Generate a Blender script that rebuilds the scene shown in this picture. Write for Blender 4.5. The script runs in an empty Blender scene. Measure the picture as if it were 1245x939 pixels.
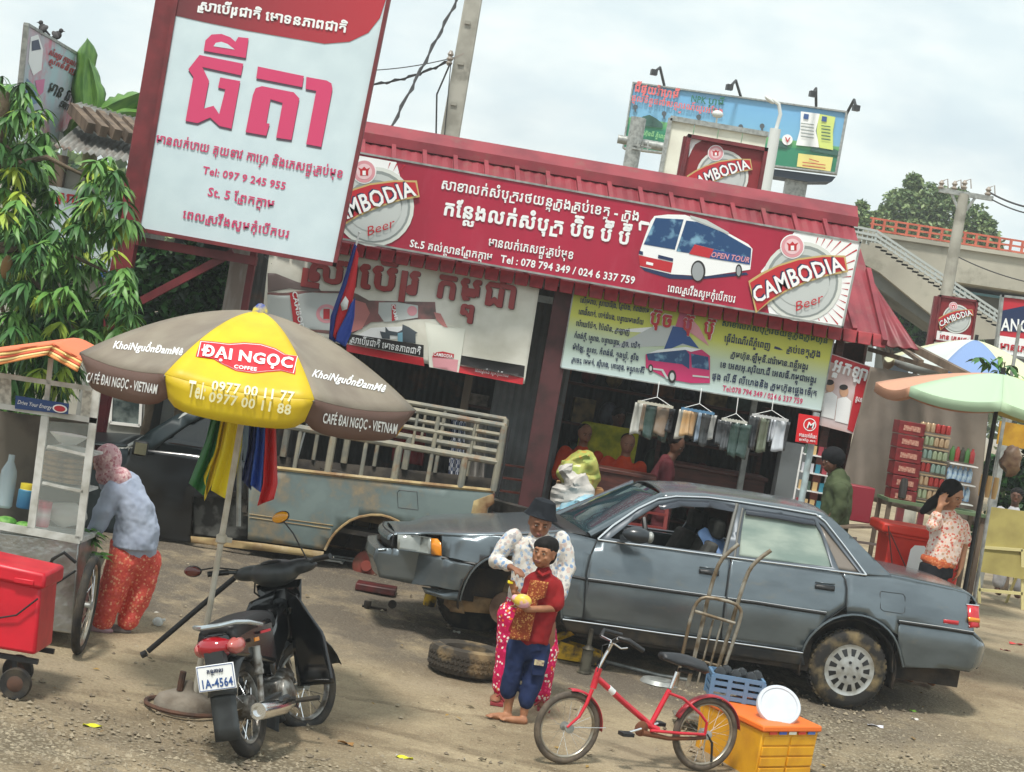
import bpy, bmesh, math, random
from mathutils import Vector, Matrix, Quaternion, geometry, noise
from mathutils.bvhtree import BVHTree
random.seed(7)
SC = bpy.context.scene
COL = SC.collection
V = Vector
R = math.radians
# ------------------------------------------------------------------ camera, sky, sun, exposure
FPX = 2400.0; ROLL = R(9.8); PITCH = math.atan(43/2400.0); CAMP = V((0, 0, 2.3))
cF = V((0, math.cos(PITCH), -math.sin(PITCH))); r0 = V((1, 0, 0)); u0 = V((0, math.sin(PITCH), math.cos(PITCH)))
cR = r0*math.cos(ROLL) + u0*math.sin(ROLL); cU = -r0*math.sin(ROLL) + u0*math.cos(ROLL)
cam = bpy.data.cameras.new('camera'); camo = bpy.data.objects.new('camera', cam); COL.objects.link(camo)
cam.lens = 36*FPX/1245; cam.sensor_width = 36; cam.clip_start = 0.1; cam.clip_end = 2000
m3 = Matrix((cR, cU, -cF)).transposed()
camo.matrix_world = Matrix.Translation(CAMP) @ m3.to_4x4()
SC.camera = camo
SC.view_settings.view_transform = 'Standard'; SC.view_settings.look = 'None'
SC.view_settings.exposure = 0.40; SC.view_settings.gamma = 1.0
SUN_EL, SUN_AZ = R(62), R(200)
w = bpy.data.worlds.new('World'); SC.world = w; w.use_nodes = True
nt = w.node_tree; nt.nodes.clear(); N = nt.nodes.new; L = nt.links.new
wo = N('ShaderNodeOutputWorld'); bg1 = N('ShaderNodeBackground'); bg2 = N('ShaderNodeBackground'); mx = N('ShaderNodeMixShader')
sky = N('ShaderNodeTexSky'); sky.sky_type = 'NISHITA'; sky.sun_disc = False; sky.sun_elevation = SUN_EL; sky.sun_rotation = SUN_AZ
sky.air_density = 1.0; sky.dust_density = 3.0
bg1.inputs[1].default_value = 0.12
tc = N('ShaderNodeTexCoord'); mp = N('ShaderNodeMapping'); mp.inputs['Scale'].default_value = (2.2, 2.2, 5.0)
nz = N('ShaderNodeTexNoise'); nz.inputs['Scale'].default_value = 2.3; nz.inputs['Detail'].default_value = 7; nz.inputs['Roughness'].default_value = .55
nz2 = N('ShaderNodeTexNoise'); nz2.inputs['Scale'].default_value = 5.5; nz2.inputs['Detail'].default_value = 5
cr = N('ShaderNodeValToRGB'); cr.color_ramp.elements[0].position = .30; cr.color_ramp.elements[1].position = .50
cr.color_ramp.elements[0].color = (.70,)*3+(1,); cr.color_ramp.elements[1].color = (1,)*4
cc = N('ShaderNodeValToRGB'); cc.color_ramp.elements[0].position = .38; cc.color_ramp.elements[1].position = .62
cc.color_ramp.elements[0].color = (.64, .74, .765, 1); cc.color_ramp.elements[1].color = (.80, .86, .845, 1)
L(tc.outputs['Generated'], mp.inputs[0]); L(mp.outputs[0], nz.inputs[0]); L(mp.outputs[0], nz2.inputs[0])
L(nz.outputs[0], cr.inputs[0]); L(nz2.outputs[0], cc.inputs[0]); L(cc.outputs[0], bg2.inputs[0]); bg2.inputs[1].default_value = 1.0
L(sky.outputs[0], bg1.inputs[0]); L(cr.outputs[0], mx.inputs[0]); L(bg1.outputs[0], mx.inputs[1]); L(bg2.outputs[0], mx.inputs[2]); L(mx.outputs[0], wo.inputs[0])
sl = bpy.data.lights.new('sun', 'SUN'); so = bpy.data.objects.new('sun', sl); COL.objects.link(so)
sl.energy = 2.8; sl.angle = R(8); sl.color = (1, .95, .87)
# direction to the sun: sky texture rotation measured from +Y clockwise
sd = V((math.sin(SUN_AZ)*math.cos(SUN_EL), math.cos(SUN_AZ)*math.cos(SUN_EL), math.sin(SUN_EL)))
so.rotation_euler = sd.to_track_quat('Z', 'Y').to_euler()

# ------------------------------------------------------------------ helpers
def ray(px, py):
    return (cF + cR*((px-622.5)/FPX) - cU*((py-469.5)/FPX))
def P(px, py, Y):
    d = ray(px, py); return CAMP + d*(Y/d.y)
def gz(y):
    pts = [(-50, -.25), (11, -.25), (13.5, -.15), (15.2, 0), (17.5, .2), (19.5, .28), (900, .28)]
    for a, b in zip(pts, pts[1:]):
        if y <= b[0]:
            t = max(0, (y-a[0])/(b[0]-a[0])); return a[1]+(b[1]-a[1])*t
    return .28
def G(px, py):
    lo, hi = 5.0, 60.0
    for _ in range(50):
        m = (lo+hi)/2; p = P(px, py, m)
        if p.z > gz(m): lo = m
        else: hi = m
    return P(px, py, lo)
def proj(p):
    d = V(p)-CAMP; k = d.dot(cF); return (622.5+FPX*d.dot(cR)/k, 469.5-FPX*d.dot(cU)/k)
class Pl:
    """a plane in the world; W turns a pixel into the point of the plane, lift metres in front of it"""
    def __init__(s, p, n):
        s.p = V(p); s.n = V(n).normalized()
    def W(s, px, py, lift=0):
        d = ray(px, py); t = (s.p-CAMP).dot(s.n)/d.dot(s.n)
        return CAMP + d*t + s.n*lift
def plY(Y): return Pl((0, Y, 0), (0, -1, 0))

class MB:
    def __init__(s): s.v = []; s.f = []
    def add(s, vs, fs):
        o = len(s.v); s.v += [V(v) for v in vs]; s.f += [tuple(i+o for i in f) for f in fs]; return s
    def hexa(s, p):
        return s.add(p, [(0, 3, 2, 1), (4, 5, 6, 7), (0, 1, 5, 4), (1, 2, 6, 5), (2, 3, 7, 6), (3, 0, 4, 7)])
    def box(s, c, size, rz=0, M=None):
        h = V(size)/2; q = Matrix.Rotation(rz, 3, 'Z') if M is None else M; c = V(c)
        return s.hexa([c+q@V((sx*h.x, sy*h.y, sz*h.z)) for sz in (-1, 1) for sx, sy in ((-1, -1), (1, -1), (1, 1), (-1, 1))])
    def tube(s, pts, r, n=8, cap=True, x0=None):
        pts = [V(p) for p in pts]; k = len(pts); rs = r if isinstance(r, (list, tuple)) else [r]*k
        t0 = (pts[1]-pts[0]).normalized(); up = V((0, 0, 1)) if abs(t0.z) < .9 else V((0, 1, 0))
        x = t0.cross(up).normalized() if x0 is None else V(x0).normalized(); vs = []
        for i, p in enumerate(pts):
            t = (pts[min(i+1, k-1)]-pts[max(i-1, 0)])
            t = t.normalized() if t.length > 1e-9 else t0
            x = (x-t*x.dot(t)); x = x.normalized() if x.length > 1e-6 else t.orthogonal().normalized()
            y = t.cross(x)
            for j in range(n):
                a = 2*math.pi*j/n; e = rs[i]
                ex, ey = (e, e) if not isinstance(e, (tuple, list)) else e
                vs.append(p+x*math.cos(a)*ex+y*math.sin(a)*ey)
        fs = [(i*n+j, i*n+(j+1) % n, (i+1)*n+(j+1) % n, (i+1)*n+j) for i in range(k-1) for j in range(n)]
        if cap: fs += [tuple(range(n-1, -1, -1)), tuple((k-1)*n+j for j in range(n))]
        return s.add(vs, fs)
    def bar(s, a, b, w, d, up=(0, 0, 1)):
        a, b = V(a), V(b); t = (b-a).normalized(); u = V(up)
        if abs(t.dot(u)) > .95: u = V((0, 1, 0))
        x = t.cross(u).normalized()*w/2; y = x.cross(t).normalized()*d/2
        return s.hexa([a-x-y, a+x-y, a+x+y, a-x+y, b-x-y, b+x-y, b+x+y, b-x+y])
    def lathe(s, prof, o, ax=(0, 0, 1), n=20, ang=0):
        ax = V(ax).normalized(); x = ax.orthogonal().normalized(); y = ax.cross(x); o = V(o); vs = []; k = len(prof)
        for r, h in prof:
            for j in range(n):
                a = 2*math.pi*j/n+ang; vs.append(o+ax*h+x*math.cos(a)*r+y*math.sin(a)*r)
        fs = [(i*n+j, i*n+(j+1) % n, (i+1)*n+(j+1) % n, (i+1)*n+j) for i in range(k-1) for j in range(n)]
        if prof[0][0] > 1e-4: fs.append(tuple(range(n-1, -1, -1)))
        if prof[-1][0] > 1e-4: fs.append(tuple((k-1)*n+j for j in range(n)))
        return s.add(vs, fs)
    def ball(s, c, r, n=12, m=8, M=None):
        c = V(c); r = V(r) if isinstance(r, (tuple, list, Vector)) else V((r, r, r)); vs = []
        M = M or Matrix.Identity(3)
        for i in range(m+1):
            t = math.pi*i/m
            for j in range(n):
                a = 2*math.pi*j/n
                vs.append(c+M@V((r.x*math.sin(t)*math.cos(a), r.y*math.sin(t)*math.sin(a), r.z*math.cos(t))))
        return s.add(vs, [(i*n+j, (i+1)*n+j, (i+1)*n+(j+1) % n, i*n+(j+1) % n) for i in range(m) for j in range(n)])
    def prism(s, pts, dv):
        pts = [V(p) for p in pts]; n = len(pts); dv = V(dv)
        fs = [tuple(range(n)), tuple(range(2*n-1, n-1, -1))] + [(i, i+n, (i+1) % n+n, (i+1) % n) for i in range(n)]
        return s.add(pts+[p+dv for p in pts], fs)
    def poly(s, pts):
        pts = [V(p) for p in pts]; return s.add(pts, geometry.tessellate_polygon([pts]))
    def grid(s, fn, nu, nv):
        vs = [fn(i/nu, j/nv) for j in range(nv+1) for i in range(nu+1)]
        return s.add(vs, [(j*(nu+1)+i, j*(nu+1)+i+1, (j+1)*(nu+1)+i+1, (j+1)*(nu+1)+i) for j in range(nv) for i in range(nu)])
    def build(s, name, mat, parent=None, smooth=None, bevel=0, subsurf=0, solid=0, remesh=0, smit=5, folds=0, kind=None, label=None, off=-1):
        me = bpy.data.meshes.new(name); base = WP.get(parent.name, V((0, 0, 0))) if parent else V((0, 0, 0))
        me.from_pydata([v-base for v in s.v], [], s.f)
        bm = bmesh.new(); bm.from_mesh(me)
        bmesh.ops.remove_doubles(bm, verts=bm.verts, dist=1e-5)
        if not kind and not solid: bmesh.ops.recalc_face_normals(bm, faces=bm.faces)
        bm.to_mesh(me); bm.free()
        me.materials.append(mat)
        o = bpy.data.objects.new(name, me); COL.objects.link(o); o.parent = parent
        WP[o.name] = base.copy()
        if remesh:
            m = o.modifiers.new('r', 'REMESH'); m.mode = 'VOXEL'; m.voxel_size = remesh; m.use_smooth_shade = True
            m = o.modifiers.new('s', 'SMOOTH'); m.iterations = smit; m.factor = .6
        if folds:
            m = o.modifiers.new('f', 'DISPLACE'); m.texture = FOLD; m.strength = folds; m.mid_level = .5; m.texture_coords = 'LOCAL'
        if solid:
            m = o.modifiers.new('t', 'SOLIDIFY'); m.thickness = solid; m.offset = off
        if bevel:
            m = o.modifiers.new('b', 'BEVEL'); m.width = bevel; m.segments = 2; m.limit_method = 'ANGLE'; m.angle_limit = R(35); m.harden_normals = False
        if subsurf:
            m = o.modifiers.new('u', 'SUBSURF'); m.levels = subsurf; m.render_levels = subsurf
        if smooth is None or smooth:
            me.shade_smooth()
            if smooth is None and not subsurf: me.set_sharp_from_angle(angle=R(38))
        if kind: o['kind'] = kind
        if label: o['label'] = label
        return o
WP = {}
FOLD = bpy.data.textures.new('folds', 'CLOUDS'); FOLD.noise_scale = .11; FOLD.noise_depth = 2
def thing(name, label, cat, loc=(0, 0, 0), group=None):
    o = bpy.data.objects.new(name, None); COL.objects.link(o); o.location = V(loc); o.empty_display_size = .2
    o['label'] = label; o['category'] = cat
    if group: o['group'] = group
    WP[o.name] = V(loc); return o
def tag(o, label, cat, group=None):
    o['label'] = label; o['category'] = cat
    if group: o['group'] = group
    return o
def solo(mb, name, mat, label, cat, loc=None, group=None, **k):
    """a thing that is one mesh, its origin at its base"""
    if loc is None:
        n = len(mb.v); loc = V((sum(v.x for v in mb.v)/n, sum(v.y for v in mb.v)/n, min(v.z for v in mb.v)))
    loc = V(loc); mb.v = [v-loc for v in mb.v]
    o = mb.build(name, mat, None, **k); o.location = loc; WP[o.name] = loc.copy()
    return tag(o, label, cat, group)
KIDS = {}
def dup(root, loc=None, rz=0, sc=1, label=None, group=None, mat=None):
    def rec(o, par):
        c = o.copy(); COL.objects.link(c)
        if par is not None: c.parent = par
        for ch in [x for x in o.children]: rec(ch, c)
        return c
    c = rec(root, None); WP[c.name] = V(loc) if loc is not None else WP[root.name].copy()
    if loc is not None: c.location = V(loc)
    c.rotation_euler = (root.rotation_euler.x, root.rotation_euler.y, root.rotation_euler.z+rz)
    c.scale = root.scale*sc
    if label: c['label'] = label
    if group: c['group'] = group
    if mat and c.type == 'MESH':
        c.data = c.data.copy(); c.data.materials[0] = mat
    return c

# ------------------------------------------------------------------ materials
def sR(r, g, b):
    f = lambda c: (c/255/12.92) if c/255 <= .04045 else ((c/255+.055)/1.055)**2.4
    return (f(r), f(g), f(b), 1)
MATS = {}
def mat(name, c, rough=.6, metal=0, c2=None, scale=4, lo=.4, hi=.65, bump=0, bscale=60, c3=None, s3=1.5, lo3=.55, hi3=.7, coat=0, alpha=1, trans=0, emit=0, stretch=None, spec=.5, rr=0, det=6):
    if name in MATS: return MATS[name]
    m = bpy.data.materials.new(name); m.use_nodes = True; nt = m.node_tree; N = nt.nodes.new; L = nt.links.new
    b = nt.nodes['Principled BSDF']; b.inputs['Base Color'].default_value = (*c[:3], 1)
    b.inputs['Roughness'].default_value = rough; b.inputs['Metallic'].default_value = metal
    b.inputs['Coat Weight'].default_value = coat; b.inputs['Coat Roughness'].default_value = .12
    b.inputs['Specular IOR Level'].default_value = spec
    if alpha < 1: b.inputs['Alpha'].default_value = alpha
    if trans: b.inputs['Transmission Weight'].default_value = trans
    if emit: b.inputs['Emission Color'].default_value = (*c[:3], 1); b.inputs['Emission Strength'].default_value = emit
    if c2 or c3 or bump or rr:
        tc = N('ShaderNodeTexCoord'); mp = N('ShaderNodeMapping'); L(tc.outputs['Object'], mp.inputs[0])
        if stretch: mp.inputs['Scale'].default_value = stretch
    out = None
    if c2:
        nz = N('ShaderNodeTexNoise'); nz.inputs['Scale'].default_value = scale; nz.inputs['Detail'].default_value = det; L(mp.outputs[0], nz.inputs[0])
        r = N('ShaderNodeMapRange'); r.inputs[1].default_value = lo; r.inputs[2].default_value = hi; L(nz.outputs[0], r.inputs[0])
        mx = N('ShaderNodeMix'); mx.data_type = 'RGBA'; mx.inputs[6].default_value = (*c[:3], 1); mx.inputs[7].default_value = (*c2[:3], 1)
        L(r.outputs[0], mx.inputs[0]); out = mx.outputs[2]
        if rr:
            r2 = N('ShaderNodeMapRange'); r2.inputs[1].default_value = lo; r2.inputs[2].default_value = hi; r2.inputs[3].default_value = rough; r2.inputs[4].default_value = rr
            L(nz.outputs[0], r2.inputs[0]); L(r2.outputs[0], b.inputs['Roughness'])
    if c3:
        nz = N('ShaderNodeTexNoise'); nz.inputs['Scale'].default_value = s3; nz.inputs['Detail'].default_value = 9; nz.inputs['Roughness'].default_value = .65; L(mp.outputs[0], nz.inputs[0])
        r = N('ShaderNodeMapRange'); r.inputs[1].default_value = lo3; r.inputs[2].default_value = hi3; L(nz.outputs[0], r.inputs[0])
        mx = N('ShaderNodeMix'); mx.data_type = 'RGBA'; mx.inputs[7].default_value = (*c3[:3], 1)
        if out: L(out, mx.inputs[6])
        else: mx.inputs[6].default_value = (*c[:3], 1)
        L(r.outputs[0], mx.inputs[0]); out = mx.outputs[2]
    if out: L(out, b.inputs['Base Color'])
    if bump:
        nb = N('ShaderNodeTexNoise'); nb.inputs['Scale'].default_value = bscale; nb.inputs['Detail'].default_value = 4; L(mp.outputs[0], nb.inputs[0])
        bp = N('ShaderNodeBump'); bp.inputs['Strength'].default_value = bump; bp.inputs['Distance'].default_value = .01
        L(nb.outputs[0], bp.inputs['Height']); L(bp.outputs[0], b.inputs['Normal'])
    MATS[name] = m; return m
def floral(name, base, cols, scale=30, dens=.5, rough=.85):
    """printed cloth: cells of several colours on a ground colour"""
    if name in MATS: return MATS[name]
    m = bpy.data.materials.new(name); m.use_nodes = True; nt = m.node_tree; N = nt.nodes.new; L = nt.links.new
    b = nt.nodes['Principled BSDF']; b.inputs['Roughness'].default_value = rough; b.inputs['Specular IOR Level'].default_value = .2
    tc = N('ShaderNodeTexCoord'); nz = N('ShaderNodeTexNoise'); nz.inputs['Scale'].default_value = scale*.9
    ad = N('ShaderNodeVectorMath'); ad.operation = 'MULTIPLY_ADD'; ad.inputs[1].default_value = (.9/scale,)*3
    L(tc.outputs['Object'], nz.inputs[0]); L(nz.outputs[1], ad.inputs[0]); L(tc.outputs['Object'], ad.inputs[2])
    vo = N('ShaderNodeTexVoronoi'); vo.inputs['Scale'].default_value = scale; L(ad.outputs[0], vo.inputs[0])
    sp = N('ShaderNodeSeparateColor'); L(vo.outputs['Color'], sp.inputs[0])
    cr = N('ShaderNodeValToRGB'); cr.color_ramp.interpolation = 'CONSTANT'; L(sp.outputs[0], cr.inputs[0])
    el = cr.color_ramp.elements; k = len(cols)
    for i, c in enumerate(cols):
        e = el[i] if i < 2 else el.new(i/k)
        e.position = i/k; e.color = (*c[:3], 1)
    r = N('ShaderNodeMapRange'); r.inputs[1].default_value = dens-.04; r.inputs[2].default_value = dens+.04; L(vo.outputs['Distance'], r.inputs[0])
    mx = N('ShaderNodeMix'); mx.data_type = 'RGBA'; L(r.outputs[0], mx.inputs[0]); L(cr.outputs[0], mx.inputs[6]); mx.inputs[7].default_value = (*base[:3], 1)
    L(mx.outputs[2], b.inputs['Base Color'])
    MATS[name] = m; return m
def gradz(name, stops, z0, z1, rough=.4, axis=2, noise_c=None, **k):
    """printed colour that runs across a sheet between two heights (object space)"""
    if name in MATS: return MATS[name]
    m = mat(name, stops[0][1], rough, **k); nt = m.node_tree; N = nt.nodes.new; L = nt.links.new
    tc = N('ShaderNodeTexCoord'); sp = N('ShaderNodeSeparateXYZ'); L(tc.outputs['Object'], sp.inputs[0])
    r = N('ShaderNodeMapRange'); r.inputs[1].default_value = z0; r.inputs[2].default_value = z1; L(sp.outputs[axis], r.inputs[0])
    cr = N('ShaderNodeValToRGB'); L(r.outputs[0], cr.inputs[0]); el = cr.color_ramp.elements
    for i, (p, c) in enumerate(stops):
        e = el[i] if i < 2 else el.new(p)
        e.position = p; e.color = (*c[:3], 1)
    L(cr.outputs[0], nt.nodes['Principled BSDF'].inputs['Base Color']); return m

# ------------------------------------------------------------------ lettering: glyph outlines of the built-in font
KH = [chr(i) for i in range(0x1780, 0x17D6)] + [chr(i) for i in range(0x17E0, 0x17EA)]
LAT = [chr(i) for i in range(33, 127)] + list('ĐẠỌÉơồêéạ')
GL = {}
def load_glyphs():
    obs = []
    for wgt in (0, .022):
        for ch in KH+LAT:
            lat = ch in LAT
            if not lat and wgt: continue
            for suf in ('', 'I') if lat else ('',):
                c = bpy.data.curves.new('t', 'FONT'); c.body = ch+suf; c.resolution_u = 2; c.offset = wgt
                o = bpy.data.objects.new('t', c); COL.objects.link(o); obs.append((wgt, ch, suf, o))
    dg = bpy.context.evaluated_depsgraph_get(); dg.update()
    for wgt, ch, suf, o in obs:
        m = bpy.data.meshes.new_from_object(o.evaluated_get(dg))
        vs = [(v.co.x, v.co.y) for v in m.vertices]
        if suf: GL[(wgt, ch)][2] = max([v[0] for v in vs] or [0])-.17-wgt*0 if vs else .6
        else: GL[(wgt, ch)] = [vs, [tuple(p.vertices) for p in m.polygons], 0]
        bpy.data.meshes.remove(m)
    for _, _, _, o in obs:
        c = o.data; bpy.data.objects.remove(o); bpy.data.curves.remove(c)
load_glyphs()
PRE = {'េ': ('េ', None, None), 'ែ': ('ែ', None, None), 'ៃ': ('ៃ', None, None), 'ើ': ('េ', 'ី', None), 'ឿ': ('េ', 'ឺ', 'ា'), 'ៀ': ('េ', 'ី', '|'), 'ោ': ('េ', None, 'ា'), 'ៅ': ('េ', None, 'ា')}
def layout(s, wgt):
    vs, fs = [], []; x = 0
    def put(ch, X, sx=1, sy=1, dy=0, clipx=None):
        lat = ch in LAT; g = GL.get((.022 if lat and wgt else 0, ch))
        if not g or not g[0]: return 0, 0
        r_ = wgt*.9 if not lat else (wgt-.022)*.8
        k_ = [(0, 0)] if r_ <= 0 else [(r_*math.cos(q*math.pi/4), r_*math.sin(q*math.pi/4)) for q in range(8)]
        for n_, (p_, q_) in enumerate(k_):      # the heavy cut of the face: the outline struck several times side by side
            o = len(vs); vs.extend((X+a*sx+p_, b*sy+dy+q_, n_) for a, b in g[0]); fs.extend(tuple(i+o for i in f) for f in g[1])
        return min(a for a, b in g[0])*sx, max(a for a, b in g[0])*sx
    i = 0; n = len(s)
    while i < n:
        ch = s[i]
        if ch == ' ': x += .27; i += 1; continue
        if ch in LAT: put(ch, x); x += GL[(.022 if wgt else 0, ch)][2]+max(0, wgt-.022); i += 1; continue
        if not ('\u1780' <= ch <= '\u17b3'):
            a, b = put(ch, x); x += (b-max(a, -.12))+.09; i += 1; continue
        base = ch; i += 1; subs = []; marks = []; vow = None
        while i < n:
            if s[i] == '\u17d2' and i+1 < n: subs.append(s[i+1]); i += 2
            elif '\u17b6' <= s[i] <= '\u17c5': vow = s[i]; i += 1
            elif '\u17c6' == s[i] or '\u17c9' <= s[i] <= '\u17d1': marks.append(s[i]); i += 1
            else: break
        pre, top, post = PRE.get(vow, (None, vow if vow in ('ិ', 'ី', 'ឹ', 'ឺ', 'ុ', 'ូ', 'ួ') else None, 'ា' if vow == 'ា' else None))
        if pre: a, b = put(pre, x); x += b+.05
        if 'រ' in subs:
            o = len(vs); w_ = .07+wgt*2
            vs.extend([(x+.02, .3, 0), (x+.02+w_, .3, 0), (x+.02+w_, -.2+w_, 0), (x+.45, -.2+w_, 0), (x+.45, -.2, 0), (x+.02, -.2, 0)]); fs.extend([(o, o+1, o+2), (o, o+2, o+5), (o+2, o+3, o+4), (o+2, o+4, o+5)])
            x += .12
        a, b = put(base, x); bx = x+b; dn = 0
        for q in subs:
            if q == 'រ': continue
            put(q, x+.08, .72, .42, -.36-dn); dn += .3
        x = bx+.10+wgt
        if top: put(top, x-.0, dy=-.32 if (dn and top in 'ុូួ') else 0)
        for k_, q in enumerate(marks): put(q, x-.0, dy=.26 if top and top in 'ិីឹឺ' else 0)
        if post == '|': o = len(vs); w_ = .07+wgt*2; vs.extend([(x, .586, 0), (x+w_, .586, 0), (x+w_, -.24, 0), (x, -.24, 0)]); fs.append((o, o+1, o+2, o+3)); x += .16
        elif post: a, b = put(post, x); x += b+.08
    return vs, fs, max(x-.06, .1)
def letters(s, A, B, h, W, name, m, parent, wgt=.022, lift=.006, italic=0, arc=0, hit=None, grow=0):
    """write s along the line A-B of the photograph on the surface W, letters h pixels high"""
    vs, fs, wd = layout(s, wgt); A = V(A); B = V(B); ex = (B-A)/wd; t = math.atan2(B.y-A.y, B.x-A.x)
    up = V((math.sin(t), -math.cos(t)))*(h/.7); mb = MB(); pts = []
    for a, b, n_ in vs:
        tt = a/wd; aa = a+italic*b; q = A+ex*aa+up*b*(1+grow*(1-abs(2*tt-1)))
        if arc: q += V((math.sin(t), -math.cos(t)))*arc*(1-(2*tt-1)**2)
        pts.append(W(q.x, q.y, lift+n_*.0008))
    mb.add(pts, fs); return mb.build(name, m, parent, smooth=False)
def flat(pts, W, name, m, parent, lift=.004, **k):
    mb = MB(); mb.poly([W(x, y, lift) for x, y in pts]); return mb.build(name, m, parent, smooth=False, **k)
def ell(cx, cy, rx, ry, rot=0, n=28, a0=0, a1=360):
    c, s = math.cos(R(rot)), math.sin(R(rot)); o = []
    full = abs(a1-a0) >= 360
    for i in range(n if full else n+1):
        a = R(a0+(a1-a0)*i/n); x, y = rx*math.cos(a), ry*math.sin(a); o.append((cx+x*c-y*s, cy+x*s+y*c))
    return o
def board(name, corners, W, m, parent, t=.03, rim=None, rimw=.03, label=None):
    """a sign board: corner pixels TL TR BR BL, thickness t behind the face, optional raised rim"""
    f = [W(x, y, 0) for x, y in corners]; n = (W(*corners[0], 1)-f[0]); mb = MB(); mb.prism(f, -n*t)
    o = mb.build(name, m, parent, smooth=False, label=label)
    if rim:
        rb = MB()
        for a, b in zip(f, f[1:]+f[:1]):
            u = (b-a).normalized()*rimw/2; rb.bar(a-u-n*t*.3, b+u-n*t*.3, t*1.1, rimw, up=n.cross(b-a))
        rb.build('frame', rim, parent, smooth=False)
    return o
# ------------------------------------------------------------------ palette
WHITE = mat('white_paint', (.78, .78, .76), .5)
PRINTW = mat('print_white', sR(238, 240, 240), .45)
CRIM = mat('crimson_print', sR(172, 24, 60), .45, c2=sR(154, 20, 52), scale=1.5, c3=sR(176, 70, 90), s3=2.4, lo3=.56, hi3=.85, stretch=(1, 1, .25))
ROOFR = mat('roof_red_metal', sR(142, 52, 62), .5, c2=sR(118, 42, 52), scale=3, c3=sR(120, 85, 75), s3=5, lo3=.56, hi3=.8, bump=.05, bscale=25)
HEMR = mat('roof_hem_metal', sR(160, 44, 52), .5, c2=sR(125, 34, 42), scale=9, c3=sR(90, 50, 45), s3=14, lo3=.6, hi3=.75)
STEELR = mat('red_oxide_steel', sR(118, 40, 46), .55, c2=sR(92, 30, 36), scale=5)
GREYST = mat('grey_steel', sR(165, 168, 165), .45, .3, c2=sR(130, 133, 130), scale=12)
DARKST = mat('dark_steel', sR(45, 45, 47), .5, .4)
BLACKP = mat('black_plastic', sR(22, 22, 24), .4, c2=sR(34, 34, 36), scale=20)
RUBBER = mat('rubber', sR(30, 29, 28), .8, c2=sR(70, 62, 50), scale=9, lo=.45, hi=.7, bump=.3, bscale=90)
CHROME = mat('chrome', (.82, .83, .84), .18, 1.0)
CONC = mat('concrete', sR(168, 166, 156), .9, c2=sR(138, 136, 126), scale=3, c3=sR(105, 104, 96), s3=2, bump=.15)
WOODD = mat('dark_red_wood', sR(88, 42, 32), .5, c2=sR(60, 28, 22), scale=6, stretch=(1, 1, 6))
WOOD = mat('weathered_wood', sR(120, 104, 88), .85, c2=sR(82, 70, 60), scale=8, stretch=(1, 1, .2), bump=.3)
GALV = mat('corrugated_iron', sR(120, 126, 128), .5, .35, c2=sR(92, 96, 98), scale=2.5, c3=sR(105, 80, 60), s3=3.5, lo3=.6, hi3=.75)
GOLD = mat('print_gold', sR(196, 170, 110), .5)
PGREY = mat('print_grey', sR(190, 196, 194), .45)
DGREY = mat('print_dark_grey', sR(140, 148, 146), .45)
PINK = mat('print_pink', sR(206, 62, 108), .45)
PRED = mat('print_red', sR(186, 34, 46), .45)
PALER = mat('print_pale_red', sR(216, 150, 158), .45)
PBLUE = mat('print_blue', sR(38, 78, 140), .45)
PNAVY = mat('print_navy', sR(26, 44, 84), .45)
PBLACK = mat('print_black', sR(35, 33, 34), .5)
PGREEN = mat('print_green', sR(28, 84, 62), .5)

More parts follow.
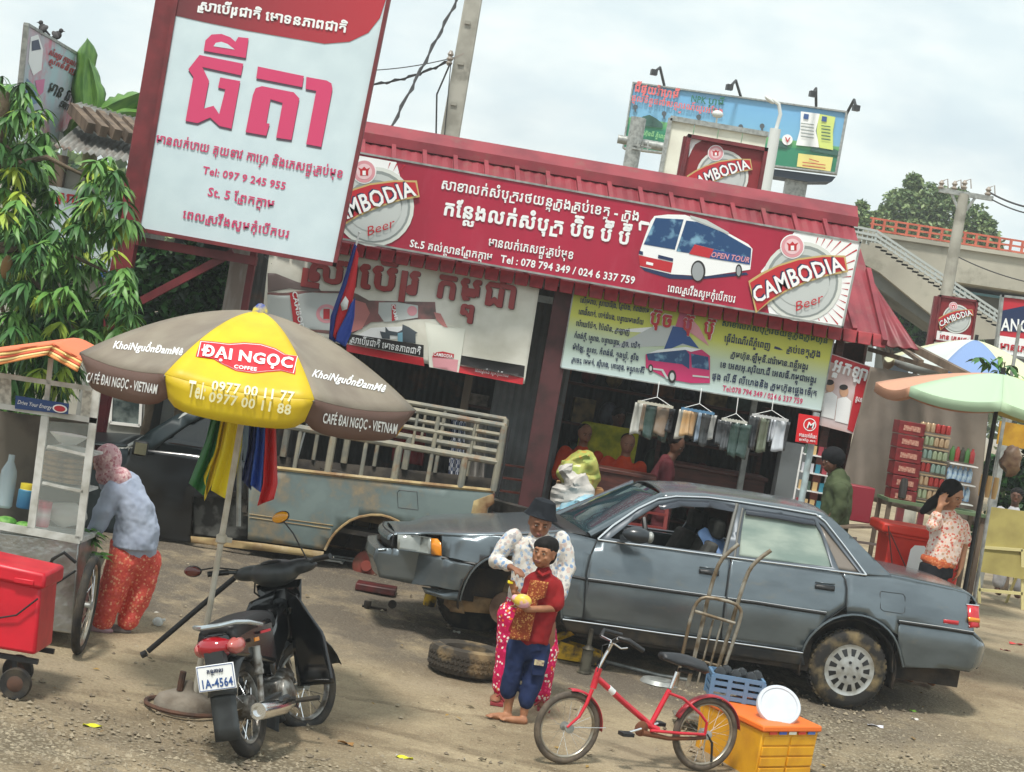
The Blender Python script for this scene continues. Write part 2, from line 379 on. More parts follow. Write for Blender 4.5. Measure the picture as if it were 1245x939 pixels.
# ------------------------------------------------------------------ ground
def ground():
    xs = [-400, -120, -50, -20, -10]+[-7+.07*i for i in range(230)]+[10, 14, 25, 60, 160, 400]
    ys = [-60, -10, 0, 5, 8]+[9.3+.06*i for i in range(150)]+[18.6+.25*i for i in range(30)]+[28, 34, 50, 90, 200, 700]
    vs = []
    for y in ys:
        for x in xs:
            z = gz(y)
            if 8 < y < 27 and -8 < x < 10:
                z += noise.noise(V((x*.9, y*.9, 0)))*.022+noise.noise(V((x*4, y*4, 3)))*.010+noise.noise(V((x*13, y*13, 3)))*.005*(1.8 if y < 11.6 or x > 2.2 else .6)
            vs.append((x, y, z))
    n = len(xs); fs = [(j*n+i, j*n+i+1, (j+1)*n+i+1, (j+1)*n+i) for j in range(len(ys)-1) for i in range(n-1)]
    m = bpy.data.materials.new('packed_dirt'); m.use_nodes = True; nt = m.node_tree; N = nt.nodes.new; L = nt.links.new
    b = nt.nodes['Principled BSDF']; b.inputs['Roughness'].default_value = .93; b.inputs['Specular IOR Level'].default_value = .25
    tc = N('ShaderNodeTexCoord'); sp = N('ShaderNodeSeparateXYZ'); L(tc.outputs['Object'], sp.inputs[0])
    def nz(s, d=8, r=.6, sc=None):
        n_ = N('ShaderNodeTexNoise'); n_.inputs['Scale'].default_value = s; n_.inputs['Detail'].default_value = d; n_.inputs['Roughness'].default_value = r
        if sc:
            mp = N('ShaderNodeMapping'); mp.inputs['Scale'].default_value = sc; L(tc.outputs['Object'], mp.inputs[0]); L(mp.outputs[0], n_.inputs[0])
        else: L(tc.outputs['Object'], n_.inputs[0])
        return n_.outputs[0]
    def rng(o, a, c, x=0, y=1):
        r = N('ShaderNodeMapRange'); L(o, r.inputs[0])
        for i, v in enumerate((a, c, x, y)): r.inputs[i+1].default_value = v
        return r.outputs[0]
    def mix(f, a, c):
        x = N('ShaderNodeMix'); x.data_type = 'RGBA'
        for i, v in ((0, f), (6, a), (7, c)):
            if isinstance(v, tuple): x.inputs[i].default_value = v
            else: L(v, x.inputs[i])
        return x.outputs[2]
    def mth(op, a, c):
        x = N('ShaderNodeMath'); x.operation = op; x.use_clamp = True
        for i, v in enumerate((a, c)):
            if isinstance(v, (int, float)): x.inputs[i].default_value = v
            else: L(v, x.inputs[i])
        return x.outputs[0]
    base = mix(rng(nz(1.1), .38, .62), sR(167, 152, 124), sR(136, 121, 97))
    base = mix(rng(nz(5.5, 10, .7), .5, .8), base, sR(120, 103, 82))
    base = mix(rng(nz(.9, 8, .65), .5, .66), base, sR(184, 167, 138))
    mr = N('ShaderNodeMath'); mr.operation = 'MULTIPLY_ADD'; mr.inputs[1].default_value = -2.2; L(nz(.30, 2, .4), mr.inputs[0]); L(sp.outputs[1], mr.inputs[2])
    for y0, wd in ((10.75, .10), (12.0, .09), (11.02, .07)):
        ru = mth('MULTIPLY', rng(mr.outputs[0], y0-wd, y0-wd*.5), rng(mr.outputs[0], y0+wd, y0+wd*.5)); base = mix(mth('MULTIPLY', mth('MULTIPLY', ru, rng(nz(3.5), .35, .6)), .65), base, sR(104, 90, 70))
    # oily dirt of the repair yard
    oil = mth('MULTIPLY', mth('MULTIPLY', rng(sp.outputs[1], 14.0, 14.6), rng(sp.outputs[1], 19.5, 18.2)), rng(sp.outputs[0], 4.2, 3.2))
    oil = mth('MULTIPLY', oil, rng(nz(1.6, 8, .7), .32, .5))
    base = mix(oil, base, sR(98, 90, 80))
    # gravel near the road and on the right
    gr = mth('ADD', rng(sp.outputs[1], 11.9, 11.1), mth('MULTIPLY', rng(sp.outputs[0], 1.6, 2.6), rng(sp.outputs[1], 15.6, 14.6)))
    gr = mth('MULTIPLY', gr, rng(nz(1.3, 7, .65), .33, .55))
    vo = N('ShaderNodeTexVoronoi'); vo.inputs['Scale'].default_value = 34; L(tc.outputs['Object'], vo.inputs[0])
    sc = N('ShaderNodeSeparateColor'); L(vo.outputs['Color'], sc.inputs[0])
    grc = mix(sc.outputs[0], sR(112, 102, 84), sR(178, 168, 146)); grc = mix(rng(vo.outputs['Distance'], .25, .6), grc, sR(104, 94, 76))
    base = mix(gr, base, grc)
    vo2 = N('ShaderNodeTexVoronoi'); vo2.inputs['Scale'].default_value = 16; L(tc.outputs['Object'], vo2.inputs[0])
    base = mix(mth('MULTIPLY', rng(vo2.outputs['Distance'], .14, .08), rng(nz(2.5), .5, .6)), base, sR(190, 178, 152))
    base = mix(mth('MULTIPLY', rng(nz(55, 6, .75), .48, .72), .55), base, sR(92, 80, 64)); base = mix(mth('MULTIPLY', rng(nz(90, 4, .7), .55, .7), .5), base, sR(205, 194, 168))
    base = mix(mth('MULTIPLY', rng(nz(.45, 5, .6), .5, .62), .45), base, sR(108, 98, 84))
    L(base, b.inputs['Base Color'])
    bp = N('ShaderNodeBump'); bp.inputs['Strength'].default_value = .9; bp.inputs['Distance'].default_value = .02
    L(mth('ADD', nz(26, 8, .7), mth('MULTIPLY', vo.outputs['Distance'], .6)), bp.inputs['Height']); L(bp.outputs[0], b.inputs['Normal'])
    me = bpy.data.meshes.new('ground'); me.from_pydata(vs, [], fs); me.materials.append(m); me.shade_smooth()
    o = bpy.data.objects.new('ground', me); COL.objects.link(o); o['kind'] = 'structure'
ground()
def gravel():
    rnd = random.Random(3); mb = MB()
    base = [V(v) for v in ((1, 0, 0), (-1, 0, 0), (0, 1, 0), (0, -1, 0), (0, 0, .8), (0, 0, -.6))]
    fc = [(0, 2, 4), (2, 1, 4), (1, 3, 4), (3, 0, 4), (2, 0, 5), (1, 2, 5), (3, 1, 5), (0, 3, 5)]
    for i in range(7300):
        if i < 4600:
            x, y = rnd.uniform(-4, 4.2), 10.2+abs(rnd.gauss(0, .8))
        elif i < 7000: x, y = rnd.uniform(1.6, 5), rnd.uniform(11, 15.8)
        else: x, y = rnd.uniform(-5, 5), rnd.uniform(11, 18.5)
        s = rnd.uniform(.006, .019)*(1.5 if rnd.random() < .06 else 1); q = Matrix.Rotation(rnd.uniform(0, 6.3), 3, 'Z')
        c = V((x, y, gz(y)+s*.2)); st = [rnd.uniform(.6, 1.3) for _ in range(3)]
        mb.add([c+q@V((p.x*st[0], p.y*st[1], p.z*st[2]))*s for p in base], fc)
    m = mat('gravel_stone', sR(160, 148, 126), .9, c2=sR(104, 94, 80), scale=6, lo=.35, hi=.65)
    mb.build('gravel', m, None, smooth=False, kind='stuff')
gravel()
def flakes():
    rnd = random.Random(5); cols = [sR(120, 96, 60), sR(190, 186, 176), sR(84, 74, 50), sR(150, 120, 60)]
    for i, c in enumerate(cols):
        mb = MB()
        for _ in range(60 if i != 1 else 22):
            y = rnd.choice([rnd.uniform(10.6, 13.5), rnd.uniform(11, 17.5)]); x = rnd.uniform(-.32, .34)*y; p = V((x, y, gz(y)+.016)); a = rnd.uniform(0, 6.3); l = rnd.uniform(.012, .035)
            d = V((math.cos(a), math.sin(a), rnd.uniform(-.2, .3)))*l; e = V((-math.sin(a), math.cos(a), 0))*l*rnd.uniform(.3, .6); mb.add([p-d, p-e, p+d, p+e+V((0, 0, .006))], [(0, 1, 2, 3)])
        mb.build('ground_litter', mat('flake_%d' % i, c, .8), None, smooth=False, kind='stuff')
flakes()

# ------------------------------------------------------------------ shop building
YS = 19.4
def corrug(p0, ux, uz, w_, h_, per=.076, amp=.010, nv=1):
    """corrugated sheet from p0, along ux (unit) w_, up uz (unit) h_"""
    n = ux.cross(uz).normalized(); k = max(2, int(w_/per*4)); mb = MB()
    mb.grid(lambda u, v: p0+ux*u*w_+uz*v*h_+n*math.sin(u*k/4*2*math.pi)*amp, k, nv); return mb
RB = P(700, 600, 20); RB.z = .28
shop = thing('shop_building', 'open fronted shop with red ribbed metal roof and dark interior', 'shop', (.3, 21, .28))
rl, rr_ = P(330, 143, 21.3), P(1035, 261, 21.3)   # ridge
zr = (rl.z+rr_.z)/2; rl.z = rr_.z = zr
el_, er = P(318, 282, 19.55), P(1078, 414, 19.55); ze = el_.z*.5+er.z*.5+.03; el_.z = er.z = ze
def roofpt(u, v): return (el_.lerp(er, u)).lerp(rl.lerp(rr_, u), v)
NP = 19
nrm = (er-el_).cross(rl-el_).normalized()
for i in range(NP):
    mb = MB(); u0_, u1 = i/NP, (i+1)/NP-.0006
    mb.grid(lambda u, v: roofpt(u0_+(u1-u0_)*u, v)+nrm*(.006*math.sin(u*6*math.pi)), 12, 1)
    a, b = roofpt(u0_, 0.0), roofpt(u0_, 1)
    mb.bar(a+nrm*.018, b+nrm*.018, .045, .05, up=nrm)
    mb.build('roof_panel', ROOFR, shop, smooth=False)
back = MB(); bl, br = V((rl.x, 24.6, 3.1)), V((rr_.x, 24.6, 3.1)); back.grid(lambda u, v: rl.lerp(rr_, u).lerp(bl.lerp(br, u), v)+V((0, 0, -.01)), 4, 1); back.build('back_roof', ROOFR, shop, solid=.01)
mb = MB(); mb.bar(rl+V((-.05, -.05, .02)), rr_+V((.06, -.05, .02)), .30, .03, up=(0, -.6, .8)); mb.bar(rl+V((-.05, -.19, -.07)), rr_+V((.06, -.19, -.07)), .02, .10, up=(0, 0, 1)); mb.build('ridge_cap', ROOFR, shop)
# right verge and the lower awning beyond it
v0, v1, v2, v3 = P(1054, 332, 20.5), P(1064, 346, 20.5), P(1117, 424, 19.3), P(1074, 420, 19.5)
mb = MB(); mb.grid(lambda u, v: v0.lerp(P(1064, 350, 20.5), u).lerp(v3.lerp(v2, u), v) if 0 else (v3.lerp(v2, u)).lerp(v0.lerp(v1, u), v)+V((0, 0, .008*math.sin(u*18))), 18, 1); mb.build('side_awning', ROOFR, shop, solid=.015)
mb = MB(); mb.bar(v0+V((0, -.03, .03)), v3+V((0, -.03, .03)), .05, .06); mb.build('verge_trim', ROOFR, shop)
# row of pressed tile ends along the eave
NT = 42
tb = MB(); tw = (er-el_).length/NT
tb.hexa([V((-tw/2+.004, 0, .05)), V((tw/2-.004, .0, .05)), V((tw/2-.004, .10, .07)), V((-tw/2+.004, .10, .07)), V((-tw/2+.012, -.03, -.075)), V((tw/2-.012, -.03, -.075)), V((tw/2-.012, .06, -.068)), V((-tw/2+.012, .06, -.068))])
first = None
for i in range(NT):
    p = el_.lerp(er, (i+.5)/NT)+V((0, -.03, -.04))
    if first is None:
        first = tb.build('roof_tile', HEMR, None, bevel=.006); first.parent = shop; first.location = p-WP[shop.name]
    else:
        c = first.copy(); COL.objects.link(c); c.location = p-WP[shop.name]; c.rotation_euler = (random.uniform(-.08, .08), 0, random.uniform(-.03, .03))
mb = MB(); mb.bar(el_+V((0, .16, -.06)), er+V((0, .16, -.06)), .06, .06); mb.build('eave_beam', GREYST, shop)
# walls and posts
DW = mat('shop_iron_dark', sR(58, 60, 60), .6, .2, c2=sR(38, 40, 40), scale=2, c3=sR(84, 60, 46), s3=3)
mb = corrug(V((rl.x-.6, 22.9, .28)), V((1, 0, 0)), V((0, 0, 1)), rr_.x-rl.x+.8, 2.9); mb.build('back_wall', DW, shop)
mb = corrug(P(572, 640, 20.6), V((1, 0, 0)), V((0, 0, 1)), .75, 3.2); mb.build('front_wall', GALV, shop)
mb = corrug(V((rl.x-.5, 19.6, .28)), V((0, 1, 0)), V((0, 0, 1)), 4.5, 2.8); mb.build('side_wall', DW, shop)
mb = MB(); mb.box((rr_.x+.25, 21.8, 1.6), (.03, 2.8, 2.8)); mb.build('right_wall', WOODD, shop)
def post(px, py, Y, w_=.1, m=WOODD, ztop=3.0, name='post'):
    p = P(px, py, Y); mb = MB(); mb.box((p.x, Y, (ztop+.28)/2), (w_, w_, ztop-.28)); return mb.build(name, m, shop, bevel=.006)
post(668, 470, 19.75, .22, mat('maroon_column', sR(84, 44, 46), .7, c2=sR(60, 34, 34), scale=5)); post(905, 560, 20.2, .06, GREYST); post(1012, 470, 19.9, .08, WOODD); post(560, 520, 20.3, .08, WOOD)
mb = MB(); mb.box(((rl.x+rr_.x)/2, 22.0, .31), (rr_.x-rl.x+1.0, 4.4, .07)); mb.build('floor_slab', mat('shop_floor', sR(118, 108, 96), .8, c2=sR(90, 82, 74), scale=3), shop)
mb = MB(); a, b = P(650, 362, 19.95), P(700, 371, 19.85); mb.bar(a+V((-.3, 0, .0)), b+V((.2, 0, 0)), .06, .07); mb.build('lintel', GREYST, shop)
mb = MB()
for a_, b_, w_ in (((1062, 398), (1186, 462), .10), ((1058, 425), (1150, 452), .06), ((1085, 415), (1120, 440), .05)):
    mb.bar(P(*a_, 19.9), P(*b_, 18.9), w_, w_*.7)
mb.build('rafter', WOOD, shop)

# ------------------------------------------------------------------ signs
def logo(W, par, k=1.0, c=(975, 342.5), burst=True, lift=.004, script=True):
    T = lambda x, y: (c[0]+(x-975)*k, c[1]+(y-342.5)*k); TT = lambda pts: [T(x, y) for x, y in pts]
    if burst:
        flat(TT([(954, 280), (1002, 288.5), (1008, 312), (975, 330), (950, 330)] if burst == 2 else [(966, 282), (1045.5, 295.5), (1024, 396.5), (935, 381), (925, 330)]), W, 'logo_burst', PRINTW, par, lift)
        mb = MB()
        for a in range(-66, -44 if burst == 2 else 80, 8):
            t = R(a-4); e = 0
            for rad in range(49, 96):
                x, y = 975+rad*math.cos(t), 342.5+rad*math.sin(t)
                if (x-1045.5)*.978+(y-295.5)*.207 < -1.5 and y > 283.5+(x-966)*.17 and y < 395.5+(x-1024)*.17: e = rad
            if e > 50:
                q = lambda r_, s_: T(975+r_*math.cos(t+s_), 342.5+r_*math.sin(t+s_))
                mb.poly([W(*q(48, 0), lift+.003), W(*q(e, .012), lift+.003), W(*q(e, -.012), lift+.003)])
        mb.build('logo_rays', PRED, par, smooth=False)
    flat(TT(ell(975, 342.5, 48.5, 48.5)), W, 'logo_ring', mat('print_ring', sR(214, 218, 212), .45), par, lift+.006)
    flat(TT(ell(975, 342.5, 44, 44)), W, 'logo_ring', DGREY, par, lift+.008)
    flat(TT(ell(975, 343.5, 41, 41)), W, 'logo_ring', PGREY, par, lift+.010)
    flat(TT(ell(975, 340, 34, 30)), W, 'logo_ring', DGREY, par, lift+.012); flat(TT(ell(975, 344, 33, 29)), W, 'logo_ring', PGREY, par, lift+.0135)
    flat(TT(ell(963, 300, 14.8, 14.8)), W, 'logo_medallion', PRINTW, par, lift+.015)
    flat(TT(ell(963, 300, 13.4, 13.4)), W, 'logo_medallion', PALER, par, lift+.017)
    flat(TT(ell(963, 300, 9.5, 9.5)), W, 'logo_medallion', mat('print_pale_pink', sR(230, 196, 200), .5), par, lift+.019)
    flat(TT([(958, 305), (958, 299), (955.5, 295), (960, 297), (963, 294), (966, 297), (970.5, 295), (968, 299), (968, 305)]), W, 'logo_medallion', PRED, par, lift+.021)
    flat(TT([(961, 304.5), (961, 299), (965, 299), (965, 304.5)]), W, 'logo_medallion', PRINTW, par, lift+.023)
    top = [(909.5, 342), (925, 332), (945, 322.5), (970, 314.5), (1000, 310.5), (1027, 311)]; bot = [(1030.5, 331), (1005, 336), (980, 344), (955, 355), (935, 367.5), (918.5, 381)]
    flat(TT(top+bot), W, 'logo_banner', GOLD, par, lift+.025)
    cx, cy = 970, 345
    inn = [(x+(1.8 if x < 930 else -1.8 if x > 1020 else 0), y+(2.2 if (x, y) in top else -2.4)) for x, y in top+bot]
    flat(TT(inn), W, 'logo_banner', PRED, par, lift+.027)
    for dx, dy, m, l, wg in ((-.6, -.6, PNAVY, .029, .04), (.5, .5, PRINTW, .038, .022)):
        letters('CAMBODIA', T(917.5+dx, 369+dy), T(1025+dx, 328.5+dy), 17.5*k, W, 'lettering', m, par, wg, lift+l, arc=3.5*k, grow=.22)
    if script: letters('Beer', T(966, 379), T(999, 367.5), 11*k, W, 'lettering', PRED, par, 0, lift+.030, italic=.3)

# main sign
S1 = plY(YS-.12); W = S1.W
s1 = thing('shop_sign', 'long crimson sign over the eave with a white coach and two round beer emblems', 'sign', P(700, 345, YS-.1))
board('sign_board', [(385, 176.6), (1046, 295), (1024, 398), (365, 281.5)], W, CRIM, s1, .05, GREYST, .018)
logo(W, s1); logo(W, s1, c=(455, 251.5), burst=2)
for s, A, B, h, wg in (('សាខាលក់សំបុត្ររថយន្តក្រុងគ្រប់ខេត្ត - ក្រុង', (535.3, 229.5), (776.5, 269), 12, .022), ('កន្លែងលក់សំបុត្រ ប៊ិច ប៊ី ប៊ី', (538, 261), (765, 298), 17, .04),
                       ('មានលក់ភេសជ្ជៈគ្រប់មុខ', (593, 299), (696.6, 315.5), 10.5, .022), ('St.5 គល់ស្ពានព្រែកក្តាម', (497.7, 300), (598, 317), 9, .022),
                       ('Tel : 078 794 349 / 024 6 337 759', (608, 319), (771, 345.5), 9, .022), ('ពេលស្រវឹងសូមកុំបើកបរ', (811, 354.5), (893.5, 368.5), 9, .022)):
    letters(s, A, B, h, W, 'lettering', PRINTW, s1, wg)
Z = lambda pts: [(770+x/4.293, 240+y/4.293) for x, y in pts]
def bus(pts, m, l, nm='coach_print'): flat(Z(pts), W, nm, m, s1, l)
GLASSP = mat('print_glass', sR(24, 66, 112), .4, c2=sR(120, 165, 190), scale=9, lo=.55, hi=.7)
bus([(35, 362), (200, 402), (320, 412), (590, 392), (600, 405), (330, 430), (190, 425), (60, 385)], PNAVY, .004)
bus([(110, 98), (180, 90), (270, 92), (400, 138), (500, 190), (600, 245), (622, 270), (610, 378), (380, 412), (200, 402), (35, 362), (28, 300), (40, 262), (62, 200), (90, 125)], PRINTW, .006)
bus([(116, 108), (262, 116), (216, 274), (54, 246)], GLASSP, .009); bus([(276, 122), (330, 128), (470, 185), (615, 268), (612, 318), (500, 290), (322, 246), (292, 292), (224, 282)], GLASSP, .009)
bus([(320, 246), (420, 272), (396, 318), (290, 296)], PRED, .011); bus([(420, 272), (500, 290), (612, 318), (608, 352), (396, 318)], PBLUE, .011)
bus([(28, 302), (207, 342), (196, 394), (34, 358)], PRED, .009); bus([(130, 300), (208, 320), (206, 336), (128, 318)], PNAVY, .012); bus([(30, 278), (50, 284), (50, 302), (28, 296)], PNAVY, .012)
bus([(68, 336), (104, 344), (102, 358), (66, 350)], PRINTW, .012)
bus(ell(338, 385, 38, 55), PBLACK, .011); bus(ell(336, 388, 30, 48), mat('print_wheel', sR(150, 155, 158), .5), .013); bus(ell(550, 384, 17, 34), PBLACK, .011); bus(ell(549, 385, 11, 26), MATS['print_wheel'], .013)
bus([(84, 132), (40, 122), (28, 135), (28, 172), (40, 175), (42, 142), (84, 148)], PRINTW, .009); bus([(296, 95), (380, 118), (498, 184), (494, 194), (300, 108)], PGREY, .011)
letters('OPEN TOUR', (863.5, 312.5), (910, 319.5), 6.5, W, 'lettering', PALER, s1, .022, .016, italic=.2)

# big white sign on a red steel post
S2 = plY(18.0); W = S2.W
s2 = thing('pole_sign', 'tall white sign with pink lettering and a red top on a dark red steel post', 'sign', V((P(128, 400, 18).x, 18.15, .24)))
WS = mat('pale_sign_vinyl', sR(206, 222, 228), .4, c2=sR(196, 213, 220), scale=5, lo=.3, hi=.7)
board('sign_board', [(226, -68), (477, -23), (407, 322), (168, 279)], W, WS, s2, .08, STEELR, .035)
topm = gradz('sign_top_red', [(0, sR(96, 44, 48)), (.45, sR(160, 44, 56)), (1, sR(188, 44, 58))], .1, 2.4, axis=0)
flat([(226, -66), (475, -21), (469, 0), (462, 22), (448, 40), (425, 51), (395, 53.5), (350, 46), (300, 37.5), (250, 27.5), (210.5, 18.5)], W, 'sign_top', topm, s2, .005)
letters('ស្រាបៀរជាតិ មោទនភាពជាតិ', (240, 12), (421, 40), 11.5, W, 'lettering', PRINTW, s2, .04, .010)
BIG = [[(727, 182), (733, 145), (755, 124), (790, 122), (822, 134), (840, 150), (850, 133), (887, 137), (877, 208)],
       [(712, 197), (868, 228), (860, 270), (722, 240), (746, 290), (727, 388), (762, 378), (782, 408), (804, 320), (778, 313), (786, 277), (857, 290), (826, 460), (783, 450), (750, 420), (705, 440), (662, 432), (690, 275), (672, 248)],
       [(920, 238), (1084, 272), (1078, 312), (914, 280)], [(902, 340), (912, 315), (935, 308), (1048, 330), (1068, 352), (1040, 500), (985, 492), (1008, 368), (965, 355), (950, 440), (962, 442), (950, 485), (876, 472)],
       [(1093, 275), (1165, 288), (1182, 298), (1186, 318), (1146, 525), (1092, 515), (1128, 325), (1090, 318)]]
for m, l, dy in ((mat('print_shadow', sR(88, 74, 88), .5), .004, 8), (PINK, .008, 0)):
    for q in BIG: flat([(x/2.933, (y+dy)/2.933) for x, y in q], W, 'big_letter', m, s2, l)
flat([(x/2.933, y/2.933) for x, y in [(762, 166), (770, 154), (790, 150), (812, 158), (838, 178)]], W, 'big_letter', WS, s2, .011)
for s, A, B, h in (('មានលក់បាយ គុយទាវ កាហ្វេ និងភេសជ្ជៈគ្រប់មុខ', (189, 173.5), (416, 217), 11), ('Tel: 097 9 245 955', (246, 211), (346.5, 231), 9), ('St. 5 ព្រែកក្តាម', (252, 238), (333, 253.5), 10.5), ('ពេលស្រវឹងសូមកុំបើកបរ', (221.6, 265), (351, 290), 10.5)):
    letters(s, A, B, h, W, 'lettering', PINK, s2)
px0 = P(128, 400, 18.1).x
mb = MB(); mb.box((px0+.05, 18.15, 2.7), (.19, .16, 4.95)); mb.build('post', STEELR, s2, bevel=.008)
mb = MB(); mb.bar(P(150, 290, 18.15), P(312, 318, 18.15), .12, .08); mb.build('crossbeam', STEELR, s2)
mb = MB(); mb.bar(P(172, 366, 18.15), P(284, 307, 18.15), .07, .07, up=(0, 1, 0)); mb.build('brace', STEELR, s2)
mb = MB(); mb.bar(P(200, 20, 18.1), P(172, 260, 18.1), .05, .05, up=(0, 1, 0)); mb.build('edge_rail', STEELR, s2)

# timetable sign
S3 = plY(19.62); W = S3.W
s3 = thing('route_sign', 'yellow and pale blue sign under the eave listing destinations around a pink coach', 'sign', P(845, 475, 19.62))
zb, zt = P(682, 447, 19.62).z-WP[s3.name].z, P(697, 358, 19.62).z-WP[s3.name].z
YG = gradz('sign_yellow_fade', [(0, sR(196, 214, 214)), (.45, sR(198, 214, 190)), (.72, sR(206, 210, 92)), (1, sR(176, 182, 40))], zb, zt)
board('sign_board', [(698.5, 348), (1016, 402), (998.5, 500), (681.5, 447)], W, YG, s3, .03, GREYST, .012)
star = [((866, 408), [(742, 402), (812, 396), (838, 408)], PRINTW), ((0, 0), [(744, 423), (796, 396), (826, 396), (840, 420)], PGREY), ((0, 0), [(806, 428), (818, 397), (830, 398), (850, 424), (830, 418)], PBLUE), ((0, 0), [(830, 398), (862, 421), (850, 398), (838, 384)], PALER), ((0, 0), [(821, 397), (829, 372), (848, 378), (838, 400)], mat('print_rose', sR(190, 84, 120), .5))]
for i, (_, pts, m) in enumerate(star): flat(pts, W, 'star_print', m, s3, .004+.001*i)
flat([(785, 431), (800, 426), (833, 422.5), (853, 425), (863, 433), (863, 466), (840, 466), (812, 461), (785, 447)], W, 'coach_print', mat('print_magenta', sR(196, 44, 104), .45), s3, .010)
flat([(786, 430.5), (800, 427), (833, 424), (838, 431), (838, 449), (829, 443), (788, 438)], W, 'coach_print', GLASSP, s3, .012)
flat([(840, 430), (861, 434), (862, 450), (841, 447)], W, 'coach_print', GLASSP, s3, .012)
flat([(787, 430), (800, 425.5), (833, 422), (853, 425), (840, 428), (833, 425.5)], W, 'coach_print', PRINTW, s3, .014)
flat([(790, 447), (806, 449), (813, 461), (810, 461), (804, 451), (790, 449)], W, 'coach_print', PGREY, s3, .014)
flat([(842, 456), (862, 458), (862, 460), (842, 458)], W, 'coach_print', PGREY, s3, .014)
for e in ((817, 458, 5, 8), (791, 448, 3, 5)): flat(ell(*e), W, 'coach_print', PBLACK, s3, .014); flat(ell(e[0], e[1], e[2]*.55, e[3]*.6), W, 'coach_print', PGREY, s3, .016)
for m, wg, l, d in ((PRINTW, .04, .016, .8), (PRED, .04, .020, 0)): letters('ប៊ុច  ប៊ុ  ប៊ុ', (789-d, 394-d*.4), (867.5+d, 407.5+d*.4), 16.5+d, W, 'lettering', m, s3, wg, l)
for s, A, B in (('សៀមរាប, ស្វាយរៀង, ព្រៃវែង, កំពង់ចាម', (705, 368), (789, 381)), ('ពោធិ៍សាត់, បាត់ដំបង, បន្ទាយមានជ័យ', (703, 382), (782, 395)), ('ប៉ោយប៉ែត, ប៉ៃលិន, ក្រឡាញ់', (700, 396), (765, 407)),
                ('កំពង់ក្តី, ស្ទោង, បន្ទាយឆ្មារ, ក្រូច, បាវិត', (697.6, 410.5), (777.6, 424)), ('ម៉ាឡៃ, ស្នួល, កំពង់ធំ, ត្បូងឃ្មុំ, ស្ទឹង', (695.6, 425), (776, 438.5)), ('ក្រចេះ, មេមត់, ស៊ុំរោង, កោះកុង, មណ្ឌលគីរី', (694.5, 440), (783, 454))):
    letters(s, A, B, 6.3, W, 'lettering', PNAVY, s3, .022)
for s, A, B, h, m in (('សាខាលក់សំបុត្ររថយន្តក្រុងក្រុមហ៊ុន', (877, 396), (1006, 418), 7, PGREEN), ('ធ្វើដំណើរពីភ្នំពេញ', (880, 415), (936, 424.5), 8, PNAVY), ('គ្រប់ខេត្តក្រុង', (956, 428), (997, 434.5), 8, PNAVY), ('ក្រុមហ៊ុន.ឡឺមុនី.ដារ៉ាមាន.ពន្លឺអង្គរ', (888, 434), (982, 450), 7.4, PNAVY),
                      ('ខេ អេសអុ.សុរិយា.ជី អេសធី.កម្ពុជាអង្គរ', (875, 446.5), (992, 466), 7.4, PNAVY), ('ផុង លី.ងី លីហេងនិង ក្រុមហ៊ុនផ្សេងៗទៀត', (865, 460.5), (992.5, 482), 7.4, PNAVY)):
    letters(s, A, B, h, W, 'lettering', m, s3, .022)
flat([(942, 421), (948, 423), (952, 426), (947, 425.5), (941, 424)], W, 'arrow', PNAVY, s3)
letters('Tel:078 794 349 / 024 6 337 759', (878, 475), (975, 491.5), 6.6, W, 'lettering', PINK, s3, .022)

# cloth banner with a bottle
def Wc(px, py, lift=0):
    p = plY(19.62).W(px, py); return p+V((0, -lift-.035*math.sin(p.x*5.1+p.z*3)-.02*math.sin(p.x*2.2-p.z*7+1), 0))
s4 = thing('cloth_banner', 'creased white cloth banner with dark red letters and a bottle, strung under the eave', 'banner', P(480, 430, 19.9))
mb = MB(); c4 = [V((330, 296)), V((658, 338)), V((637.5, 467)), V((317, 394))]
def bp(u, v): 
    q = c4[3].lerp(c4[2], u).lerp(c4[0].lerp(c4[1], u), v); q.y += -3*math.sin(u*math.pi)*(1-v)*-1; return Wc(q.x, q.y)
mb.grid(bp, 60, 20); mb.build('banner_cloth', mat('banner_vinyl', sR(226, 225, 214), .6, c2=sR(204, 202, 188), scale=3, bump=.3, bscale=8), s4, solid=.004)
Z5 = lambda pts: [(320+x/3.662, 310+y/3.662) for x, y in pts]
def bn(pts, m, l, nm='bottle_print'):
    mb = MB(); q = Z5(pts); vs2 = [V(p) for p in q]; ed = [(i, (i+1) % len(q)) for i in range(len(q))]
    x0, x1, y0, y1 = min(p[0] for p in q), max(p[0] for p in q), min(p[1] for p in q), max(p[1] for p in q)
    gx = [V((x0+4*i+.37, y0+4*j+.41)) for i in range(int((x1-x0)/4)+1) for j in range(int((y1-y0)/4)+1)]
    v, e, f, *_ = geometry.delaunay_2d_cdt(vs2+gx, ed, [list(range(len(q)))], 2, 1e-5)
    mb.add([Wc(p.x, p.y, l) for p in v], f); mb.build(nm, m, s4)
BROWN = mat('print_brown', sR(98, 82, 78), .5, c2=sR(150, 100, 98), scale=6); 
bn([(22, 82), (60, 84), (150, 120), (250, 150), (260, 168), (120, 150), (22, 166)], mat('print_skin_dark', sR(120, 106, 104), .5), .006)
bn([(20, 168), (200, 160), (380, 162), (420, 175), (470, 203), (640, 208), (765, 210), (772, 285), (640, 290), (480, 300), (400, 350), (300, 352), (20, 330)], BROWN, .008)
bn([(20, 178), (220, 168), (360, 172), (350, 340), (20, 322)], PGREY, .012); bn([(515, 212), (600, 212), (690, 226), (690, 280), (600, 294), (540, 300), (512, 260)], PGREY, .012)
bn([(120, 170), (150, 170), (172, 330), (140, 330)], PRED, .015); bn(ell(282, 262, 46, 42), PALER, .015); bn(ell(282, 262, 30, 28), PGREY, .018); bn([(268, 240), (296, 240), (296, 286), (268, 286)], PRED, .021)
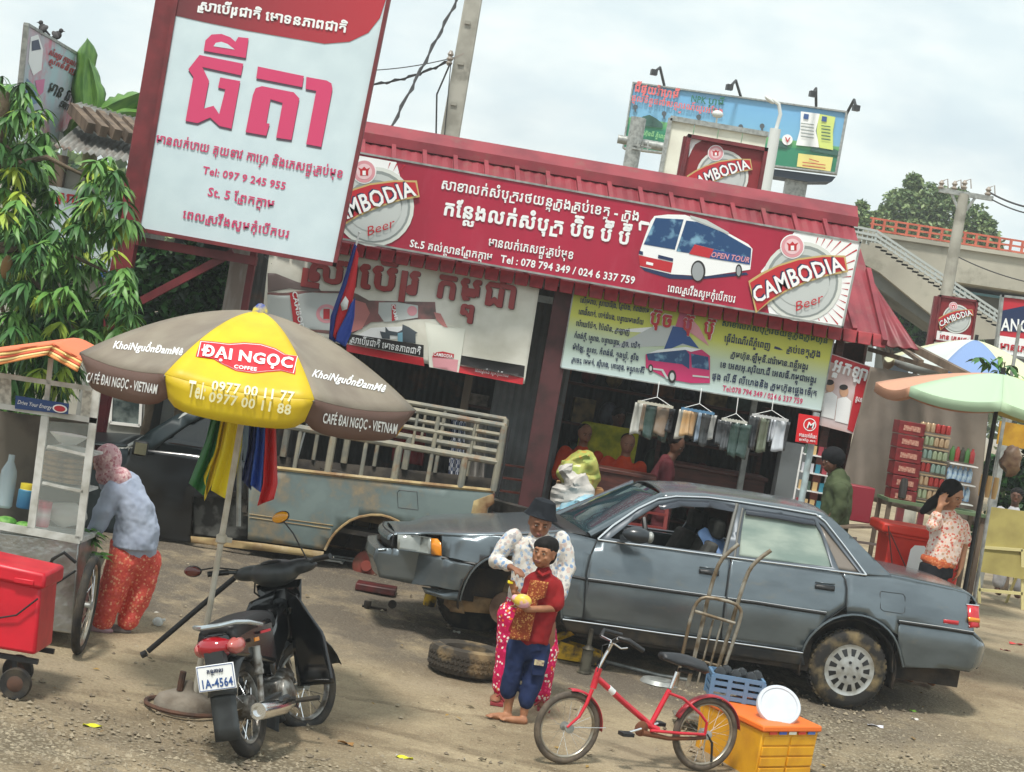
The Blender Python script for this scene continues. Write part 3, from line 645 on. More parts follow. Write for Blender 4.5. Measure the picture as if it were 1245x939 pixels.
bn([(390, 195), (455, 215), (475, 260), (440, 330), (392, 345)], mat('print_skin', sR(188, 120, 116), .5), .014); bn([(760, 255), (790, 262), (822, 325), (800, 318), (772, 290)], MATS['print_skin'], .012)
bn(ell(664, 250, 22, 22), PALER, .015); bn([(572, 222), (590, 222), (592, 290), (574, 296)], PRED, .015)
bn([(415, 360), (480, 325), (640, 318), (640, 370), (520, 380)], PRINTW, .006)
bn([(375, 350), (520, 372), (600, 385), (716, 402), (714, 456), (375, 392)], PBLACK, .008); bn([(372, 398), (714, 458), (718, 496), (370, 430)], PRED, .008)
bn([(520, 340), (545, 345), (545, 320), (560, 338), (600, 345), (620, 335), (622, 310), (650, 322), (690, 348), (680, 352), (680, 395), (600, 384), (600, 360), (565, 358), (565, 375), (530, 372)], mat('print_slate', sR(70, 80, 88), .5), .012)
bn([(600, 350), (622, 345), (622, 388), (600, 384)], mat('print_sky', sR(120, 170, 190), .5), .015)
bn([(722, 300), (900, 330), (870, 525), (740, 500)], mat('print_foam', sR(220, 222, 210), .5), .010); bn([(752, 450), (868, 468), (862, 522), (758, 500)], PALER, .013)
bn([(758, 436), (800, 430), (850, 442), (848, 460), (756, 456)], PRED, .016)
bn([(882, 448), (1165, 494), (1160, 545), (876, 488)], PBLACK, .008); bn([(862, 490), (1160, 548), (1155, 578), (850, 520)], PRED, .008)
letters('CAMBODIA', (527, 432.5), (550, 435.5), 4, Wc, 'lettering', PRINTW, s4, .022, .020); letters('CAMBOD', (355.5, 355), (365, 401), 6, Wc, 'lettering', PRINTW, s4, .022, .02)
letters('CAMB', (476, 371), (481, 390), 4, Wc, 'lettering', PRINTW, s4, .022, .02)
for d, m, l in ((.8, mat('print_maroon', sR(86, 30, 34), .5), .024), (0, mat('print_letter_red', sR(152, 54, 56), .5), .028)):
    letters('ស្រាបៀរ', (366+d, 339+d), (510+d, 359+d), 32, Wc, 'lettering', m, s4, .04, l); letters('កម្ពុជា', (528+d, 360+d), (624+d, 375+d), 31, Wc, 'lettering', m, s4, .04, l)
letters('ស្រាបៀរជាតិ មោទនភាពជាតិ', (425, 416.5), (511, 431.5), 8, Wc, 'lettering', PRINTW, s4, .022, .016)
letters('ពេលស្រវឹង សូមកុំបើកបរ', (577, 452), (618, 459), 4.5, Wc, 'lettering', PRINTW, s4, .022, .016)
mb = MB()
for a, b in (((655, 351), (672, 350)), ((331, 321), (322, 312))): mb.tube([Wc(*a), P(*b, 19.8)], .005, 5)
mb.build('cord', DARKST, s4)

# poster on the tarp side, small red sign on a white post
S5 = plY(19.7); W = S5.W
s5 = thing('wall_poster', 'red and white poster of a couple in white, hung beside the yellow sign', 'poster', P(1020, 520, 19.7))
board('poster_sheet', [(1011, 430), (1059, 446), (1038, 528), (996, 517)], W, mat('poster_pink', sR(214, 196, 196), .5, c2=sR(196, 160, 150), scale=4), s5, .01)
flat([(1011, 431), (1058, 447), (1054, 462), (1040, 470), (1036, 500), (1044, 502), (1038, 526), (1056, 455), (1009, 440)], W, 'poster_print', PRED, s5)
flat([(1043, 458), (1055, 462), (1037, 526), (1030, 522)], W, 'poster_print', PRED, s5, .006)
for cx_, cy_ in ((1009, 470), (1026, 476)):
    flat(ell(cx_, cy_, 5.5, 7), W, 'poster_print', mat('print_face', sR(205, 160, 130), .5), s5, .008); flat(ell(cx_-.5, cy_-5, 5.2, 3.4), W, 'poster_print', PBLACK, s5, .010)
    flat([(cx_-8, cy_+9), (cx_+2, cy_+6), (cx_+9, cy_+12), (cx_+5, cy_+40), (cx_-11, cy_+36)], W, 'poster_print', PRINTW, s5, .007)
letters('អ្នកឡា', (1011, 450), (1052, 463), 15, W, 'lettering', PRINTW, s5, .04, .012); letters('ទូរស័ព្ទ', (1039, 487), (1052, 491), 6, W, 'lettering', PRINTW, s5, .022, .012)
s6 = thing('small_red_sign', 'small square red sign with a white ring mark on a white post', 'sign', V((P(983, 560, 17.7).x, 17.7, gz(17.7))))
S6 = plY(17.6); W = S6.W
board('sign_board', [(971.5, 503), (996.5, 507), (993.5, 541), (967, 537)], W, mat('signal_red', sR(214, 26, 36), .4), s6, .02)
mb = MB(); mb.v = []
ring = [ell(984.5, 516.5, 7.8, 7.8), ell(984.5, 516.5, 6.8, 6.8)]
for i in range(28): 
    j = (i+1) % 28; mb.add([W(*ring[0][i], .005), W(*ring[0][j], .005), W(*ring[1][j], .005), W(*ring[1][i], .005)], [(0, 1, 2, 3)])
mb.build('ring_mark', PRINTW, s6, smooth=False)
letters('M', (980, 520.5), (988.5, 521), 7.5, W, 'lettering', PRINTW, s6, .022, italic=.25); letters('មានលក់ទីនេះ', (971, 530.5), (992, 533.5), 4.2, W, 'lettering', PRINTW, s6, .022); letters('ទូរស័ព្ទ កាត', (971, 535), (991, 538), 2.4, W, 'lettering', PRINTW, s6, .022)
pp = V((P(983, 560, 17.7).x, 17.7, 0)); mb = MB(); mb.tube([V((pp.x, 17.7, gz(17.7)-.05)), V((pp.x, 17.7, P(983, 500, 17.7).z))], .03, 12); mb.build('post', mat('pale_blue_post', sR(176, 194, 196), .5, c2=sR(140, 150, 150), scale=8), s6)
# ------------------------------------------------------------------ vehicles
class Veh:
    """x forward, w towards the near side, z up; outlines are lofted over the width function hw(x, z)"""
    def __init__(s, ref, ang, w0, hw):
        s.F = V((-math.cos(ang), -math.sin(ang), 0)); s.N = V((math.sin(ang), -math.cos(ang), 0)); s.o = V((ref.x, ref.y, 0))-s.N*w0; s.hw = hw
    def at(s, x, w, z): return s.o+s.F*x+s.N*w+V((0, 0, z))
    def xz(s, px, py, w=None):
        ww = .8 if w is None else w
        for _ in range(4):
            d = ray(px, py); p = s.o+s.N*ww; t = (p-CAMP).dot(s.N)/d.dot(s.N); q = CAMP+d*t; x = (q-s.o).dot(s.F); z = q.z
            if w is None: ww = s.hw(x, z)
        return (x, z)
    def pts(s, L, w=None): return [s.xz(a, b, w) for a, b in L]
    def patch(s, out, name, m, par, holes=(), step=.05, inset=0, side=1, t=.012, mb=None, label=None, fn=None):
        P0 = [V(p) for p in out]; ed = [(i, (i+1) % len(P0)) for i in range(len(P0))]; faces = [list(range(len(P0)))]
        for h in holes:
            k = len(P0); P0 += [V(p) for p in h]; ed += [(k+i, k+(i+1) % len(h)) for i in range(len(h))]; faces.append([k+i for i in range(len(h))])
        xs = [p.x for p in P0]; zs = [p.y for p in P0]; g = []
        x = min(xs)+step*.5
        while x < max(xs):
            z = min(zs)+step*.5
            while z < max(zs): g.append(V((x+.0007, z+.0003))); z += step
            x += step
        # close edges more finely
        v, e, f, *_ = geometry.delaunay_2d_cdt(P0+g, ed, [], 0, 1e-5)
        def inside(q, poly):
            c = False; n = len(poly); j = n-1
            for i in range(n):
                a, b = poly[i], poly[j]
                if (a[1] > q.y) != (b[1] > q.y) and q.x < (b[0]-a[0])*(q.y-a[1])/(b[1]-a[1])+a[0]: c = not c
                j = i
            return c
        keep = []
        for t_ in f:
            c = (v[t_[0]]+v[t_[1]]+v[t_[2]])/3
            if inside(c, out) and not any(inside(c, h) for h in holes): keep.append(t_)
        mk = mb is None; mb = mb or MB()
        hwf = fn or s.hw
        mb.add([s.at(p.x, side*(hwf(p.x, p.y)-inset), p.y) for p in v], keep)
        if mk:
            used = sorted({i for f_ in mb.f for i in f_}); ix = {a: i for i, a in enumerate(used)}
            mb.v = [mb.v[i] for i in used]; mb.f = [tuple(ix[i] for i in f_) for f_ in mb.f]
            # face outward
            a, b, c = (mb.v[i] for i in mb.f[0])
            if ((b-a).cross(c-a)).dot(s.N*side) < 0: mb.f = [tuple(reversed(f_)) for f_ in mb.f]
            return mb.build(name, m, par, solid=t, label=label)
    def strip(s, near, name, m, par, crown=.04, n=14, bow=0, t=.012, wf=None, label=None):
        """surface across the car over the side edge near = [(x, z)...]"""
        mb = MB(); k = len(near)-1
        def fn(u, v):
            q = u*k; i = min(int(q), k-1); f = q-i; x = near[i][0]+(near[i+1][0]-near[i][0])*f; z = near[i][1]+(near[i+1][1]-near[i][1])*f
            y = 1-2*v; w_ = (wf or s.hw)(x, z); e = 1-y*y
            return s.at(x+bow*e, w_*y, z+crown*e**.8*(min(1, 1)))
        mb.grid(fn, k*4, n); 
        f0 = mb.f[0]; a, b, c = mb.v[f0[0]], mb.v[f0[1]], mb.v[f0[2]]
        if ((b-a).cross(c-a)).z < 0: mb.f = [tuple(reversed(f_)) for f_ in mb.f]
        return mb.build(name, m, par, solid=t, label=label)
    def line(s, pts, r, name, m, par, side=1, out=.004, n=6, mb=None):
        mk = mb is None; mb = mb or MB(); mb.tube([s.at(x, side*(s.hw(x, z)+out), z) for x, z in pts], r, n)
        if mk: return mb.build(name, m, par)
def dense(pts, k=4):
    o = []
    for a, b in zip(pts, pts[1:]): o += [(a[0]+(b[0]-a[0])*i/k, a[1]+(b[1]-a[1])*i/k) for i in range(k)]
    return o+[pts[-1]]
def smooth_poly(pts, it=1):
    for _ in range(it):
        o = [pts[0]]
        for a, b in zip(pts, pts[1:]): o += [(a[0]*.75+b[0]*.25, a[1]*.75+b[1]*.25), (a[0]*.25+b[0]*.75, a[1]*.25+b[1]*.75)]
        pts = o+[pts[-1]]
    return pts
PAINT = mat('slate_blue_paint', sR(110, 120, 126), .26, .6, c2=sR(96, 105, 111), scale=3, c3=sR(128, 124, 114), s3=4.5, lo3=.58, hi3=.85, coat=.35, stretch=(1, 1, 2.5))
UNDER = mat('underbody', sR(32, 29, 27), .9, c2=sR(66, 54, 42), scale=6, bump=.3)
MUDM = mat('dried_mud_metal', sR(150, 124, 88), .9, c2=sR(92, 74, 54), scale=7, bump=.3)
RIM = mat('silver_hubcap', sR(178, 180, 178), .4, .5, c2=sR(150, 148, 140), scale=14)
def glass(name, c, alpha, rough=.06):
    return mat(name, c, rough, alpha=alpha, spec=.8)
CGL = glass('tinted_glass', sR(36, 52, 54), .62); REFLG = mat('reflection_streak_glass', sR(118, 136, 128), .12, c2=sR(160, 172, 160), scale=2.2, stretch=(1, 1, 3), alpha=.9, spec=.8); WSG = glass('windscreen_glass', sR(40, 66, 74), .72, .05)  # lighter streaks on the rear side window stand in for reflections
TRIM = mat('black_trim', sR(26, 27, 29), .45)
def wheel(v, x, z, w_, r, par, cap=True, width=.18, side=1, tyre_m=None):
    ax = v.N*side; c = v.at(x, side*(w_-width), z); mb = MB(); k = r
    prof = [(k*.60, .0), (k*.78, -.004), (k*.93, .012), (k*.985, .03), (k, .05), (k, width-.05), (k*.985, width-.03), (k*.93, width-.01), (k*.80, width+.002), (k*.64, width-.006), (k*.60, width-.02), (k*.58, width-.06)]
    mb.lathe(prof, c, ax, 44); t = mb.build('tyre', tyre_m or RUBBER, par)
    mb = MB()
    for i in range(44):
        a = 2*math.pi*i/44; e = ax.orthogonal().normalized(); f = ax.cross(e); d = e*math.cos(a)+f*math.sin(a); g = ax.cross(d)
        for w1, w2 in ((.035, .075), (width-.075, width-.035)): mb.bar(c+d*(k+.001)+ax*w1, c+d*(k+.001)+ax*w2, .028, .012, up=d)
    mb.build('tread', tyre_m or RUBBER, t, smooth=False, kind='stuff')
    if cap:
        mb = MB(); mb.lathe([(k*.57, width-.06), (k*.635, width-.012), (k*.655, width-.004), (k*.62, width-.008), (k*.56, width-.012), (k*.3, width+.006), (k*.12, width+.010), (0.0001, width+.011)], c, ax, 40)
        h = mb.build('hubcap', RIM, par)
        e = ax.orthogonal().normalized(); f = ax.cross(e)
        for i in range(13):
            a = 2*math.pi*i/13; d = e*math.cos(a)+f*math.sin(a); g = ax.cross(d); o = c+ax*(width+.0005); mb = MB()
            q = [(k*.36, -.013), (k*.36, .013), (k*.54, .022), (k*.54, -.022)]
            hh = lambda rr: ax*(.003-.018*max(0, (rr/k-.3))/.26)
            mb.prism([o+d*a_+g*b_+hh(a_) for a_, b_ in q], ax*.0035); mb.build('slot', BLACKP, h, smooth=False)
        for i in range(5):
            a = 2*math.pi*i/5+.3; d = e*math.cos(a)+f*math.sin(a); mb = MB(); mb.lathe([(.012, 0), (.012, .008), (.007, .008), (.007, .003), (.0001, .003)], c+d*k*.2+ax*(width+.009), ax, 8); mb.build('wheel_bolt', DARKST, h)
    else:
        mb = MB(); mb.lathe([(k*.6, width-.06), (k*.55, width-.07), (k*.2, width-.05), (.0001, width-.05)], c, ax, 24); mb.build('rim', DARKST, par)
    return t

# ---- sedan
rearC = G(1030, 862)
def cl(a, lo=0, hi=1): return max(lo, min(hi, a))
def chw(x, z):
    w_ = .835
    if z < .4: w_ -= .05*cl((.4-z)/.2)**1.5
    elif z < .62: w_ += .028*(z-.4)/.22
    if z >= .62: w_ += .028-.05*cl((z-.62)/.30)**1.6
    if z > .90: w_ -= .012*cl((z-.90)/.04)
    if z > .93: w_ -= (z-.93)*.52
    w_ -= .11*cl((x-2.0)/1.35)**2 + .06*cl((-x-.3)/.75)**2
    w_ -= .30*cl((x-3.18)/.26)**2.2 + .26*cl((-x-.88)/.26)**2.4
    return max(.05, w_)
car = Veh(rearC, R(8.5), .82, chw)
CT = thing('parked_sedan', 'slate blue four door saloon with one front wheel off, parked before the shop', 'car', V((car.at(1.3, 0, 0).x, car.at(1.3, 0, 0).y, 0)))
K = car.pts
bumperline = [(458, 667), (484, 669), (537, 679.5), (577, 690)]
arch_f = [(559, 731), (561, 722), (566, 708), (574, 694), (586, 682.5), (600, 677), (620, 674), (645, 678), (662, 689), (674, 706), (681, 728), (683, 752)]
arch_r = [(976, 792), (979, 783), (988, 770), (1006, 754.5), (1030, 747), (1052, 748.5), (1070, 757), (1084, 770), (1092, 785), (1098, 811)]
car.patch(K([(537, 651), (570, 651.5), (610, 651.5), (650, 650), (690, 647), (726, 656.5), (718, 675), (712.5, 698), (710.5, 725), (709, 752.5)] + arch_f[::-1][0:8] + [(582, 684.5), (577, 686), (537, 675.5), (537, 664)]), 'front_fender', PAINT, CT, step=.07)
car.patch(K([(484, 668), (537, 676), (577, 686.5), (583, 684)] + arch_f[::-1][9:] + [(559, 718), (500, 710), (461, 702)] + [(459, 690), (455, 680), (457, 667.5), (470, 667)]), 'front_bumper', PAINT, CT, step=.05, t=.02)
car.patch(K([(513, 714), (559, 719.5), (559, 732), (540, 729), (517, 722)]), 'front_valance', PAINT, CT, inset=.02)
car.patch(K([(483.5, 650), (499, 651), (523, 654), (523, 675), (500, 671.5), (483, 668.5)]), 'headlamp', mat('lamp_lens', sR(138, 142, 136), .12, .3, c2=sR(160, 164, 160), scale=6, coat=.8), CT)
car.patch(K([(524, 654.5), (531, 655), (535, 660), (537, 676), (524, 675)]), 'indicator_lamp', mat('amber_lens', sR(228, 140, 24), .2, coat=.5), CT)
mb = MB(); car.line(K([(537, 678), (578, 686)]), .012, '', None, None, mb=mb); car.line(K([(692, 700.5), (711, 704)]), .014, '', None, None, mb=mb); mb.build('side_moulding', TRIM, CT)
fd = K([(726.5, 657), (760, 661.5), (812, 668), (873, 676.5), (889.5, 679.5), (886, 700), (880, 735), (876, 764.5), (830, 772), (809, 768.5), (750, 760.5), (710, 753.5), (711.5, 725), (713.5, 698), (719, 675)])
fd = K([(726.5, 657), (760, 661.5), (812, 668), (873, 676.5), (888.5, 679), (885, 700), (880, 735), (876.5, 764), (875.5, 777), (809, 768.5), (750, 760), (710, 753), (711.5, 725), (713.5, 698), (719, 675)])
car.patch(fd, 'front_door', PAINT, CT, step=.08)
rd = K([(890.5, 679.5), (930, 684), (980, 690), (1021.5, 695.5), (1027, 705), (1029, 716), (1028, 736), (1006, 752.5), (988, 768.5), (978, 783), (975, 791.5), (920, 784), (877.5, 777.3), (878.5, 764), (882, 735), (887, 700)])
car.patch(rd, 'rear_door', PAINT, CT, step=.08)
car.patch(K([(1023.5, 696), (1053, 700.5), (1084, 700.5), (1124, 709), (1160, 717), (1172, 720.5), (1180, 725), (1178, 735), (1176, 757), (1184, 764), (1184, 769), (1092, 754.5), (1092, 772), (1084, 768), (1070, 755.5), (1052, 747), (1030, 745.5), (1029.5, 738), (1030.5, 716), (1028.5, 705)]), 'rear_quarter', PAINT, CT, step=.07)
car.patch(K([(1093, 758), (1150, 766), (1182, 772), (1197, 783), (1200, 790), (1197, 803), (1190, 813), (1178, 817.5), (1150, 813), (1099, 811.5), (1093, 786), (1092, 772)]), 'rear_bumper', PAINT, CT, step=.05, t=.02)
car.patch(K([(1176, 735.5), (1190, 737), (1191, 763), (1178, 763.5)]), 'tail_lamp', mat('red_lens', sR(190, 34, 44), .2, coat=.5), CT, inset=-.004)
car.patch(K([(1177, 750), (1191, 752), (1191, 757), (1177.5, 755.5)]), 'indicator_lamp', MATS['amber_lens'], CT, inset=-.010)
car.line(K([(1174.5, 735), (1190, 736.5)]), .006, 'lamp_trim', CHROME, CT)
car.patch(K([(1147.5, 753), (1165.5, 755), (1165, 760), (1147, 757.5)]), 'side_marker', MATS['red_lens'], CT, inset=-.006)
# mouldings, sill, chrome
def mould(L, name='side_moulding', r=.016):
    mb = MB(); car.line(K(L), r, '', None, None, mb=mb, out=.002, n=8); o = mb.build(name, TRIM, CT)
    mb = MB(); car.line([(x, z+r*.75) for x, z in K(L)], .0035, '', None, None, mb=mb, out=.014); mb.build('bright_strip', CHROME, o)
mould([(714.5, 705), (760, 711), (820, 719.5), (881, 728)]); mould([(884, 728.5), (920, 733), (960, 739.5), (1004, 746)]); mould([(1092, 756), (1140, 763), (1183, 770)])
car.line(K([(684, 753), (750, 762), (809, 770.5), (876, 779.5), (930, 787), (976, 794)]), .006, 'sill_strip', CHROME, CT)
car.patch(K([(684, 755), (750, 764), (809, 772.5), (876, 781.5), (930, 789), (977, 796), (980, 810), (930, 803), (809, 787), (690, 768)]), 'sill', mat('sill_black', sR(40, 42, 46), .6, c2=sR(84, 74, 60), scale=5), CT, inset=.025)
# greenhouse
wf_ = K([(757, 657), (782, 638), (806, 621), (828, 612.5), (862, 612), (894, 617), (886, 648), (877, 673), (830, 667)])
wf_ = K([(742, 654.5), (768, 634), (800, 614.5), (826, 608.5), (862, 609.5), (896, 615.5), (888, 648), (879, 674), (812, 665)])
wr_ = K([(906, 619), (950, 625), (988, 631.5), (998, 648), (1012, 690), (950, 683), (898, 676), (901, 648)])
wq_ = K([(995, 634), (1001, 640), (1046, 696.5), (1020, 692.5), (1008, 665)])
topl = K([(726.5, 655.5), (745, 639), (775, 618.5), (800, 606.5), (822, 603.5), (860, 604.8), (898.5, 610), (950, 618), (991.7, 625.3), (1003, 634), (1025, 662), (1053, 699)])
belt = K([(726.5, 656), (760, 660.5), (812, 667), (873, 675.5), (930, 683), (980, 689.5), (1021.5, 695), (1053, 699)])
FRAMEP = mat('window_frame_paint', sR(84, 92, 100), .4, .2)
car.patch(topl+belt[::-1][1:-1], 'window_frame', FRAMEP, CT, holes=[wf_, wr_, wq_], step=.09, t=.02)
car.patch(wr_, 'rear_side_window', REFLG, CT, inset=.018, t=.003); car.patch(wq_, 'quarter_window', mat('brown_glass', sR(120, 112, 104), .3), CT, inset=.018, t=.003)
car.line(topl, .008, 'drip_moulding', CHROME, CT, out=.008); car.line(belt, .007, 'belt_moulding', CHROME, CT, out=.010)
car.patch(K([(800, 614), (826, 608), (862, 609), (896, 615), (895, 623), (862, 617), (830, 616), (803, 620)]), 'rain_visor', mat('smoke_visor', sR(44, 50, 60), .2, coat=.5), CT, inset=-.012, t=.003)
car.patch(K([(906, 619), (950, 625), (990, 631.5), (992, 639), (975, 637), (950, 632), (906, 626)]), 'rain_visor', MATS['smoke_visor'], CT, inset=-.012, t=.003)
mb = MB(); car.line(K([(896, 613), (888, 645), (880, 676)]), .016, '', None, None, mb=mb, out=.0); mb.build('door_pillar', mat('pillar_grey', sR(96, 96, 92), .6), CT)
mb = MB(); car.line(K([(903, 618), (897, 648), (893, 678)]), .010, '', None, None, mb=mb, out=.0); mb.build('door_pillar', MATS['pillar_grey'], CT)
# far side, roof, glass, lids
car.patch(topl+belt[::-1][1:-1], 'far_window_frame', FRAMEP, CT, holes=[wf_, wr_, wq_], side=-1, step=.12, t=.02)
car.patch(wr_, 'far_rear_window', CGL, CT, inset=.018, t=.003, side=-1)
sill_z = .36
nb = K([(690, 655), (726, 657), (889, 680), (1053, 701), (1084, 701), (1160, 717), (1184, 727), (1184, 768), (1098, 800), (976, 800), (690, 765), (600, 690), (500, 700), (470, 690), (484, 652)])
car.patch(nb, 'far_side', PAINT, CT, side=-1, step=.12)
hood = K([(478, 643.5), (484, 649), (510, 649), (540, 649.5), (610, 650), (650, 649), (690, 646.5)])
hood[0] = (hood[1][0]+.02, hood[1][1]-.004)
car.strip(hood, 'bonnet', PAINT, CT, crown=.02, wf=lambda x, z: chw(x, z)-.01)
car.strip([hood[-1], K([(717, 651)])[0]], 'cowl', TRIM, CT, crown=.03, bow=.06)
wsb, wst = K([(717, 651.5)])[0], K([(806, 603)])[0]
pil = lambda x, z: chw(x, z)-.035
car.strip([wsb, ((wsb[0]+wst[0])/2, (wsb[1]+wst[1])/2+.01), wst], 'windscreen', WSG, CT, crown=.03, bow=.07, wf=pil, t=.004)
mb = MB(); car.line([wsb, wst], .03, '', None, None, mb=mb, out=-.03, n=8); car.line([wsb, wst], .03, '', None, None, mb=mb, out=-.03, n=8, side=-1); mb.build('windscreen_pillar', PAINT, CT)
roofe = [wst]+K([(830, 602.3), (860, 603.3), (898, 608.5), (950, 616.5), (991, 624), (1008, 629)])
car.strip(roofe, 'roof', PAINT, CT, crown=.05)
rgb_, rgt = K([(1080, 699)])[0], roofe[-1]
car.strip([rgt, ((rgb_[0]+rgt[0])/2, (rgb_[1]+rgt[1])/2+.01), rgb_], 'rear_windscreen', WSG, CT, crown=.03, bow=-.06, wf=lambda x, z: chw(x, z)-.06, t=.004)
car.patch(K([(991.5, 624.5), (1010, 629), (1035, 652), (1060, 677), (1084, 700), (1054, 699.5), (1025, 662), (1003, 634)]), 'roof_pillar', PAINT, CT, inset=-.002, step=.05)
car.patch(K([(991.5, 624.5), (1010, 629), (1035, 652), (1060, 677), (1084, 700), (1054, 699.5), (1025, 662), (1003, 634)]), 'roof_pillar', PAINT, CT, inset=-.002, step=.05, side=-1)
trunk = K([(1080, 699.5), (1104, 704), (1124, 708.5), (1150, 714), (1172, 719.5), (1182, 724), (1188, 733)])
car.strip(trunk, 'boot_lid', PAINT, CT, crown=.035)
car.strip([trunk[-1], K([(1189, 764)])[0]], 'tail_panel', PAINT, CT, crown=0, bow=-.03)
car.strip(K([(1184, 768), (1197, 783), (1200, 790), (1197, 803), (1188, 814)]), 'rear_bumper_face', PAINT, CT, crown=0, bow=-.03, t=.02)
car.strip([(x+.0, z) for x, z in K([(484, 649), (477, 650), (473, 653), (472, 657)])], 'bonnet_nose', PAINT, CT, crown=0, bow=.04)
car.strip([(x-.01, z) for x, z in K([(478, 649), (476, 668)])], 'grille', TRIM, CT, crown=0, bow=.04)
car.strip(K([(470, 667), (458, 668), (455, 680), (459, 690), (462, 702), (480, 706)]), 'front_bumper_face', PAINT, CT, crown=0, bow=.03, t=.02)
# handles, filler, mirror
for L_ in ([(850, 691), (874, 694), (873.5, 700), (850, 696.5)], [(991, 709.5), (1014.5, 712.5), (1014, 718), (991, 714.5)]):
    h = car.patch(K(L_), 'door_handle', TRIM, CT, inset=-.018, step=.03, t=.02); car.patch([(x*1.0, z+.006) for x, z in K([(a, b-1) for a, b in L_[:2]]+[(a, b-2.2) for a, b in L_[1::-1]])], 'grip', PAINT, h, inset=-.02, t=.01)
fl = K([(1071, 719), (1098, 722.5), (1100.5, 726), (1100, 744), (1097, 746.5), (1074, 743), (1070.5, 740), (1070, 722)])
mb = MB(); car.line(fl+[fl[0]], .0028, '', None, None, mb=mb, out=.0005); mb.build('filler_seam', TRIM, CT)
for L_ in ([(889.8, 680), (886.2, 700), (881, 735), (877, 764), (876.6, 777)], [(726, 657), (719, 672), (713, 698), (711, 725), (709.6, 753)], [(1022.5, 696), (1028, 705), (1030, 716), (1029, 737), (1007, 753.5), (988, 769.5), (978, 784)], [(537, 650), (610, 650.7), (690, 647)]):
    car.line(K(L_), .0052, 'panel_gap', TRIM, CT, out=-.0025)
for a_ in (arch_f, arch_r): car.line(smooth_poly(K(a_), 1), .010, 'wheel_arch_lip', PAINT, CT, out=.004)
mp_ = car.xz(765, 650); mb = MB(); M_ = Matrix.Rotation(R(8.5), 3, 'Z')
mb.ball(car.at(mp_[0]-.02, .93, mp_[1]+.02), (.12, .07, .062), 14, 8, M_); mb.bar(car.at(mp_[0]+.06, .80, mp_[1]-.03), car.at(mp_[0], .90, mp_[1]), .06, .05)
mr = mb.build('wing_mirror', mat('mirror_black', sR(34, 40, 46), .3, coat=.3), CT); mb = MB(); mb.ball(car.at(mp_[0]-.115, .945, mp_[1]+.02), (.03, .05, .045), 10, 6, M_); mb.build('mirror_glass', GREYST, mr)
# underbody, wells, floor, interior
mb = MB(); 
for x0, x1, z0, z1, w_ in ((.35, 2.2, .24, .52, .76), (2.2, 3.2, .40, .62, .58), (-.35, .35, .35, .62, .50), (-.9, -.35, .28, .6, .70), (3.0, 3.28, .36, .6, .62)):
    mb.hexa([car.at(x0, -w_, z0), car.at(x1, -w_, z0), car.at(x1, w_, z0), car.at(x0, w_, z0), car.at(x0, -w_, z1), car.at(x1, -w_, z1), car.at(x1, w_, z1), car.at(x0, w_, z1)])
mb.build('underbody', UNDER, CT)
def liner(xc, zc, r, m, w0=.50, w1=.80, a0=-15, a1=195, nm='wheel_well'):
    mb = MB(); mb.grid(lambda u, v: car.at(xc+r*math.cos(R(a0+(a1-a0)*u)), w0+(w1-w0)*v, zc+r*math.sin(R(a0+(a1-a0)*u))), 20, 2)
    mb.add([car.at(xc+r*math.cos(R(a0+(a1-a0)*i/20)), w0, zc+r*math.sin(R(a0+(a1-a0)*i/20))) for i in range(21)], [tuple(range(21))])
    return mb.build(nm, m, CT, solid=.005)
fx, fz = car.xz(621, 737); rx, rz = car.xz(1032, 815)
liner(rx, rz, .385, UNDER); liner(fx, fz+.02, .40, UNDER)
car.patch(K([(552, 748), (543, 740), (545, 729), (562, 724), (580, 722), (610, 730), (640, 728), (678, 738), (682, 750), (660, 754), (600, 752)]), 'splash_panel', MUDM, CT, inset=.22, t=.01)
car.patch(K([(545, 728), (562, 728), (566, 748), (548, 745)]), 'splash_flap', MUDM, CT, inset=.06)
mb = MB(); c = car.at(fx, .60, fz-.05); mb.lathe([(.13, 0), (.13, .015), (.06, .02), (.05, .07), (.0001, .07)], c, car.N, 24); mb.build('brake_disc', mat('rusty_disc', sR(120, 96, 80), .6, .5, c2=sR(80, 60, 48), scale=10), CT)
mb = MB(); mb.tube([car.at(fx, .58, fz-.02), car.at(fx, .50, fz+.38)], [.05, .045], 10); mb.tube([car.at(fx, .6, fz-.1), car.at(fx-.1, .2, fz-.08)], .03, 8); mb.build('suspension_strut', MUDM, CT)
wheel(car, rx, .305, .835, .305, CT, tyre_m=mat('mud_ringed_rubber', sR(34, 32, 30), .85, c2=sR(124, 108, 76), scale=9, lo=.48, hi=.75, bump=.3)); wheel(car, rx, .305, .80, .305, CT, cap=False, side=-1)
ffx = car.xz(574, 750, -.15)[0]; wheel(car, ffx, .305, .26, .30, CT, cap=False, side=-1)
mb = MB(); mf = K([(1092, 784), (1094, 811)]); mb.prism([car.at(mf[0][0]+.01, .79, mf[0][1]), car.at(mf[0][0]+.01, .62, mf[0][1]), car.at(mf[1][0]+.03, .62, mf[1][1]-.05), car.at(mf[1][0]+.03, .79, mf[1][1]-.06)], car.F*.01); mb.build('mud_flap', RUBBER, CT)
SEAT = mat('seat_cloth', sR(70, 70, 66), .9, c2=sR(50, 50, 48), scale=12)
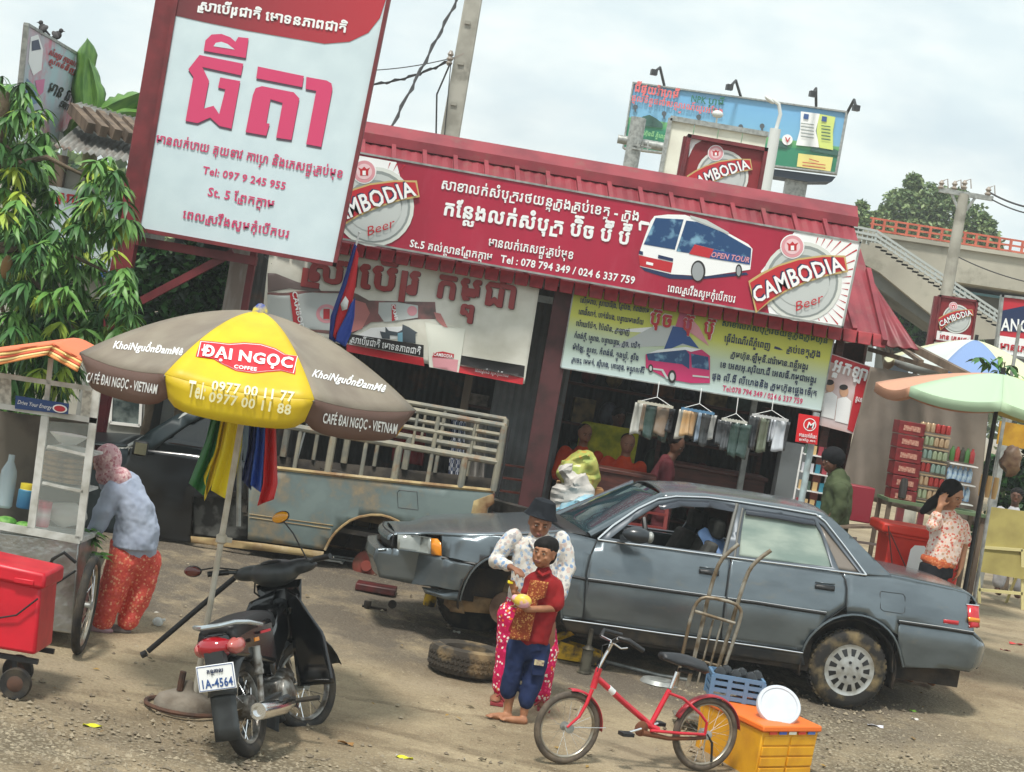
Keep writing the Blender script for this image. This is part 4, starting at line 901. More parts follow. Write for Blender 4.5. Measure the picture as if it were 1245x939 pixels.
def seat(x, w_, wd=.5):
    mb = MB(); mb.box(car.at(x+.22, w_, .52), (.5, wd, .16), M=M_); mb.hexa([car.at(x-.02, w_-wd/2, .55), car.at(x+.1, w_-wd/2, .55), car.at(x+.1, w_+wd/2, .55), car.at(x-.02, w_+wd/2, .55), car.at(x-.2, w_-wd/2+.04, 1.08), car.at(x-.11, w_-wd/2+.04, 1.1), car.at(x-.11, w_+wd/2-.04, 1.1), car.at(x-.2, w_+wd/2-.04, 1.08)])
    if wd < .7: mb.box(car.at(x-.2, w_, 1.19), (.09, .24, .15), M=M_)
    mb.build('car_seat', SEAT, CT, bevel=.03)
seat(1.35, .36); seat(1.35, -.36); seat(.45, 0, 1.2)
mb = MB(); mb.box(car.at(2.2, 0, .84), (.3, 1.35, .16), M=M_); mb.build('dashboard', TRIM, CT, bevel=.03)
mb = MB(); c = car.at(1.98, .36, .92); ax = (car.F*-.8+V((0, 0, .5))).normalized(); e = car.N; f = ax.cross(e)
mb.tube([c+(e*math.cos(a)+f*math.sin(a))*.18 for a in [i*math.pi/10 for i in range(21)]], .013, 6, cap=False); mb.bar(c-e*.17, c+e*.17, .03, .02); mb.build('steering_wheel', TRIM, CT)
mb = MB(); mb.tube([car.at(1.75, .73, .88), car.at(1.78, .70, 1.08), car.at(1.80, .62, 1.2)], .02, 6); mb.build('seat_belt', TRIM, CT)
mb = MB(); mb.grid(lambda u, v: car.at(1.28-.24*u+.03*math.sin(v*9), .50+.10*v*1.3-.1, 1.16-.28*v-.10*u*u+.03*math.sin(u*11+v*5)), 10, 12)
clo = solo(mb, 'blue_shirt', mat('pale_blue_cloth', sR(124, 156, 204), .9), 'pale blue shirt hung over the front seat inside the car', 'shirt', solid=.006)

# ---- pickup truck
pref = P(430, 690, 17.0)
def phw(x, z):
    w_ = .82-.02*cl((.45-z)/.2) + .01*math.sin(cl((z-.4)/.5)*math.pi)
    if z > 1.02: w_ -= (z-1.02)*.35
    return w_-.1*cl((x-3.6)/1)**2
pk = Veh(pref, R(0), .82, phw); K = pk.pts
PT = thing('pickup_truck', 'worn blue grey pickup with rusty edges, pipe side racks and a missing rear wheel', 'truck', V((P(300, 690, 17.8).x, 17.8, .2)))
BEDP = mat('faded_teal_paint', sR(108, 122, 120), .65, c2=sR(82, 96, 98), scale=3.2, c3=sR(150, 130, 98), s3=3.2, lo3=.50, hi3=.72, bump=.1, bscale=20)
RUSTC = mat('cream_rust_paint', sR(172, 152, 108), .75, c2=sR(120, 84, 54), scale=6, c3=sR(196, 182, 146), s3=3)
CABP = mat('black_door_paint', sR(9, 11, 14), .25, c2=sR(28, 32, 36), scale=5, coat=.4)
BTEAL = mat('dark_teal_paint', sR(34, 46, 50), .35, .2, c2=sR(24, 34, 38), scale=6)
arch_p = smooth_poly([(395, 669), (402, 655), (412, 643), (430, 630), (458, 625), (480, 631), (496, 643), (508, 662), (514, 684)], 1)
bed = K([(303, 566), (337, 570.5), (400, 577), (470, 584), (540, 590.5), (599, 597), (600, 611), (594, 618), (591, 636), (588, 690)])+K(arch_p)[::-1]+K([(380, 667), (320, 659), (301, 656)])
pk.patch(bed, 'bed_side', BEDP, PT, step=.1, t=.02); BINS = mat('bed_inside', sR(60, 54, 46), .9, c2=sR(34, 30, 28), scale=7, bump=.3)
pk.patch([(x, z) for x, z in bed], 'far_bed_side', BINS, PT, step=.2, side=-1)
pk.line(K([(303, 565.5), (400, 576.5), (500, 587), (600, 597)]), .02, 'bed_rim', RUSTC, PT, out=0); pk.line(K(arch_p), .012, 'wheel_arch_lip', RUSTC, PT)
pk.patch(K([(576, 609), (600, 600), (601, 612), (593, 618), (591, 636), (589, 664), (574, 660), (570, 638)]), 'corner_panel', RUSTC, PT, inset=-.004)
pk.line(K([(303, 625), (360, 633), (405, 639)]), .004, 'side_stripe', RUSTC, PT); pk.line(K([(303, 629), (360, 637), (402, 643)]), .004, 'side_stripe', RUSTC, PT)
f1 = K([(486, 596), (507, 598), (508.5, 620), (484, 617), (483, 599)]); pk.line(f1+[f1[0]], .003, 'filler_seam', TRIM, PT, out=.001)
pk.patch(K([(232, 652), (300, 659), (320, 661), (394, 671), (392, 679), (320, 670), (300, 668), (232, 660)]), 'sill', RUSTC, PT, inset=-.003)
x0, z0 = pk.xz(303, 566); x1, z1 = pk.xz(600, 597); zb = z0-.42
mb = MB(); mb.box(((pk.at(x0, 0, 0)+pk.at(x1, 0, 0))/2)+V((0, 0, zb)), (abs(x0-x1)-.04, 1.58, .04)); mb.box(pk.at(x1+.02, 0, zb+.22), (.04, 1.6, .42)); mb.box(pk.at(x0-.02, 0, zb+.22), (.04, 1.6, .42)); mb.build('bed_floor', BINS, PT)
mb = MB()
for i in range(9): mb.bar(pk.at(x0-.2-.36*i, -.55+.05*(i%3), zb+.30+.06*(i%2)), pk.at(x0-.62-.36*i, .2-.1*(i%4), zb+.36), .16, .1)
mb.build('scrap_load', BINS, PT)
pk.patch([(x, z) for x, z in bed], 'bed_liner', BINS, PT, step=.2, inset=.03)
mb = MB(); mb.box(pk.at((x0+x1)/2+.6, 0, .42), (3.6, .9, .16)); mb.box(pk.at(x1+.5, .5, .42), (1.1, .25, .12)); mb.build('chassis', UNDER, PT)
ax_, az_ = pk.xz(448, 668)
mb = MB(); mb.grid(lambda u, v: pk.at(ax_+.02+.46*math.cos(R(-5+190*u)), .35+.42*v, az_-.05+.42*math.sin(R(-5+190*u))), 20, 2); mb.add([pk.at(ax_+.02+.46*math.cos(R(-5+190*i/20)), .36, az_-.05+.42*math.sin(R(-5+190*i/20))) for i in range(21)], [tuple(range(21))]); mb.build('wheel_well', MUDM, PT, solid=.006)
c = pk.at(*([pk.xz(444, 690)[0], .62, pk.xz(444, 690)[1]])); mb = MB(); mb.lathe([(.11, -.05), (.125, -.05), (.125, .03), (.10, .045), (.05, .05), (.045, .08), (.0001, .08)], c, pk.N, 26); mb.build('brake_drum', mat('rusty_drum', sR(136, 62, 52), .7, c2=sR(96, 66, 50), scale=8), PT)
mb = MB(); mb.tube([c+V((0, .05, .02)), c+V((.12, .05, .42))], .035, 8); mb.box(c+V((0, .1, .40)), (.3, .2, .06)); mb.tube([c+V((0, .1, 0)), c+V((0, 1.3, 0))], .05, 10); mb.build('axle', MUDM, PT)
for i, q in enumerate([(-.12, .1), (.05, .12), (.2, .08)]): mb = MB(); a = pk.at(ax_+q[0], .5, az_-.02); mb.tube([a+V((0, 0, .3)), a+V((.02, 0, .1)), a+V((-.03, 0, -.05))], .012, 6); mb.build('brake_pipe', UNDER, PT)
# cab
dr = K([(160, 560), (158, 543), (190, 541), (232, 604), (231, 658), (180, 652)])
pk.patch(K([(142, 575), (158, 545), (176, 546), (240, 553), (262, 556), (300, 562), (300, 607), (234, 604), (231.5, 660), (150, 652)]), 'cab_door', CABP, PT, step=.1)
pk.patch(K([(233, 604), (300, 608), (300, 658), (232, 652)]), 'door_opening', mat('grey_metal_junk', sR(92, 92, 88), .7, c2=sR(40, 38, 36), scale=7, lo=.45, hi=.55, bump=.6, bscale=14), PT, inset=.12)
win = K([(185, 549), (204, 533), (230, 515), (252, 504), (296, 502), (296, 560), (262, 557)])
cabup = K([(158, 543), (180, 525), (215, 504), (246, 494), (304, 491), (304, 563), (262, 558), (176, 547)])
pk.patch(cabup, 'cab_frame', BTEAL, PT, holes=[win], step=.1, t=.03); pk.patch(cabup, 'far_cab_frame', BTEAL, PT, holes=[win], step=.14, t=.03, side=-1)
pk.patch(win, 'door_window', glass('dark_glass', sR(20, 26, 28), .8), PT, inset=.02, t=.003)
wb, wt = K([(156, 543)])[0], K([(244, 493.5)])[0]
pk.strip([wb, ((wb[0]+wt[0])/2, (wb[1]+wt[1])/2+.01), wt], 'windscreen', glass('green_glass', sR(44, 66, 66), .85), PT, crown=.02, bow=.06, t=.004)
mb = MB(); pk.line([wb, wt], .022, '', None, None, mb=mb, out=-.01); mb.build('windscreen_pillar', GREYST, PT)
pk.strip([wt]+K([(260, 490), (304, 489)]), 'cab_roof', BTEAL, PT, crown=.04)
pk.strip([(K([(60, 548)])[0][0], wb[1]-.14)]+[(wb[0]+.5, wb[1]-.05), (wb[0]+.02, wb[1])], 'bonnet', BTEAL, PT, crown=.05)
pk.patch(K([(156, 545), (150, 652), (60, 640), (52, 556), (100, 549)]), 'front_fender', BTEAL, PT, step=.15)
mb = MB(); mb.box(pk.at(K([(200, 560)])[0][0], 0, .8), (.5, 1.3, .3)); mb.build('cab_seat', SEAT, PT, bevel=.04)
mxz = pk.xz(175.5, 544); mb = MB(); mb.box(pk.at(mxz[0], 1.0, mxz[1]), (.13, .06, .13)); mm = mb.build('wing_mirror', TRIM, PT, bevel=.02); mb = MB(); mb.box(pk.at(mxz[0]-.01, 1.035, mxz[1]), (.10, .01, .10)); mb.build('mirror_glass', mat('mirror_face', sR(150, 150, 130), .15, .8), mm)
wheel(pk, K([(120, 680)])[0][0], .47, .8, .3, PT, cap=False)
# racks
PIPE = mat('rack_pipe', sR(146, 140, 122), .6, .1, c2=sR(120, 120, 112), scale=8, c3=sR(136, 96, 62), s3=6, lo3=.55, hi3=.7)
def zat(y_, x=597): return pk.xz(x, y_)[1]
zt0, zm1, zm2, zt3 = z1, zat(560), zat(536), zat(514); xl = pk.xz(322, 540)[0]
for sd_ in (1, -1):
    w_ = .8*sd_
    for z, r in ((zm1, .030), (zm2, .021), (zt3, .024)):
        mb = MB(); mb.tube([pk.at(xl, w_, z), pk.at(x1, w_, z)], r, 8); mb.build('rack_rail', PIPE, PT)
    for i in range(8):
        x = xl+(x1-xl)*i/7; big = i % 2 == 0 or i == 7
        mb = MB(); zz = z0+(z1-z0)*(x-x0)/(x1-x0); mb.tube([pk.at(x, w_, zz), pk.at(x, w_, zt3 if i in (0, 5, 7, 3) else zm1)], .032 if big else .019, 8); mb.build('rack_post', PIPE, PT)
    for i in range(4):
        x = xl+(x1-xl)*(i+.5)/4; mb = MB(); mb.tube([pk.at(x, w_, zm1), pk.at(x, w_, zt3)], .013, 6); mb.build('rack_post', PIPE, PT)
for z in (zm1, zm2, zt3):
    for x in (x1, xl): mb = MB(); mb.tube([pk.at(x, -.8, z), pk.at(x, .8, z)], .017, 8); mb.build('rack_rail', PIPE, PT)
for i in range(1, 4): mb = MB(); mb.tube([pk.at(x1, -.8+.4*i, z1-.05), pk.at(x1, -.8+.4*i, zt3)], .015, 6); mb.build('rack_post', PIPE, PT)
mb = MB(); mb.tube([pk.at(x1-.04, .82, z1-.04), pk.at(x1-.05, .84, zm1), pk.at(x1-.04, .82, zt3)], .012, 6); mb.build('latch_chain', DARKST, PT)
# ------------------------------------------------------------------ coffee parasol
up_ = G(243, 866); YP = up_.y; cen = P(301, 466, YP); cen.x = P(290, 560, YP).x*.5+P(301, 466, YP).x*.5
px_ = P(270, 700, YP).x; zr_ = P(301, 464, YP).z; za_ = P(318, 380, YP).z; RU = (P(506, 500, YP)-P(97, 434, YP)).length/2
cx_ = (P(506, 498, YP).x+P(97, 434, YP).x)/2
U = thing('coffee_parasol', 'brown and yellow coffee parasol with a red emblem, stuck in a stone base', 'parasol', V((cx_, YP, up_.z)))
TOPB = mat('parasol_top_sheen_brown', sR(136, 126, 110), .55, c2=sR(120, 108, 94), scale=4, bump=.35, bscale=7); VALB = mat('parasol_valance_brown', sR(98, 72, 62), .6, bump=.35, bscale=7); YEL = mat('parasol_yellow', sR(216, 188, 22), .5, c2=sR(198, 168, 20), scale=3, bump=.35, bscale=7); YELV = mat('parasol_valance_yellow', sR(190, 140, 16), .6)  # brown top paler than its valance: sun sheen mixed into the colour
angs = [181, 251, 299, 359, 60, 121]
def rim(a, r, z): return V((cx_+RU*r*math.cos(R(a)), YP+RU*r*math.sin(R(a)), z))
def canopy(a0, a1, nm, m, mv, par, zr=zr_, za=za_, val=.18, text=None):
    a1 = a1+360 if a1 < a0 else a1; mb = MB()
    def fn(u, v):
        z = zr+(za-zr)*(1-v**1.75); p = rim(a0, v, z).lerp(rim(a1, v, z), u); q = 4*u*(1-u); p.z -= .045*q*math.sin(v*math.pi*.75); return p
    mb.grid(fn, 10, 14); o = mb.build(nm, m, par, solid=.003)
    mb2 = MB()
    def fv(u, v):
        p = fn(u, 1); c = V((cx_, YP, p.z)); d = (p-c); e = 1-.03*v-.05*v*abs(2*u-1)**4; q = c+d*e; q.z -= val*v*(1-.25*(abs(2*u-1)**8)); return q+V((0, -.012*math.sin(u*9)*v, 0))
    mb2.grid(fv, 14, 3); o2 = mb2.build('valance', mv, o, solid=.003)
    return mb, mb2
hv, hf = [], []
for i in range(6):
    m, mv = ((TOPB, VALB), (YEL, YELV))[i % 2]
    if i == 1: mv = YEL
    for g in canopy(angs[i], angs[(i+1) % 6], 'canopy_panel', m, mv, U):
        k = len(hv); hv += g.v; hf += [tuple(j+k for j in f) for f in g.f]
bvU = BVHTree.FromPolygons(hv, hf)
def WU(px, py, lift=.006):
    d = ray(px, py).normalized(); h, n, *_ = bvU.ray_cast(CAMP, d)
    if h is None: h = P(px, py, YP-.5)
    return h-d*(lift+.002)
for i in range(6):
    mb = MB(); mb.tube([rim(angs[i], v, zr_+(za_-zr_)*(1-v**1.75)-.012) for v in (0, .25, .5, .75, .9, 1)], .006, 5); mb.build('rib', GREYST, U)
    mb = MB(); mb.tube([rim(angs[i], .5, zr_+(za_-zr_)*(1-.5**1.75)-.02), V((cx_, YP, zr_-.12))], .005, 5); mb.build('stretcher', GREYST, U)
mb = MB(); mb.tube([V((cx_-.0, YP, up_.z)), V((cx_, YP, za_))], .019, 14); mb.build('pole', mat('cream_pole', sR(196, 190, 176), .45, c2=sR(170, 160, 140), scale=9), U)
zc = P(268, 655, YP).z; mb = MB(); mb.lathe([(.022, -.03), (.034, -.02), (.034, .02), (.022, .03)], (cx_, YP, zc), n=12); mb.box((cx_+.04, YP, zc), (.05, .02, .03)); mb.build('clamp', MATS['cream_pole'], U)
mb = MB(); mb.lathe([(.05, -.01), (.045, .02), (.02, .05), (.0001, .055)], (cx_, YP, za_), n=14); mb.build('finial', mat('finial_cloth', sR(210, 190, 60), .6, c2=sR(40, 70, 150), scale=20), U)
bz = [(.19, 0), (.195, .05), (.17, .10), (.10, .13), (.05, .14), (.03, .2), (.0001, .2)]
mb = MB(); mb.lathe(bz, (cx_-.05, YP, up_.z-.02), n=9, ang=.3); mb.build('stone_base', mat('base_stone', sR(132, 124, 112), .95, c2=sR(98, 88, 76), scale=6, bump=.4), U, bevel=.015)
mb = MB(); mb.tube([V((cx_-.05+.24*math.cos(a), YP+.24*math.sin(a), up_.z+.02)) for a in [i*math.pi/9 for i in range(19)]], .014, 6, cap=False); mb.tube([V((cx_-.09, YP-.05, up_.z+.12)), V((cx_-.085, YP-.055, up_.z+.24))], .02, 8); mb.build('base_ring', mat('rust_iron', sR(92, 62, 46), .8, c2=sR(60, 44, 36), scale=9), U)
em = [(440, 155), (490, 160), (545, 167), (600, 163), (660, 168), (710, 184), (745, 205), (793, 211), (778, 276), (730, 264), (680, 268), (630, 273), (570, 264), (520, 240), (490, 222), (428, 213)]
EM = lambda pts: [(90+x/2.895, 360+y/2.895) for x, y in pts]
def on_u(pts, nm, m, l):
    q = EM(pts); x0, x1, y0, y1 = min(p[0] for p in q), max(p[0] for p in q), min(p[1] for p in q), max(p[1] for p in q)
    gx = [V((x0+5*i+.3, y0+5*j+.4)) for i in range(int((x1-x0)/5)+1) for j in range(int((y1-y0)/5)+1)]
    v, e, f, *_ = geometry.delaunay_2d_cdt([V(p) for p in q]+gx, [(i, (i+1) % len(q)) for i in range(len(q))], [list(range(len(q)))], 2, 1e-5)
    mb = MB(); mb.add([WU(p.x, p.y, l) for p in v], f); mb.build(nm, m, U)
cxe = sum(p[0] for p in em)/len(em); cye = sum(p[1] for p in em)/len(em)
on_u(em, 'emblem', mat('emblem_red', sR(206, 30, 44), .5), .007)
def off(pts, d): return [(x+(cxe-x)*d, y+(cye-y)*d*2.2) for x, y in pts]
on_u(off(em, .03), 'emblem', PRINTW, .010); on_u(off(em, .045), 'emblem', MATS['emblem_red'], .013)
YP2 = mat('print_cream', sR(238, 234, 190), .5)
for s, A, B, h, m, wg, it in (('ĐẠI NGỌC', (448, 208), (768, 253), 12.5, PRINTW, .04, 0), ('COFFEE', (562, 253), (642, 264), 4.2, PRINTW, .022, 0), ('Tel:', (397, 353), (458, 364), 20, YP2, .022, 0),
                           ('0977 00 11 77', (482, 331), (770, 372), 12, YP2, .022, 0), ('0977 00 11 88', (472, 371), (760, 418), 12, YP2, .022, 0),
                           ('KhoiNguồnĐamMê', (135, 183), (378, 208), 9, PRINTW, .022, .35), ('KhoiNguồnĐamMê', (835, 282), (1090, 338), 9, PRINTW, .022, .35),
                           ('CAFÉ ĐAI NGỌC - VIETNAM', (40, 302), (290, 345), 11.5, PRINTW, .022, 0), ('CAFÉ ĐAI NGỌC - VIETNAM', (874, 446), (1135, 486), 12, PRINTW, .022, 0)):
    (A, B) = EM([A, B]); letters(s, A, B, h, WU, 'lettering', m, U, wg, .018, italic=it)
# rolled parasol hanging from it
def cloth(edgeL, edgeR, Y, nm, m, par, amp=.02, fr=14, ph=0, dy=.0, solid=.002):
    k = len(edgeL)-1; mb = MB()
    def fn(u, v):
        q = v*k; i = min(int(q), k-1); f = q-i; a = V(edgeL[i]).lerp(V(edgeL[i+1]), f); b = V(edgeR[i]).lerp(V(edgeR[i+1]), f); c = a.lerp(b, u)
        return P(c.x, c.y, Y+amp*math.sin(u*fr+ph+v*2.5)+dy*(u-.5))
    mb.grid(fn, 14, 12); return mb.build(nm, m, par, solid=solid)
FR = thing('rolled_parasol', 'rolled up parasol of green, yellow, blue and red cloth hanging below the coffee parasol', 'parasol', P(283, 610, YP+.22))
Zf = lambda pts: [(120+x/4.695, 460+y/4.695) for x, y in pts]
for L_, R_, c, ph in (([(655, 170), (610, 360), (515, 600)], [(708, 170), (665, 400), (600, 672)], (38, 110, 56), 0), ([(705, 170), (660, 400), (600, 560), (605, 700)], [(740, 170), (700, 400), (650, 600), (630, 640)], (226, 200, 30), 1), ([(735, 170), (695, 400), (640, 640)], [(830, 170), (815, 400), (748, 702)], (238, 220, 36), 2),
                      ([(865, 190), (850, 400), (815, 580)], [(905, 190), (900, 400), (870, 640)], (22, 40, 96), 4), ([(900, 190), (890, 400), (865, 610)], [(952, 190), (950, 400), (940, 662)], (44, 84, 176), 2), ([(948, 190), (946, 400), (938, 600), (905, 728)], [(1008, 190), (1014, 400), (1020, 600), (1000, 690)], (206, 40, 44), 3)):
    cloth(Zf(L_), Zf(R_), YP+.22, 'canopy_fold', mat('fold_%d_%d' % c[:2], sR(*c), .55), FR, amp=.03, fr=9, ph=ph)
mb = MB(); mb.tube([P(292, 480, YP+.26), P(290, 640, YP+.26)], .015, 8); mb.build('shaft', GREYST, FR)
mb = MB(); mb.tube([P(180, 792, YP+.35), P(262, 722, YP+.35), P(292, 697, YP+.35)], .018, 10); mb.tube([P(178, 794, YP+.35), P(172, 797, YP+.35)], .022, 10)
solo(mb, 'metal_bar', DARKST, 'long black metal bar leaning on the parasol pole behind the motorbike', 'bar')

# ------------------------------------------------------------------ wheels with spokes
def spoke_wheel(c, ax, r, tr, par, nsp=28, rimm=None, nm='wheel', tm=None, sw=.0016):
    ax = V(ax).normalized(); e = ax.cross(V((0, 0, 1))).normalized(); f = e.cross(ax); c = V(c)
    def ring(rad, th, n=40, fl=1.0):
        mb = MB(); vs = []
        m_ = 10
        for i in range(n):
            a = 2*math.pi*i/n; d = e*math.cos(a)+f*math.sin(a)
            for j in range(m_):
                b = 2*math.pi*j/m_; vs.append(c+d*(rad+th*fl*math.cos(b))+ax*th*math.sin(b))
        fs = [(i*m_+j, i*m_+(j+1) % m_, ((i+1) % n)*m_+(j+1) % m_, ((i+1) % n)*m_+j) for i in range(n) for j in range(m_)]
        mb.add(vs, fs); return mb
    w = ring(r-tr, tr).build('tyre', tm or RUBBER, par)
    ring(r-2.1*tr, tr*.62, fl=.7).build('rim', rimm or CHROME, par)
    mb = MB(); mb.lathe([(.018, -.045), (.030, -.04), (.030, -.032), (.018, -.028), (.018, .028), (.030, .032), (.030, .04), (.018, .045)], c, ax, 14); mb.build('hub', GREYST, par)
    mb = MB()
    for i in range(nsp):
        a = 2*math.pi*i/nsp; d = e*math.cos(a)+f*math.sin(a); a2 = a+(.5 if i % 4 < 2 else -.5); g = e*math.cos(a2)+f*math.sin(a2)
        mb.tube([c+g*.028+ax*(.035 if i % 2 else -.035), c+d*(r-2.2*tr)], sw, 3, cap=False)
    mb.build('spokes', CHROME, par, kind='stuff')

# ------------------------------------------------------------------ motorbike
mA, mB_ = G(305, 921), G(377, 881)
MBK = thing('motorbike', 'black step through motorbike seen from behind, white plate and red tail lamp', 'motorbike', V((mA.x, mA.y, mA.z)))
mF = (mB_-mA); mF.z = 0; mL_ = mF.length; mF.normalize(); lean = R(19)
left0 = V((-mF.y, mF.x, 0)); mU = V((0, 0, 1))*math.cos(lean)+left0*math.sin(lean); mS = left0*math.cos(lean)-V((0, 0, 1))*math.sin(lean)
KK = 1.2/mL_ if mL_ < 1.2 else 1
def m(x, y, z): return mA+mF*x*mL_/1.2+mS*y+mU*z
mM = Matrix((mF, mS, mU)).transposed()
BLK = mat('gloss_black', sR(14, 15, 17), .16, c2=sR(24, 25, 28), scale=6, coat=.6); DGP = mat('dark_grey_plastic', sR(52, 56, 58), .4, c2=sR(40, 43, 46), scale=9); ENG = mat('engine_alloy', sR(150, 150, 146), .4, .6, c2=sR(84, 76, 66), scale=14, lo=.42, hi=.6)
def part(nm, mt, fn, par=None, **k):
    mb = MB(); fn(mb); return mb.build(nm, mt, par or MBK, **k)
r_ = .283
spoke_wheel(m(0, 0, r_), mS, r_, .04, MBK, 20, ENG, sw=.003); 
st = Quaternion(mU, R(-26)); mS2 = st@mS; mF2 = st@mF
spoke_wheel(m(1.2, 0, r_), mS2, r_, .034, MBK, 20, ENG, sw=.003)
part('rear_brake_hub', ENG, lambda b: b.lathe([(.02, -.06), (.07, -.055), (.075, 0), (.07, .055), (.02, .06)], m(0, 0, r_), mS, 18))
def arc_strip(b, c, r, a0, a1, w, S, F_, U_, th=.006, n=16, sag=.5):
    def fn(u, v):
        a = R(a0+(a1-a0)*u); y = (v-.5)*2; rr = r-abs(y)**2*w*sag; return c+F_*rr*math.cos(a)+U_*rr*math.sin(a)+S*y*w
    b.grid(fn, n, 6)
part('rear_mudguard', DGP, lambda b: arc_strip(b, m(0, 0, r_), .345, 55, 160, .085, mS, mF, mU), solid=.006)
part('mudguard_flap', DGP, lambda b: b.grid(lambda u, v: m(-.335-.02*v, (u-.5)*.15, .44-.30*v+.0*u), 4, 4), solid=.006)
part('front_mudguard', DGP, lambda b: arc_strip(b, m(1.2, 0, r_), .335, 15, 215, .07, mS2, mF2, mU), solid=.006)
part('front_mudguard_tail', DGP, lambda b: b.grid(lambda u, v: m(1.2, 0, r_)+mF2*(-.30-.03*v)+mS2*(u-.5)*(.16-.03*v)+mU*(-.10-.17*v), 4, 3), solid=.006)
for sx in (1, -1): part('fork_leg', ENG, lambda b: b.tube([m(1.2, 0, r_)+mS2*.075*sx, m(1.02, 0, .78)+mS2*.075*sx], .020, 10))
# tail
part('tail_cowl', BLK, lambda b: (b.hexa([m(-.30, -.09, .60), m(.42, -.12, .48), m(.42, .12, .48), m(-.30, .09, .60), m(-.34, -.075, .735), m(.42, -.12, .76), m(.42, .12, .76), m(-.34, .075, .735)])), bevel=.03)
tl = part('tail_lamp', mat('tail_red', sR(150, 14, 30), .12, coat=.8), lambda b: b.ball(m(-.28, .02, .66), (.105, .115, .07), 18, 10, mM))
for sx in (1, -1): part('rear_indicator', mat('clear_lens', sR(176, 90, 84), .12, coat=.8), lambda b: b.ball(m(-.26, .098*sx, .655), (.10, .045, .05), 14, 8, mM), tl)
def seatf(b):
    def fn(u, v):
        x = -.30+.92*u; wy = .125-.05*u**2; a = (v-.5)*2; z = .79+.03*math.sin(u*3)-.045*abs(a)**3+(.0 if u > .05 else -.02); return m(x, a*wy, z-.05*(abs(a) > .95))
    b.grid(fn, 14, 10)
part('seat', mat('seat_vinyl', sR(34, 34, 36), .5), seatf, solid=.06)
part('grab_rail', mat('rail_silver', sR(190, 200, 206), .25, .7), lambda b: b.tube([m(.10, .145, .735), m(-.15, .15, .77), m(-.30, .12, .785), m(-.37, .05, .78), m(-.37, -.05, .78), m(-.30, -.12, .785), m(-.15, -.15, .77), m(.10, -.145, .735)], .014, 8))
part('indicator_strip', MATS['amber_lens'], lambda b: b.box(m(.02, -.131, .66), (.07, .006, .022), M=mM)); part('red_stripe', PRED, lambda b: b.box(m(.22, -.126, .69), (.16, .006, .014), M=mM))
part('plate_bracket', DGP, lambda b: b.box(m(-.36, 0, .54), (.06, .11, .2), M=mM))
pl_ = part('number_plate', PRINTW, lambda b: b.box(m(-.400, 0, .50), (.006, .225, .145), M=mM), bevel=.004)
part('plate_edge', PBLUE, lambda b: [b.bar(m(-.404, a*.105, .50+c*.066), m(-.404, d*.105, .50+e*.066), .004, .003) for a, c, d, e in ((-1, -1, 1, -1), (1, -1, 1, 1), (1, 1, -1, 1), (-1, 1, -1, -1))], pl_)
class PlM:
    pass
plp = Pl(m(-.404, 0, .5), -mF)
def prj(q): return proj(q)
LP = lambda y, z: prj(m(-.404, y, z))
letters('1A-4564', LP(.095, .447), LP(-.095, .447), 10.5, plp.W, 'lettering', PBLUE, pl_, .022, .003); letters('កណ្តាល', LP(.05, .527), LP(-.05, .527), 5, plp.W, 'lettering', PNAVY, pl_, .022, .003)
for sx in (1, -1):
    part('shock_absorber', ENG, lambda b: (b.tube([m(.0, .11*sx, r_), m(.05, .11*sx, .48)], .018, 10), b.lathe([(.028, 0), (.03, .02), (.026, .03), (.03, .05), (.026, .07), (.03, .09), (.026, .11), (.028, .16)], m(.04, .11*sx, .46), mU, 12)))
    part('swing_arm', DGP, lambda b: b.bar(m(0, .085*sx, r_), m(.5, .085*sx, .30), .025, .04))
part('exhaust', CHROME, lambda b: (b.lathe([(.0001, .03), (.028, .03), (.03, 0), (.048, 0), (.052, .03), (.050, .40), (.03, .5), (.016, .58)], m(-.22, -.155, .27), mF+mU*-.06, 18), b.tube([m(.34, -.15, .24), m(.6, -.13, .18), m(.80, -.05, .30)], .016, 8)))
part('exhaust_guard', DGP, lambda b: b.tube([m(.08, -.205, .30), m(.2, -.208, .30)], .016, 8))
part('chain_case', DGP, lambda b: b.box(m(.25, .10, .29), (.56, .02, .09), M=mM), bevel=.01)
part('engine', ENG, lambda b: (b.box(m(.58, 0, .30), (.28, .18, .16), M=mM), b.tube([m(.66, 0, .34), m(.86, 0, .37)], .065, 14), b.ball(m(.55, -.10, .30), (.10, .04, .09), 14, 8, mM), b.ball(m(.55, .10, .30), (.10, .04, .09), 14, 8, mM)), bevel=.012)
part('foot_peg', RUBBER, lambda b: (b.tube([m(.60, -.28, .24), m(.60, .28, .24)], .015, 8), b.tube([m(.25, -.24, .28), m(.25, -.12, .28)], .014, 8), b.tube([m(.25, .24, .28), m(.25, .12, .28)], .014, 8)))
part('side_stand', DGP, lambda b: b.tube([m(.5, .10, .22), m(.46, .30, -.045)], .012, 8))
part('frame_tube', DGP, lambda b: (b.tube([m(1.0, 0, .82), m(.75, 0, .52), m(.45, 0, .45), m(.30, 0, .6)], .045, 10)))
part('body_cover', BLK, lambda b: b.hexa([m(.38, -.10, .40), m(.95, -.05, .62), m(.95, .05, .62), m(.38, .10, .40), m(.38, -.11, .66), m(1.0, -.04, .84), m(1.0, .04, .84), m(.38, .11, .66)]), bevel=.03)
for sx in (1, -1):
    def shield(b, sx=sx):
        def fn(u, v):
            z = .90-.60*u; a = v; w_ = .05+(.245-.02*math.cos(u*3))*a; x = .90-.10*u-.02*math.sin(u*3)+.10*(1-a)*1.3-.05*a; w_ *= (.55+.5*min(1, u*2.2)); return m(x, sx*w_, z-.05*a*(1-u))
        b.grid(fn, 14, 8)
    part('leg_shield', BLK, shield, solid=.012)
